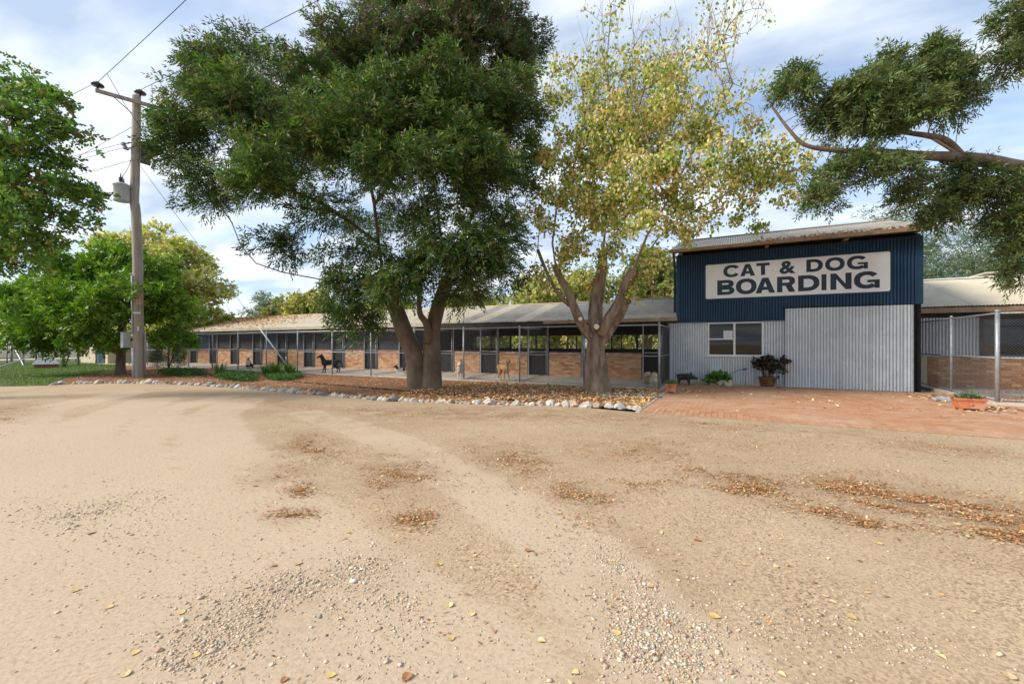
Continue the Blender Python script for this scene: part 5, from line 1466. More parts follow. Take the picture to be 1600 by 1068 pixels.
# weathered board and fuse cut-outs on the right
bz = P(222, 240, DP)
part('backing_board', MB().box(PB.x + 0.20, PB.x + 0.27, PB.y - 0.02, PB.y + 0.34, bz.z - 0.45, bz.z + 0.5), M['dark_timber'], pole)
for i in range(3):
    q = P(234 + 2 * i, 226 + i * 15, DP + 0.25 + i * 0.1)
    f_ = part('fuse_cutout', MB().tube([q + Vector((0, 0, -0.22)), q + Vector((0.05, 0.08, 0.22))], 0.065, 10), M['porcelain_grey'], pole, True)
    part('fuse_arm', MB().tube([q + Vector((0.05, 0.08, 0.2)), q + Vector((0.30, 0.32, 0.10)), q + Vector((0.22, 0.30, -0.26)), q + Vector((0, 0, -0.2))], 0.014, 6).tube([q, Vector((PB.x + 0.24, PB.y + 0.2, q.z))], 0.016, 6), M['galv'], f_)
for yy, dd in ((225, 0.35), (231, 0.1)):
    q = P(197 - dd * 10, yy, DP - 0.2)
    part('service_insulator', MB().tube([q + Vector((0.2, 0.1, 0.02)), q + Vector((0.05, 0.03, 0)), q], [0.015, 0.015, 0.03], 6).lathe((q.x, q.y, q.z - 0.08), [(0.03, 0), (0.11, 0.03), (0.05, 0.07), (0.11, 0.11), (0.03, 0.16)], 12), M['porcelain_grey'], pole, True)
# gear near the foot
mbx = P(200, 531, DP - 0.1)
part('meter_box', MB().bbox(mbx.x - 0.12, mbx.x + 0.12, mbx.y - 0.22, mbx.y + 0.05, mbx.z - 0.33, mbx.z + 0.33, 0.015).box(mbx.x - 0.13, mbx.x + 0.13, mbx.y - 0.24, mbx.y + 0.07, mbx.z + 0.332, mbx.z + 0.35), M['grey_box'], pole)
part('conduit', MB().tube([P(206, 430, DP - .2), P(206.5, 500, DP - .2), P(206.5, 520, DP - .2)], 0.035, 8).tube([P(208, 543, DP - .2), P(209, 592, DP - .2)], 0.06, 8), M['grey_box'], pole, True)
part('conduit', MB().tube([P(227, 520, DP), P(227, 592, DP)], 0.03, 8), M['pole_wood'], pole, True)
def pole_plate(nm, x, y, w, h, m, r_=0.195):
    c = P(x, y, DP - r_ - 0.012)
    d = Vector((ray(x)[0], ray(x)[1], 0)).normalized()
    s = Vector((d.y, -d.x, 0))
    mb = MB()
    vs = [c + s * a * w / 2 + Vector((0, 0, b_ * h / 2)) + d * e for e in (0, 0.03) for a, b_ in ((-1, -1), (1, -1), (1, 1), (-1, 1))]
    mb.add(vs, [(0, 1, 2, 3), (7, 6, 5, 4), (0, 4, 5, 1), (1, 5, 6, 2), (2, 6, 7, 3), (3, 7, 4, 0)])
    return part(nm, mb, m, pole)
pole_plate('tin_band', 215.5, 467, 0.33, 0.48, M['rust'], 0.185)
pole_plate('number_plate', 213.5, 488.5, 0.25, 0.075, M['paper'])
pole_plate('yellow_tag', 216.5, 506.5, 0.26, 0.04, M['yellow'])
pole_plate('white_tag', 216, 513, 0.06, 0.20, M['paper'], 0.20)
# overhead lines and guy
def cable(name, a, b, sag, r, label, m=None, group=None, n=18):
    a, b = Vector(a), Vector(b)
    pts_ = [a.lerp(b, i / n) + Vector((0, 0, -sag * 4 * (i / n) * (1 - i / n))) for i in range(n + 1)]
    mid = pts_[n // 2]
    return solo(name, MB().tube(pts_, r, 5), m or M['cable'], mid, label, 'cable', group)
i0 = INS[0] + Vector((0, 0, 0.30)); i1 = INS[1] + Vector((0, 0, 0.30)); i2 = INS[2] + Vector((0, 0, 0.30))
cable('overhead_line', i0, i0 + Vector((46, -4.2, 1.0)), 0.5, 0.011, 'high overhead line from the end insulator of the pole crossarm')
cable('overhead_line', i1, i1 + Vector((46, 0.2, 1.0)), 0.5, 0.011, 'high overhead line from the insulator on top of the pole')
cable('overhead_line', i0, i0 + Vector((-50, -6, -2)), 0.6, 0.011, 'overhead line leading off the crossarm insulator beyond the lawn')
cable('overhead_line', i2, i2 + Vector((-50, -2, -2.5)), 0.6, 0.011, 'overhead line leading off the far crossarm end beyond the lawn')
for i, (px_, py_) in enumerate(((196, 223), (192, 231), (207, 250))):
    q = P(px_, py_, DP - 0.2)
    cable('service_wire', q, q + Vector((-40, -8.5 + 0.3 * i, -1.0 - 0.3 * i)), 0.5, 0.009, ('upper', 'middle', 'lowest')[i] + ' of the three service wires leading off the pole side')
jm = MB()
for a_, b_ in ((i0 + Vector((1.1, -0.1, 0)), P(238, 224, DP + .3)), (i1 + Vector((1.0, 0, 0)), P(241, 224, DP + .35)), (P(206, 245, DP - .25), tc_ + Vector((-0.1, 0.07, 0.75)))):
    a_, b_ = Vector(a_), Vector(b_)
    jm.tube([a_, a_.lerp(b_, 0.35) + Vector((0, 0, -0.15)), a_.lerp(b_, 0.7) + Vector((0, 0, -0.12)), b_], 0.010, 5)
part('jumper_wire', jm, M['cable'], pole)
anchor = P(458, 584, 21.2); anchor.z = 0.03
ga = P(221, 262, DP)
guy = thing('guy_wire', (anchor.x, anchor.y, 0), 'steel guy wire with white plastic guard running from pole to ground', 'guy wire')
part('strand', MB().tube([ga, anchor], 0.009, 5), M['cable'], guy)
gdir = (ga - anchor).normalized()
part('guard', MB().tube([anchor + gdir * 0.3, anchor + gdir * 2.75], 0.032, 8), M['plastic_white'], guy, True)
part('anchor_rod', MB().tube([anchor - Vector((0, 0, 0.03)), anchor + gdir * 0.3], 0.014, 6), M['galv'], guy)

# ------------------------------------------------------------------ dogs and the iron pig
def body_mesh(name, caps, voxel=0.014, colour=None, smooth=6):
    """overlapping tapered limbs fused into one skin"""
    mb = MB()
    for cp in caps:
        a, ra, b, rb = Vector(cp[0]), cp[1], Vector(cp[2]), cp[3]
        fl = cp[4] if len(cp) > 4 else 1.0
        L = (b - a).length
        t = (b - a) / L
        pts_, rr = [], []
        for k in range(5):
            th = math.pi / 2 * (1 - k / 4)
            pts_.append(a - t * ra * math.sin(th)); rr.append(max(ra * math.cos(th), 0.002))
        for k in range(1, 5):
            th = math.pi / 2 * k / 4
            pts_.append(b + t * rb * math.sin(th)); rr.append(max(rb * math.cos(th), 0.002))
        st_ = len(mb.v)
        mb.tube(pts_, rr, 12)
        if fl != 1.0:
            for i in range(st_, len(mb.v)):
                v = mb.v[i]; cy = a.y + (b.y - a.y) * max(0, min(1, (Vector(v) - a).dot(t) / L))
                mb.v[i] = (v[0], cy + (v[1] - cy) * fl, v[2])
    me = mb.mesh(name)
    o = bpy.data.objects.new('tmp', me); COL.objects.link(o)
    md = o.modifiers.new('r', 'REMESH'); md.mode = 'VOXEL'; md.voxel_size = voxel
    ms = o.modifiers.new('s', 'SMOOTH'); ms.iterations = smooth; ms.factor = 0.5
    dg = bpy.context.evaluated_depsgraph_get(); dg.update()
    out = bpy.data.meshes.new_from_object(o.evaluated_get(dg))
    bpy.data.objects.remove(o); bpy.data.meshes.remove(me)
    out.name = name
    out.polygons.foreach_set('use_smooth', [True] * len(out.polygons))
    n = len(out.vertices)
    co = np.empty(n * 3, np.float32); out.vertices.foreach_get('co', co); co = co.reshape(-1, 3)
    if colour:
        cl = np.ones((n, 4), np.float32)
        for i in range(n): cl[i, :3] = colour(co[i])
        at = out.color_attributes.new('Col', 'FLOAT_COLOR', 'POINT')
        at.data.foreach_set('color', cl.ravel())
    return out, co
def stand_dog(h, L, girth, headpos, headr, snout, earkind, tail, legr=0.028, stagger=0.0, neck=0.09, leglen=None):
    """h = height of the back, L = chest to rump; x forward, feet at z 0"""
    hz = h
    leg = leglen or h * 0.55
    cx, rx = L * 0.5, -L * 0.5
    caps = [((cx - 0.02, 0, hz - girth * 1.15), girth * 1.12, (0.0, 0, hz - girth * 1.0), girth * 0.98, 0.82),
            ((0.0, 0, hz - girth * 0.98), girth * 0.92, (rx + 0.04, 0, hz - girth * 0.82), girth * 0.80, 0.8)]
    hx_, hy_, hz_ = headpos
    caps.append(((cx, 0, hz - girth * 0.75), neck * 1.25, (hx_ - headr * 0.5, hy_ * 0.8, hz_ - headr * 0.5), neck * 0.85))
    caps.append(((hx_ - headr * 0.25, hy_, hz_), headr, (hx_ + headr * 0.3, hy_, hz_ - headr * 0.1), headr * 0.85))
    sx, sy, sz = snout
    caps.append(((hx_ + headr * 0.3, hy_, hz_ - headr * 0.25), headr * 0.62, (hx_ + sx, hy_ + sy, hz_ + sz), headr * 0.40))
    for s in (-1, 1):
        y = s * girth * 0.55
        o_ = stagger * s
        # fore leg: shoulder, elbow, wrist, paw
        caps += [((cx - 0.02, y, hz - girth * 1.1), girth * 0.55, (cx - 0.04 + o_ * .3, y, leg * 0.95), legr * 1.6),
                 ((cx - 0.04 + o_ * .3, y, leg * 0.95), legr * 1.5, (cx + o_, y, leg * 0.40), legr * 1.05),
                 ((cx + o_, y, leg * 0.40), legr * 1.0, (cx + o_, y, legr), legr * 0.95),
                 ((cx + o_, y, legr), legr * 1.05, (cx + o_ + legr * 1.4, y, legr * 0.8), legr * 0.85)]
        # hind leg: hip, knee forward, hock backward, paw
        q = -o_
        caps += [((rx + 0.06, y, hz - girth * 0.8), girth * 0.66, (rx + 0.10 + q, y, leg * 0.95), legr * 2.0),
                 ((rx + 0.10 + q, y, leg * 0.95), legr * 1.8, (rx - 0.06 + q, y, leg * 0.48), legr * 1.05),
                 ((rx - 0.06 + q, y, leg * 0.48), legr * 1.05, (rx - 0.03 + q, y, legr), legr * 0.9),
                 ((rx - 0.03 + q, y, legr), legr * 1.05, (rx - 0.03 + q + legr * 1.5, y, legr * 0.8), legr * 0.85)]
        if earkind == 'up':
            caps.append(((hx_ - headr * 0.35, hy_ + s * headr * 0.55, hz_ + headr * 0.6), headr * 0.34, (hx_ - headr * 0.4, hy_ + s * headr * 0.75, hz_ + headr * 1.75), headr * 0.08))
        elif earkind == 'short':
            caps.append(((hx_ - headr * 0.1, hy_ + s * headr * 0.6, hz_ + headr * 0.6), headr * 0.3, (hx_ - headr * 0.1, hy_ + s * headr * 0.8, hz_ + headr * 1.2), headr * 0.1))
        else:
            caps.append(((hx_ - headr * 0.15, hy_ + s * headr * 0.8, hz_ + headr * 0.45), headr * 0.32, (hx_ + headr * 0.05, hy_ + s * headr * 1.12, hz_ - headr * 0.45), headr * 0.25, 1.0))
    for a, b in zip(tail[:-1], tail[1:]):
        caps.append((a[:3], a[3], b[:3], b[3]))
    return caps
def finish_dog(name, label, px_, Y, ang, caps, colour, voxel=0.013, fluff=None, eyes=None, nose=None, cat='dog'):
    a = ray(px_)
    loc = Vector((a[0] / a[1] * Y, Y, slabtop(Y)))
    t = thing(name, loc, label, cat)
    t.rotation_euler.z = facing(px_, ang)
    me, co = body_mesh('body', caps, voxel, colour)
    o = bpy.data.objects.new('body', me); me.materials.append(M['fur']); COL.objects.link(o); o.parent = t
    if eyes:
        for e in eyes:
            m_ = MB().lathe((e[0], e[1], e[2]), [(0.003, -0.010), (0.009, -0.006), (0.011, 0), (0.009, 0.006), (0.003, 0.010)], 8).mesh('eye', smooth=True)
            m_.materials.append(M['porcelain']); oo = bpy.data.objects.new('eye', m_); COL.objects.link(oo); oo.parent = o
    if nose:
        m_ = MB().lathe(nose, [(0.006, -0.016), (0.018, -0.010), (0.021, 0), (0.016, 0.010), (0.005, 0.014)], 10).mesh('nose', smooth=True)
        m_.materials.append(M['porcelain']); oo = bpy.data.objects.new('nose', m_); COL.objects.link(oo); oo.parent = o
    if fluff:
        ln, cnt, keep = fluff
        n = len(me.vertices)
        no = np.empty(n * 3, np.float32); me.vertices.foreach_get('normal', no); no = no.reshape(-1, 3)
        idx = np.array([i for i in range(n) if keep(co[i])])
        idx = RNG.choice(idx, cnt)
        ax = no[idx] * 0.7 + RNG.normal(0, 0.3, (cnt, 3)) + np.array([-0.45, 0, -0.45])
        cl = np.array([colour(co[i]) for i in idx]) * RNG.uniform(0.8, 1.15, (cnt, 1))
        V = leaves(co[idx].astype(float), ax, no[idx] + RNG.normal(0, .3, (cnt, 3)), RNG.uniform(0.6, 1.2, cnt) * ln, np.full(cnt, ln * 0.16), RHOMB, 0.2)
        fo = put('coat', poly_mesh('coat', V, np.clip(cl, 0.004, 0.9), (0, 0, 0)), M['fur'], None)
        fo.parent = o
    return t
BLK, WHT = (0.018, 0.015, 0.014), (0.82, 0.79, 0.74)
# black upright-eared dog in profile
tl = [(-0.40, 0, 0.60, 0.035), (-0.50, 0, 0.50, 0.03), (-0.55, 0, 0.36, 0.02), (-0.55, 0, 0.26, 0.012)]
finish_dog('dog', 'lean black dog with pricked ears standing side on behind the fence', 517, 15.15, 90,
    stand_dog(0.67, 0.62, 0.140, (0.46, 0, 0.84), 0.092, (0.18, 0, -0.065), 'up', tl, 0.029, 0.05, 0.105),
    lambda p: (0.10, 0.055, 0.03) if (p[0] > 0.56 and p[2] < 0.83) else (BLK if p[2] > 0.06 else (0.06, 0.04, 0.028)), eyes=[(0.535, 0.055, 0.86), (0.535, -0.055, 0.86)], nose=(0.665, 0, 0.785))
# sitting collie
col = [((0.08, 0, 0.34), 0.12, (-0.10, 0, 0.20), 0.15, 0.9), ((-0.10, 0, 0.18), 0.15, (-0.20, 0, 0.12), 0.12, 0.95), ((0.08, 0, 0.38), 0.10, (0.14, 0, 0.52), 0.07), ((0.14, 0, 0.56), 0.075, (0.17, 0, 0.56), 0.065), ((0.17, 0, 0.545), 0.045, (0.27, 0, 0.52), 0.026)]
for s in (-1, 1):
    col += [((0.12, s * 0.07, 0.32), 0.06, (0.17, s * 0.065, 0.06), 0.028), ((0.17, s * 0.065, 0.04), 0.03, (0.21, s * 0.065, 0.025), 0.025), ((-0.12, s * 0.10, 0.16), 0.09, (0.05, s * 0.13, 0.09), 0.05), ((0.05, s * 0.13, 0.06), 0.04, (0.13, s * 0.13, 0.03), 0.028), ((0.11, s * 0.05, 0.61), 0.03, (0.11, s * 0.085, 0.69), 0.01)]
col += [((-0.26, 0, 0.08), 0.05, (-0.42, 0.1, 0.05), 0.025)]
def collie(p):
    if p[2] < 0.10 and p[0] > 0.02: return WHT
    if p[0] > 0.10 and 0.2 < p[2] < 0.50: return WHT
    if p[2] > 0.5 and abs(p[1]) < 0.024 and p[0] > 0.12: return WHT
    if p[0] > 0.21 and p[2] > 0.48: return WHT
    return BLK
finish_dog('dog', 'black and white collie sitting behind the fence near strappy plants', 389, 15.6, 25, col, collie, eyes=[(0.215, 0.04, 0.575), (0.215, -0.04, 0.575)], nose=(0.30, 0, 0.525), fluff=(0.03, 1500, lambda p: p[2] > 0.12))
# little white dog with black patches
tl = [(-0.20, 0, 0.33, 0.02), (-0.26, 0, 0.36, 0.018), (-0.29, 0.02, 0.32, 0.015)]
def patchy(p):
    if p[0] > 0.14 and p[2] > 0.30: return BLK
    if -0.17 < p[0] < -0.06 and p[2] > 0.22: return BLK
    return (0.74, 0.72, 0.68)
finish_dog('dog', 'small white dog with black head and saddle patch standing in run', 627, 15.3, 75,
    stand_dog(0.36, 0.36, 0.085, (0.25, 0.02, 0.43), 0.066, (0.10, 0, -0.03), 'drop', tl, 0.018, 0.03, 0.055), patchy, 0.010, eyes=[(0.30, 0.05, 0.45)], nose=(0.36, 0.02, 0.40))
# shaggy cream dog facing us
tl = [(-0.24, 0, 0.50, 0.03), (-0.30, -0.02, 0.62, 0.028), (-0.29, -0.05, 0.72, 0.028), (-0.22, -0.07, 0.76, 0.02)]
cream = lambda p: (0.50, 0.33, 0.17) if (p[0] < -0.2 and p[2] > 0.55) else (0.80, 0.72, 0.60)
finish_dog('dog', 'shaggy cream white dog with raised tail looking out through the fence', 720, 15.1, 14,
    stand_dog(0.52, 0.44, 0.11, (0.30, 0.04, 0.63), 0.095, (0.10, 0.01, -0.05), 'drop', tl, 0.03, 0.03, 0.085), cream, 0.013, fluff=(0.036, 6000, lambda p: p[2] > 0.05 and p[0] < 0.38), eyes=[(0.385, 0.08, 0.655), (0.385, 0.0, 0.655)], nose=(0.445, 0.05, 0.585))
# tall tan dog
tl = [(-0.34, 0, 0.58, 0.03), (-0.45, 0.06, 0.50, 0.024), (-0.56, 0.13, 0.46, 0.018), (-0.66, 0.2, 0.45, 0.01)]
def tan(p):
    if p[2] < 0.07: return (0.62, 0.54, 0.44)
    if p[0] > 0.24 and abs(p[1]) < 0.07 and 0.35 < p[2] < 0.62: return (0.60, 0.50, 0.40)
    if p[0] > 0.50 and p[2] < 0.76: return (0.05, 0.03, 0.022)
    return (0.56, 0.32, 0.14)
finish_dog('dog', 'tall tan dog with dark muzzle standing by the fence post', 786, 15.1, -28,
    stand_dog(0.64, 0.60, 0.125, (0.42, 0, 0.80), 0.090, (0.13, 0, -0.06), 'drop', tl, 0.028, 0.06, 0.08), tan, 0.013, eyes=[(0.49, 0.05, 0.825), (0.49, -0.05, 0.825)], nose=(0.575, 0, 0.745))
# fluffy little spitz
tl = [(-0.15, 0, 0.32, 0.05), (-0.16, 0, 0.42, 0.055), (-0.06, 0, 0.45, 0.05)]
def spitz(p):
    return (0.84, 0.72, 0.54) if (p[2] > 0.36 or p[2] < 0.12 or p[0] > 0.1) else (0.62, 0.43, 0.25)
finish_dog('dog', 'fluffy golden cream spitz dog at the corner of the run', 1016, 15.05, -48,
    stand_dog(0.36, 0.30, 0.115, (0.20, 0, 0.41), 0.080, (0.09, 0, -0.03), 'short', tl, 0.02, 0.02, 0.10), spitz, 0.012, fluff=(0.048, 9000, lambda p: p[2] > 0.09 and p[0] < 0.25), eyes=[(0.265, 0.035, 0.43), (0.265, -0.035, 0.43)], nose=(0.315, 0, 0.385))
# iron pig ornament by the shed wall
pig = [((-0.16, 0, 0.28), 0.12, (0.10, 0, 0.29), 0.125, 0.85), ((0.10, 0, 0.30), 0.115, (0.24, 0, 0.29), 0.09), ((0.24, 0, 0.285), 0.08, (0.36, 0, 0.25), 0.05), ((0.36, 0, 0.25), 0.045, (0.41, 0, 0.24), 0.045)]
for s in (-1, 1):
    pig += [((0.12, s * 0.07, 0.22), 0.05, (0.14, s * 0.075, 0.02), 0.024), ((-0.19, s * 0.07, 0.22), 0.055, (-0.21, s * 0.075, 0.02), 0.024), ((0.22, s * 0.05, 0.37), 0.03, (0.20, s * 0.09, 0.45), 0.014)]
pig += [((-0.27, 0, 0.33), 0.016, (-0.31, 0, 0.43), 0.01)]
pt = thing('pig_ornament', (XatY(1070, 16.75), 16.75, 0.028), 'dark iron pig ornament standing on pavers before silver wall', 'ornament')
pt.rotation_euler.z = facing(1070, -80)
me, _ = body_mesh('body', pig, 0.012)
o = bpy.data.objects.new('body', me); me.materials.append(M['iron']); COL.objects.link(o); o.parent = pt

# ------------------------------------------------------------------ pots, planter, tap, hose
def tuft(centre, rad, n, ll, lw, cols, outline=OVATE, up=0.6, h=0.2, name='foliage', parent=None, m='leaf', droop=0.3, mm=4):
    d = norm(RNG.normal(size=(n, 3)) * np.array([1, 1, 0.6]) + np.array([0, 0, 0.35]))
    pos = np.array(centre) + d * RNG.uniform(0.35, 1, (n, 1)) * np.array([rad[0], rad[1], h])
    V, C = sprays(pos, d + np.array([0, 0, up]), mm, ll * 0.9, ll, lw, outline, droop, 0.9, pal(cols, n, 0.2))
    V[:, :, 2] = np.maximum(V[:, :, 2], 0.012)
    o = put(name, poly_mesh(name, V, C, BASE[parent]), M[m], parent)
    return o
GREENS = [(0.07, 0.15, 0.03), (0.10, 0.19, 0.04), (0.05, 0.11, 0.025)]
def square_pot(base, w, d, h, label, rotz=0.0):
    t = thing('terracotta_pot', base, label, 'plant pot')
    x, y, z = base
    mb = MB()
    z0 = z + h * 0.16
    def ring(k, zz): return [(x - w / 2 * k, y - d / 2 * k, zz), (x + w / 2 * k, y - d / 2 * k, zz), (x + w / 2 * k, y + d / 2 * k, zz), (x - w / 2 * k, y + d / 2 * k, zz)]
    rings = [ring(0.84, z0), ring(0.92, z + h * 0.78), ring(1.0, z + h * 0.80), ring(1.02, z + h), ring(0.90, z + h), ring(0.86, z + h * 0.84)]
    vs = [p for r_ in rings for p in r_]
    fs = [(3, 2, 1, 0)] + [(a * 4 + i, a * 4 + (i + 1) % 4, a * 4 + 4 + (i + 1) % 4, a * 4 + 4 + i) for a in range(5) for i in range(4)]
    mb.add(vs, fs)
    part('pot', mb, M['terracotta'], t)
    for sx in (-1, 1):
        for sy in (-1, 1):
            part('foot', MB().box(x + sx * w * 0.34 - w * 0.07, x + sx * w * 0.34 + w * 0.07, y + sy * d * 0.34 - d * 0.07, y + sy * d * 0.34 + d * 0.07, z, z0 - 0.002), M['terracotta'], t)
    part('boss', MB().lathe((x, y - d * 0.445, z + h * 0.5), [(0.022, -0.02), (0.028, 0), (0.022, 0.02)], 8), M['terracotta'], t)
    part('soil', MB().box(x - w * 0.43, x + w * 0.43, y - d * 0.43, y + d * 0.43, z + h * 0.85, z + h * 0.90), M['soil'], t)
    return t
b1 = Vector((XatY(1049, 13.85), 13.85, 0.028))
t = square_pot(b1, 0.33, 0.33, 0.27, 'small terracotta pot with low grey green plant at the corner of kennel fence')
tuft((b1.x, b1.y, 0.29), (0.19, 0.19), 120, 0.06, 0.016, [(0.12, 0.19, 0.08), (0.16, 0.22, 0.10), (0.09, 0.14, 0.05)], RHOMB, 0.7, 0.11, parent=t)
b2 = Vector((XatY(1513, 13.25), 13.25, 0.028))
t = square_pot(b2, 0.50, 0.36, 0.27, 'wide terracotta trough with low green plant beside the pen fence')
tuft((b2.x, b2.y, 0.28), (0.24, 0.17), 170, 0.06, 0.014, [(0.07, 0.14, 0.045), (0.10, 0.17, 0.06), (0.05, 0.10, 0.035)], RHOMB, 0.6, 0.12, parent=t)
# pale trough with geraniums
b3 = Vector((XatY(1127, 17.05), 17.05, 0.028))
t = thing('planter_trough', b3, 'pale concrete trough of bright green geraniums under the shed window', 'planter')
x, y, z = b3
mb = MB().box(x - .35, x + .35, y - .13, y - .10, z, z + .22).box(x - .35, x + .35, y + .10, y + .13, z, z + .22).box(x - .35, x - .32, y - .098, y + .098, z, z + .218).box(x + .32, x + .35, y - .098, y + .098, z, z + .218).box(x - .318, x + .318, y - .098, y + .098, z + .01, z + .17)
part('trough', mb, M['planter'], t)
tuft((x - 0.12, y - 0.02, z + 0.20), (0.42, 0.18), 200, 0.075, 0.075, [(0.09, 0.24, 0.03), (0.13, 0.30, 0.04), (0.06, 0.17, 0.025)], OVATE, 0.6, 0.26, parent=t)
# glazed pot with dark shrub
b4 = Vector((XatY(1199, 16.9), 16.9, 0.028))
t = thing('glazed_pot', b4, 'round brown glazed pot with dark bronze leaved shrub beside sliding door', 'plant pot')
part('pot', MB().lathe(b4, [(0.17, 0.03), (0.20, 0.06), (0.245, 0.20), (0.265, 0.31), (0.285, 0.33), (0.285, 0.36), (0.25, 0.36), (0.24, 0.30)], 28), M['glaze'], t, True)
part('saucer', MB().lathe(b4, [(0.20, 0.0), (0.24, 0.01), (0.25, 0.035), (0.235, 0.028)], 24), M['planter'], t, True)
part('soil', MB().lathe((b4.x, b4.y, b4.z + 0.29), [(0.235, 0.0), (0.235, 0.03), (0.02, 0.04)], 20), M['soil'], t)
stm = MB()
tips = []
for i in range(12):
    a = i * 2.4
    r_ = 0.12 + 0.38 * ((i * 0.37) % 1)
    e = Vector((b4.x + r_ * math.cos(a), b4.y + r_ * 0.75 * math.sin(a), b4.z + 0.66 + 0.30 * ((i * 0.61) % 1)))
    s0 = Vector((b4.x + 0.09 * math.cos(a), b4.y + 0.09 * math.sin(a), b4.z + 0.32))
    stm.tube([s0, s0.lerp(e, 0.5) + Vector((0, 0, 0.03)), e], [0.013, 0.011, 0.007], 6)
    tips.append(e)
part('stems', stm, M['bark_pale'], t, True)
tp_ = np.repeat(np.array([tuple(e) for e in tips]), 26, 0) + RNG.normal(0, 0.085, (12 * 26, 3))
V, C = sprays(tp_, RNG.normal(0, 0.5, tp_.shape) + np.array([0, 0, 0.5]), 5, 0.05, 0.085, 0.055, OVATE, 0.2, 0.9, pal([(0.035, 0.028, 0.014), (0.06, 0.05, 0.02), (0.028, 0.034, 0.014), (0.12, 0.075, 0.03)], len(tp_), 0.2, [.4, .25, .27, .08]))
put('foliage', poly_mesh('foliage', V, C, b4), M['leaf'], t)
# standpipe tap with hose
tx = XatY(1164.5, 17.25)
t = thing('garden_tap', (tx, 17.25, 0.028), 'thin metal standpipe tap with teal hose against the silver wall', 'tap')
part('standpipe', MB().tube([(tx, 17.25, 0.02), (tx, 17.25, 0.62)], 0.014, 8), M['galv'], t, True)
part('handle', MB().tube([(tx - 0.07, 17.24, 0.625), (tx + 0.06, 17.24, 0.625)], 0.016, 8).tube([(tx, 17.25, 0.60), (tx - 0.05, 17.20, 0.585)], 0.014, 8), M['iron'], t, True)
part('hose', MB().tube([(tx - 0.05, 17.20, 0.60), (tx - 0.18, 17.18, 0.59), (tx - 0.32, 17.16, 0.52), (tx - 0.45, 17.15, 0.44), (tx - 0.50, 17.2, 0.2), (tx - 0.52, 17.25, 0.05)], 0.012, 7), M['hose'], t, True)
hb = MB()
hpts = []
for i in range(46):
    a = 2.2 + i / 46 * 2 * math.pi * 1.35
    c = G(982, 620.5)
    rr = 0.46 + 0.16 * math.sin(i * 0.31)
    hpts.append((c.x + rr * 1.5 * math.cos(a), c.y + rr * 0.6 * math.sin(a) + 0.1, 0.034 + 0.02 * (i / 46) + 0.008 * math.sin(i * .7)))
hpts += [(-2.75, 13.35, 0.05), (-2.3, 13.9, 0.035), (-1.98, 14.3, 0.06), (-1.93, 14.9, 0.05), (-1.95, 16.4, 0.05)]
solo('garden_hose', hb.tube(hpts, 0.012, 7), M['hose'], G(982, 620.5), 'teal garden hose coiled loosely on leaf litter by the paving', 'hose', smooth=True)
# crumpled plastic bag in the leaves
pb = G(1474, 628)
bm = bmesh.new(); bmesh.ops.create_icosphere(bm, subdivisions=3, radius=0.14)
for v in bm.verts:
    v.co = Vector((v.co.x * 1.4, v.co.y * 0.9, v.co.z * 0.55)) * (1 + 0.45 * mnoise.noise(v.co * 14))
me = bpy.data.meshes.new('plastic_bag'); bm.to_mesh(me); bm.free()
tag(put('plastic_bag', me, M['porcelain_grey'], None, (pb.x, pb.y, 0.07)), 'crumpled pale grey plastic bag among leaves near the terracotta trough', 'bag')
# short timber post with tap in the bed
q = P(447, 585, 21.4); q.z = 0
t = thing('tap_post', q, 'short reddish timber post with pale tap beside strappy plants', 'tap post')
part('post', MB().box(q.x - .06, q.x + .06, q.y - .05, q.y + .05, 0, 0.62), M['plastic_tan'], t)
part('tap', MB().tube([(q.x, q.y, 0.62), (q.x, q.y, 0.80), (q.x + 0.07, q.y - 0.05, 0.84), (q.x + 0.12, q.y - 0.08, 0.76)], 0.03, 8), M['plastic_white'], t, True)

# ------------------------------------------------------------------ lawn furniture, far fence, hut
sb = G(72.5, 574.5)
t = thing('sand_box', sb, 'tan plastic box with white domed lid on the lawn', 'sand box')
x, y = sb.x, sb.y
def frust(x, y, w0, d0, w1, d1, z0, z1):
    vs = [(x + sx * w / 2, y + sy * d / 2, z) for w, d, z in ((w0, d0, z0), (w1, d1, z1)) for sx, sy in ((-1, -1), (1, -1), (1, 1), (-1, 1))]
    return MB().add(vs, [(3, 2, 1, 0), (4, 5, 6, 7)] + [(i, (i + 1) % 4, 4 + (i + 1) % 4, 4 + i) for i in range(4)])
ang = facing(72.5, 0)
def rotmb(mb, c, a):
    ca, sa = math.cos(a), math.sin(a)
    mb.v = [(c[0] + (v[0] - c[0]) * ca - (v[1] - c[1]) * sa, c[1] + (v[0] - c[0]) * sa + (v[1] - c[1]) * ca, v[2]) for v in mb.v]
    return mb
part('base', rotmb(frust(x, y, 0.78, 0.95, 0.86, 1.10, 0.0, 0.24), sb, ang), M['plastic_tan'], t)
lid = frust(x, y, 0.98, 1.22, 0.92, 1.14, 0.242, 0.30)
l2 = frust(x, y, 0.90, 1.10, 0.55, 0.70, 0.302, 0.60); l3 = frust(x, y, 0.52, 0.66, 0.30, 0.34, 0.602, 0.66)
lid.add(l2.v, l2.f); lid.add(l3.v, l3.f)
part('lid', rotmb(lid, sb, ang), M['plastic_white'], t)
yf = thing('yard_fence', G(56, 571), 'wire yard fence with slim steel posts and braces across the lawn', 'fence')
fpx = [(-40, 567), (11, 568), (18, 567.5), (37, 570), (56.5, 571), (77, 571.5), (99, 573), (122, 570), (150, 568)]
fp = [G(x, y) for x, y in fpx]
for i, p_ in enumerate(fp):
    thick = i in (2, 6, 7)
    part('post', MB().tube([(p_.x, p_.y, 0), (p_.x, p_.y, 1.75)], 0.07 if thick else 0.04, 8), M['galv'] if i != 4 else M['dark_timber'], yf, True)
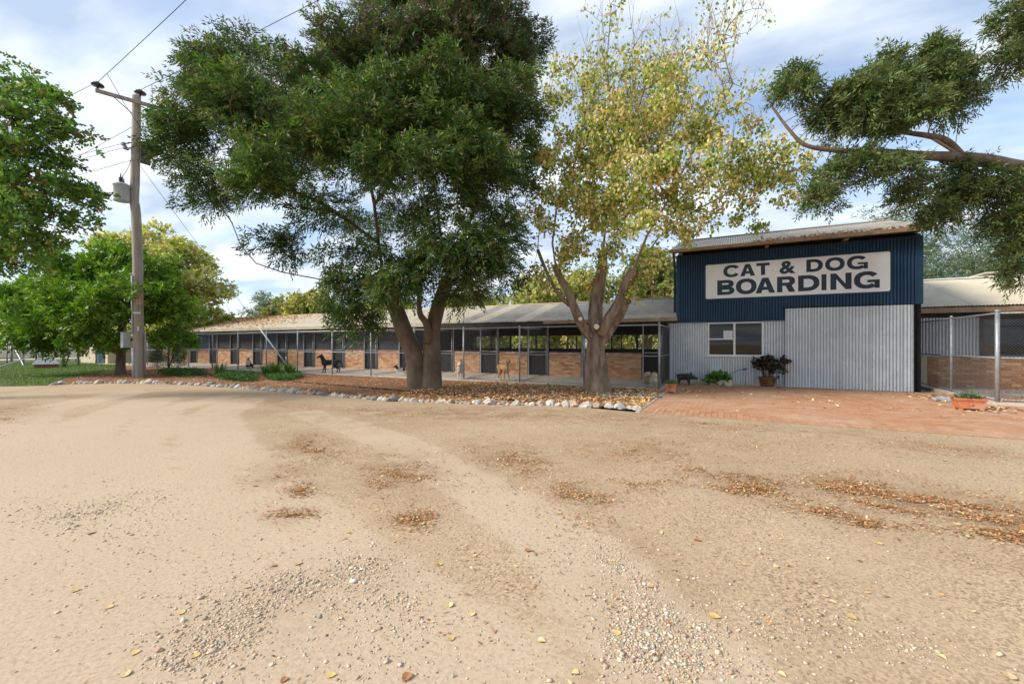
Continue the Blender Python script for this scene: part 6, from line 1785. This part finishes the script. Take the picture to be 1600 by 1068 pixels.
for a_, b_ in zip(fp[:-1], fp[1:]):
    part('wire_mesh', chain((a_.x, a_.y, 0), (b_.x, b_.y, 0), 0.05, 1.6, 0.16, 0.003), M['wire'], yf)
    for z in (0.06, 1.6):
        part('line_wire', MB().tube([(a_.x, a_.y, z), (b_.x, b_.y, z)], 0.006, 4), M['wire'], yf)
part('brace', MB().tube([P(24, 546, 31), P(37, 570.5, 30.4)], 0.035, 6), M['galv'], yf)
part('brace', MB().tube([P(111, 547, 28.8), P(101, 573, 28.2)], 0.035, 6), M['dark_timber'], yf)
bp_ = [P(-60, 592, 20), P(0, 573, 24), P(71, 549, 29)]
bar = thing('boom_bar', (bp_[0].x, bp_[0].y, 0), 'long pale pipe bar rising across the lawn before wire fence', 'barrier')
part('bar', MB().tube([Vector((bp_[0].x, bp_[0].y, 0.05)), bp_[1], bp_[2]], 0.045, 8), M['galv'], bar, True)
part('stand', MB().tube([Vector((bp_[2].x, bp_[2].y, 0)), bp_[2] + Vector((0, 0, 0.06))], 0.05, 8), M['galv'], bar, True)
hb_ = G(126, 566.5)
hut = thing('beige_hut', (hb_.x, hb_.y, 0), 'small beige walled hut with blue door behind the yard fence', 'hut')
hx0, hy0 = hb_.x, hb_.y
hx1 = G(186, 565.5)
part('wall', MB().box(hx0, hx0 + 4.6, hy0, hy0 + 3.0, 0, 2.3), M['beige_wall'], hut)
part('door', MB().box(hx0 + 2.9, hx0 + 4.2, hy0 - 0.04, hy0 - 0.003, 0.05, 2.0), M['blue_door'], hut)
part('roof', MB().box(hx0 - 0.2, hx0 + 4.8, hy0 - 0.25, hy0 + 3.2, 2.303, 2.4), M['roof_cream'], hut)

# ------------------------------------------------------------------ shrubs and strappy plants in the bed
sp_ = P(263, 577, 25.5); sp_.z = 0
t = thing('feathery_shrub', sp_, 'upright dark feathery shrub at the fence beside the power pole', 'shrub')
n = 900
h_ = RNG.uniform(0.05, 2.2, n)
rr = 0.75 * np.sqrt(np.clip(1 - (h_ / 2.4) ** 2, 0, 1)) * RNG.uniform(0.2, 1, n) ** 0.5
an = RNG.uniform(0, 6.28, n)
pos = np.stack([sp_.x + rr * np.cos(an), sp_.y + rr * np.sin(an), h_], 1)
V, C = sprays(pos, np.stack([np.cos(an), np.sin(an), np.full(n, 0.9)], 1) + RNG.normal(0, .3, (n, 3)), 7, 0.28, 0.12, 0.018, RHOMB, 0.2, 0.8, pal([(0.04, 0.075, 0.035), (0.06, 0.10, 0.045), (0.03, 0.06, 0.03)], n, 0.2))
put('foliage', poly_mesh('foliage', V, C, sp_), M['leaf'], t)
part('stems', MB().tube([sp_, sp_ + Vector((0.05, 0, 1.0)), sp_ + Vector((0, 0, 2.0))], [0.05, 0.035, 0.012], 6).tube([sp_, sp_ + Vector((0.3, 0.1, 0.8)), sp_ + Vector((0.4, 0.1, 1.6))], [0.035, 0.025, 0.008], 6), M['bark'], t)
for i, (x_, y_, hh, lab) in enumerate([(343, 589, 0.75, 'pale strappy plant nearest the feathery shrub'), (418, 590, 0.70, 'green strappy clump facing the sitting collie'), (432, 590, 0.80, 'tall strappy clump between two others by the tap post'), (452, 590, 0.75, 'strappy clump right beside the timber tap post')]):
    b_ = G(x_, y_)
    t = thing('strappy_plant', b_, lab, 'plant', 'strappy clumps in the bed')
    n = 110
    an = RNG.uniform(0, 6.28, n)
    ln = RNG.uniform(0.55, 1.0, n) * hh
    pos = np.stack([b_.x + 0.12 * np.cos(an) * RNG.uniform(0, 1, n), b_.y + 0.12 * np.sin(an), np.full(n, 0.0)], 1)
    ax = np.stack([np.cos(an) * 0.45, np.sin(an) * 0.45, np.ones(n)], 1) + RNG.normal(0, .12, (n, 3))
    nr = np.stack([np.cos(an), np.sin(an), np.full(n, 0.2)], 1) * -1
    V = leaves(pos, ax, nr, ln, np.full(n, 0.022), [(0, .4), (0.4, .5), (0.75, .4), (1, 0), (0.75, -.4), (0.4, -.5), (0, -.4)], -0.25)
    V[:, :, 2] = np.maximum(V[:, :, 2], 0.0)
    cols = [(0.14, 0.22, 0.05), (0.10, 0.18, 0.035), (0.30, 0.32, 0.14)] if i == 0 else [(0.055, 0.13, 0.025), (0.08, 0.17, 0.035), (0.13, 0.20, 0.05)]
    put('foliage', poly_mesh('foliage', V, pal(cols, n, 0.2), b_), M['leaf'], t)
# ground cover mats
def groundcover(pxs, n, h, label, cols):
    P_ = np.array([tuple(G(x, y)) for x, y in pxs])
    c = P_.mean(0)
    w = RNG.dirichlet(np.ones(len(P_)) * 0.5, n)
    pos = w @ P_
    pos[:, 2] = RNG.uniform(0.0, h, n) * np.exp(-((pos[:, :2] - c[:2]) ** 2).sum(1) / 14)
    V, C = sprays(pos, RNG.normal(0, 0.6, (n, 3)) + np.array([0, 0, 0.8]), 5, 0.10, 0.055, 0.03, OVATE, 0.2, 0.9, pal(cols, n, 0.22))
    V[:, :, 2] = np.maximum(V[:, :, 2], 0.013)
    o = put('ground_cover', poly_mesh('ground_cover', V, C, tuple(c)), M['leaf'], None, tuple(c))
    tag(o, label, 'ground cover', None, 'stuff')
groundcover([(240, 584), (255, 588), (290, 590), (330, 588), (325, 582), (280, 579), (250, 579)], 2600, 0.22, 'low green creeping ground cover at the foot of feathery shrub', [(0.07, 0.15, 0.035), (0.10, 0.19, 0.05), (0.05, 0.11, 0.03)])
groundcover([(330, 590), (345, 596), (380, 598), (410, 597), (408, 588), (370, 585), (340, 585)], 3000, 0.24, 'dense dark green ground cover in the bed below sitting collie', [(0.045, 0.12, 0.025), (0.07, 0.16, 0.03), (0.035, 0.09, 0.02)])
groundcover([(408, 590), (425, 596), (455, 596), (476, 591), (470, 585), (440, 584)], 2300, 0.20, 'bright green ground cover round the strappy clumps', [(0.06, 0.15, 0.025), (0.09, 0.19, 0.035), (0.045, 0.11, 0.02)])

# lawn blades
n = 70000
xs_ = RNG.uniform(-50, -22, n); ys_ = RNG.uniform(2, 22, n)
poly = lawn
inside = np.zeros(n, bool)
j = len(poly) - 1
for i in range(len(poly)):
    xi, yi = poly[i]; xj, yj = poly[j]
    inside ^= ((yi > ys_) != (yj > ys_)) & (xs_ < (xj - xi) * (ys_ - yi) / (yj - yi + 1e-12) + xi)
    j = i
xs_, ys_ = xs_[inside], ys_[inside]; n = len(xs_)
pos = np.stack([xs_, ys_, np.full(n, 0.005)], 1)
ax = RNG.normal(0, 0.45, (n, 3)); ax[:, 2] = 1
V = leaves(pos, ax, RNG.normal(size=(n, 3)), RNG.uniform(0.04, 0.10, n), np.full(n, 0.022), [(0, .5), (1, 0), (0, -.5)], 0.2)
o = put('lawn_grass', poly_mesh('lawn_grass', V, pal([(0.10, 0.19, 0.03), (0.14, 0.23, 0.035), (0.07, 0.14, 0.02), (0.25, 0.24, 0.07)], n, 0.2, [.4, .3, .22, .08]), (-36, 11, 0)), M['leaf'], None, (-36, 11, 0))
tag(o, 'short mown green grass of the lawn behind the power pole', 'grass', None, 'stuff')

# ------------------------------------------------------------------ fallen leaves and stones
LITTER = [(0.46, 0.25, 0.11), (0.55, 0.36, 0.18), (0.33, 0.16, 0.07), (0.62, 0.47, 0.26), (0.24, 0.115, 0.055), (0.66, 0.52, 0.20)]
def px_ellipse(n, spots):
    """points scattered over patches seen at (x, y) with half sizes (rx, ry), tilt a degrees, weight"""
    w = np.array([s[5] for s in spots], float); w /= w.sum()
    idx = RNG.choice(len(spots), n, p=w)
    S = np.array([s[:5] for s in spots], float)[idx]
    r = np.where(RNG.uniform(0, 1, n) < 0.4, np.sqrt(RNG.uniform(0, 1, n)) * 0.9, np.abs(RNG.normal(0, 0.95, n))); a = RNG.uniform(0, 2 * np.pi, n)
    u, v = r * np.cos(a), r * np.sin(a)
    t = np.radians(S[:, 4])
    x = S[:, 0] + u * S[:, 2] * np.cos(t) - v * S[:, 3] * np.sin(t)
    y = S[:, 1] + u * S[:, 2] * np.sin(t) + v * S[:, 3] * np.cos(t)
    y = np.maximum(y, 600)
    d = CAM_H * F_PX / (y - HY)
    rr = (x - HX) / F_PX
    return np.stack([(-SY + CY * rr) * d, (CY + SY * rr) * d, np.zeros(n)], 1)
def ragged(p, f, thr, soft=0.12, seed=0.0):
    """keep the points where a noise field is high, so drifts break into streaks and holes"""
    v = np.array([mnoise.noise(Vector((a * f, b_ * f * 1.6, seed))) + 0.5 * mnoise.noise(Vector((a * f * 3, b_ * f * 4, seed + 5))) for a, b_ in p[:, :2]])
    return p[v + RNG.normal(0, soft, len(p)) > thr]
def litter(name, pos, lmin, lmax, aspect, cols, w, label, z0=0.004, zr=0.02, group=None, outline=RHOMB, flat=0.35):
    n = len(pos)
    pos = pos.copy(); pos[:, 2] += z0 + RNG.uniform(0, zr, n)
    ax = RNG.normal(size=(n, 3)); ax[:, 2] *= flat * 0.4
    nr = RNG.normal(0, flat, (n, 3)); nr[:, 2] = 1
    L = RNG.uniform(lmin, lmax, n)
    V = leaves(pos, ax, nr, L, L * aspect * RNG.uniform(0.7, 1.2, n), outline, RNG.uniform(-0.25, 0.25))
    floor = z0 - 0.002 if pos[:, 2].max() < 1 else -9
    if floor > -1: V[:, :, 2] = np.maximum(V[:, :, 2], floor)
    c = tuple(pos.mean(0))
    o = put(name, poly_mesh(name, V, pal(cols, n, 0.2, w), c), M['litter'], None, c)
    return tag(o, label, 'leaves', group, 'stuff')
drive_spots = [(485, 690, 32, 16, 0, 2), (490, 705, 60, 10, 0, 1.2), (620, 740, 55, 26, 0, 4), (800, 716, 60, 20, 8, 3.5), (470, 765, 20, 14, 0, .8), (435, 745, 40, 20, 0, 1), (455, 805, 40, 10, 0, .8), (650, 810, 30, 14, 0, 1.2), (905, 775, 45, 18, 12, 1.8), (990, 705, 80, 16, 0, 2), (1010, 755, 60, 14, 0, 1.2), (1110, 740, 45, 8, 12, 1.8), (1180, 762, 70, 16, 10, 5.5), (1340, 765, 60, 18, 6, 5), (1430, 785, 130, 16, 9, 8), (1560, 815, 60, 26, 14, 6), (1340, 812, 75, 9, 10, 3), (1230, 690, 180, 16, 3, 2), (1100, 662, 120, 8, 2, 2.2), (1480, 700, 120, 12, 5, 2), (560, 640, 120, 6, 3, 2.5), (800, 650, 160, 7, 0, 3), (960, 658, 60, 8, 0, 1.5), (20, 640, 40, 8, -6, 1.6), (10, 655, 36, 6, 0, .8), (700, 640, 100, 6, 0, 1.5), (900, 820, 500, 160, 0, 2.2), (1050, 690, 400, 40, 0, 3.0)]
crumbs = np.concatenate([px_ellipse(9000, drive_spots), px_ellipse(6000, [(800, 760, 900, 190, 0, 1)])])
litter('leaf_crumbs', crumbs, 0.006, 0.022, 0.4, [(0.30, 0.19, 0.10), (0.20, 0.12, 0.065), (0.42, 0.27, 0.14), (0.13, 0.085, 0.05)], None, 'fine brown bark and leaf crumbs strewn over the gravel drive', 0.003, 0.004)
litter('leaf_drift', ragged(px_ellipse(60000, [(a, b_, c * 1.25, d * 1.25, e, f) for a, b_, c, d, e, f in drive_spots]), 2.2, 0.03, 0.22), 0.012, 0.042, 0.42, [(0.46, 0.22, 0.085), (0.55, 0.33, 0.15), (0.34, 0.15, 0.06), (0.60, 0.44, 0.24), (0.22, 0.10, 0.05), (0.64, 0.48, 0.18)], [.28, .2, .24, .12, .11, .05], 'scattered drifts of dry brown leaves lying across the gravel drive', 0.004, 0.012)
# the bed: thick litter, palest round the autumn tree
n = 42000
bx0, bx1 = -30.0, -1.9
xs_ = RNG.uniform(0, 1, n) ** 1.7 * (bx0 - bx1) + bx1; ys_ = RNG.uniform(6, SLAB_Y, n)
inside = np.zeros(n, bool); j = len(bed) - 1
for i in range(len(bed)):
    xi, yi = bed[i]; xj, yj = bed[j]
    inside ^= ((yi > ys_) != (yj > ys_)) & (xs_ < (xj - xi) * (ys_ - yi) / (yj - yi + 1e-12) + xi)
    j = i
pos = np.stack([xs_[inside], ys_[inside], np.zeros(inside.sum())], 1)
far = pos[:, 0] < -9
litter('bed_leaves', pos[~far], 0.035, 0.10, 0.6, [(0.56, 0.29, 0.11), (0.64, 0.41, 0.20), (0.42, 0.19, 0.07), (0.70, 0.52, 0.30), (0.30, 0.13, 0.055), (0.70, 0.50, 0.18)], [.27, .24, .16, .2, .08, .05], 'thick carpet of tan fallen leaves in bed around gnarled tree', 0.014, 0.035, outline=OVATE)
litter('bed_leaves', pos[far], 0.03, 0.08, 0.5, [(0.44, 0.19, 0.075), (0.54, 0.29, 0.12), (0.30, 0.12, 0.05), (0.62, 0.42, 0.22)], [.36, .26, .26, .12], 'reddish brown leaf and bark litter in bed around forked tree', 0.014, 0.03)
pv_pos = px_ellipse(520, [(1075, 612, 40, 5, 0, 3), (1160, 618, 120, 8, 0, 2), (1250, 625, 200, 16, 2, 2.5), (1460, 622, 55, 8, 6, 7), (1560, 642, 60, 6, 4, 5), (1400, 640, 150, 14, 4, 2)])
pv_pos = pv_pos[(pv_pos[:, 0] > -1.7) & (pv_pos[:, 1] > 9.7) & (pv_pos[:, 1] < 17.3)]
litter('paving_leaves', pv_pos, 0.05, 0.11, 0.65, LITTER, [.2, .25, .1, .25, .05, .15], 'dry yellow and tan leaves scattered over the clay pavers', 0.032, 0.015, outline=OVATE)
n = 900
pen_pos = np.stack([RNG.uniform(5.9, 11, n), 14.75 + 5.1 * RNG.uniform(0, 1, n) ** 2.0, np.zeros(n)], 1)
litter('pen_leaves', pen_pos, 0.04, 0.10, 0.6, LITTER, None, 'brown leaves blown over the concrete pen floor', 0.024, 0.015, outline=OVATE)
n = 500
run_pos = np.stack([RNG.uniform(-9.5, -2.3, n), RNG.uniform(14.75, 17.7, n), np.zeros(n)], 1)
run_pos[:, 2] = 0.035 + 0.065 * (run_pos[:, 1] - SLAB_Y) / (WALL_Y - SLAB_Y)
litter('run_leaves', run_pos, 0.03, 0.08, 0.6, LITTER, None, 'a few dry leaves on concrete floor of the dog runs', 0.004, 0.008, outline=OVATE)
# roof leaves: on the far end of the kennel roof and along gutters
def on_roof(n, x0, x1, f0, f1, pw=1.0):
    f = f0 + (f1 - f0) * RNG.uniform(0, 1, n) ** pw
    return np.stack([RNG.uniform(x0, x1, n), EY + (RY - EY) * f, EZ + 0.02 + (RZ - EZ) * f], 1)
rp = on_roof(11000, -42.4, -22, 0.0, 1.0)
_f = (rp[:, 1] - EY) / (RY - EY)
rp = rp[RNG.uniform(0, 1, len(rp)) < np.clip((-24 - rp[:, 0]) / 12 * (0.35 + 0.9 * _f), 0, 1)]
litter('roof_leaves', rp, 0.10, 0.20, 0.6, [(0.55, 0.27, 0.08), (0.62, 0.38, 0.14), (0.46, 0.20, 0.06)], None, 'orange fallen leaves lying on the far end of kennel roof', 0.0, 0.02, outline=OVATE)
gp = on_roof(420, -42, -2.2, -0.02, 0.03)
litter('gutter_leaves', gp, 0.05, 0.12, 0.5, LITTER, None, 'dry leaves caught along the kennel gutter', 0.0, 0.03)
f_ = RNG.uniform(0, 1, 700) ** 2.2 * 0.25
sp2 = np.stack([RNG.uniform(0.6, 5.2, 700), SEY + (SRY - SEY) * f_, SEZ + 0.02 + (SRZ - SEZ) * f_], 1)
litter('shed_roof_leaves', sp2, 0.05, 0.12, 0.55, [(0.50, 0.25, 0.10), (0.42, 0.20, 0.09), (0.55, 0.36, 0.18)], None, 'orange brown leaves gathered along the shed roof edge', 0.0, 0.03)
# stones on the drive
oct_v = np.array([(1, 0, 0), (-1, 0, 0), (0, 1, 0), (0, -1, 0), (0, 0, 1), (0, 0, -1)], float) * 0.5
oct_v = np.concatenate([oct_v, np.array([(.36, .36, .3), (-.36, .36, .25), (-.36, -.36, .3), (.36, -.36, .28)])])
oct_f = np.array([(0, 6, 4), (6, 2, 4), (2, 7, 4), (7, 1, 4), (1, 8, 4), (8, 3, 4), (3, 9, 4), (9, 0, 4), (0, 2, 6), (2, 1, 7), (1, 3, 8), (3, 0, 9), (2, 0, 5), (1, 2, 5), (3, 1, 5), (0, 3, 5)])
stone_spots = [(960, 890, 55, 32, 40, 3), (1010, 940, 60, 40, 45, 4), (990, 1000, 60, 40, 0, 3), (1060, 1030, 90, 40, 0, 2.5), (1090, 980, 60, 40, 0, 1.5), (560, 890, 55, 24, 0, 2.5), (470, 910, 70, 28, -10, 3), (400, 950, 90, 40, -20, 3), (330, 1010, 100, 40, -15, 3), (480, 1000, 120, 50, 0, 2), (180, 790, 90, 22, -8, 2.5), (80, 810, 90, 30, -8, 2), (620, 930, 60, 24, 0, 1.5), (20, 680, 60, 25, 0, 1.5), (1250, 990, 120, 50, 0, 2), (1450, 1000, 140, 60, 0, 2), (800, 900, 900, 220, 0, 9), (500, 960, 300, 110, -12, 5), (1040, 960, 220, 120, 30, 5), (150, 800, 200, 60, -8, 3), (500, 660, 250, 16, 3, 2)]
n = 22000
pos = ragged(px_ellipse(n, stone_spots), 1.3, -0.12, 0.25, 9.0)
pos = pos[np.hypot(pos[:, 0], pos[:, 1]) > 1.2]; n = len(pos)
s = np.exp(RNG.normal(math.log(0.0078), 0.45, n))
scl = np.stack([s * RNG.uniform(.9, 1.5, n), s * RNG.uniform(.8, 1.2, n), s * RNG.uniform(.45, .8, n)], 1)
pos[:, 2] = scl[:, 2] * 0.12
cst = pal([(0.62, 0.50, 0.36), (0.50, 0.39, 0.27), (0.38, 0.34, 0.29), (0.68, 0.60, 0.48), (0.50, 0.34, 0.21), (0.27, 0.25, 0.23)], n, 0.14, [.36, .30, .06, .12, .14, .02])
o = put('gravel', solid_mesh('gravel', oct_v, oct_f, pos, scl, rand_rot(n, 0.3), cst, (0, 4, 0)), M['pebble'], None, (0, 4, 0))
tag(o, 'loose grey and tan gravel stones lying in patches on the drive', 'gravel', None, 'stuff')
# single yellow leaves one can pick out on the drive
LEAF_PX = [(178, 945), (216, 1015), (193, 1058), (312, 1020), (110, 925), (278, 960), (382, 918), (433, 883), (470, 878), (480, 808), (585, 797), (545, 830), (510, 1055), (448, 1058), (700, 1000), (735, 962), (702, 949), (690, 880), (745, 868), (660, 820), (720, 792), (876, 800), (1010, 915), (965, 985), (1085, 842), (960, 875), (1210, 886), (1222, 842), (1290, 870), (1325, 960), (1295, 938), (1108, 960), (1215, 1050), (1465, 1022), (1580, 1062), (1380, 850), (1160, 880), (1030, 830), (1300, 720), (1400, 735), (1250, 735), (1540, 690), (1475, 720), (620, 700), (400, 760), (135, 835), (840, 1000), (905, 1050), (640, 1052), (820, 860)]
lf_me = []
for i, c in enumerate([(0.66, 0.48, 0.18), (0.70, 0.57, 0.28), (0.58, 0.41, 0.15), (0.62, 0.46, 0.26), (0.60, 0.50, 0.24), (0.40, 0.18, 0.07)]):
    ol = [(0, 0), (0.10, 0.36), (0.35, 0.46), (0.65, 0.34), (1, 0), (0.65, -0.34), (0.35, -0.46), (0.10, -0.36)]
    bend = (0.25, -0.2, 0.35, 0.15, -0.3, 0.3)[i]
    mb = MB()
    L = 0.085
    up = [(t_ * L, s_ * L * 0.9, 0.012 + L * (bend * (t_ - .5) ** 2 + 0.28 * abs(s_) * (1 if i % 2 else .4))) for t_, s_ in ol] + [(0.5 * L, 0, 0.012)]
    zmin = min(p[2] for p in up)
    up = [(a, b_, z - zmin + 0.003) for a, b_, z in up]
    lo = [(a, b_, z - 0.0015) for a, b_, z in up]
    nn_ = len(ol)
    mb.add(up + lo, [(k, (k + 1) % nn_, nn_) for k in range(nn_)] + [(nn_ + 1 + (k + 1) % nn_, nn_ + 1 + k, 2 * nn_ + 1) for k in range(nn_)], c)
    me = mb.mesh('fallen_leaf'); me.materials.append(M['litter']); lf_me.append(me)
for i, (x, y) in enumerate(LEAF_PX):
    g = G(x, y)
    k = random.choices(range(6), (4, 5, 4, 5, .4, 2))[0]
    o = put('fallen_leaf', lf_me[k], None, None, (g.x, g.y, 0.001), random.uniform(0, 6.28), (random.uniform(.42, .75),) * 3)
    cn = ('golden yellow', 'pale yellow', 'dull gold', 'tan yellow', 'straw yellow', 'russet brown')[k]
    tag(o, '%s fallen leaf lying alone on the pale drive' % cn, 'leaf', '%s fallen leaves on the drive' % cn)
print('objects', len(bpy.data.objects), 'tris', sum(len(o.data.loop_triangles) if o.data.loop_triangles else sum(max(0, p.loop_total - 2) for p in o.data.polygons) for o in bpy.data.objects if o.type == 'MESH' and len(o.data.polygons) < 200000))
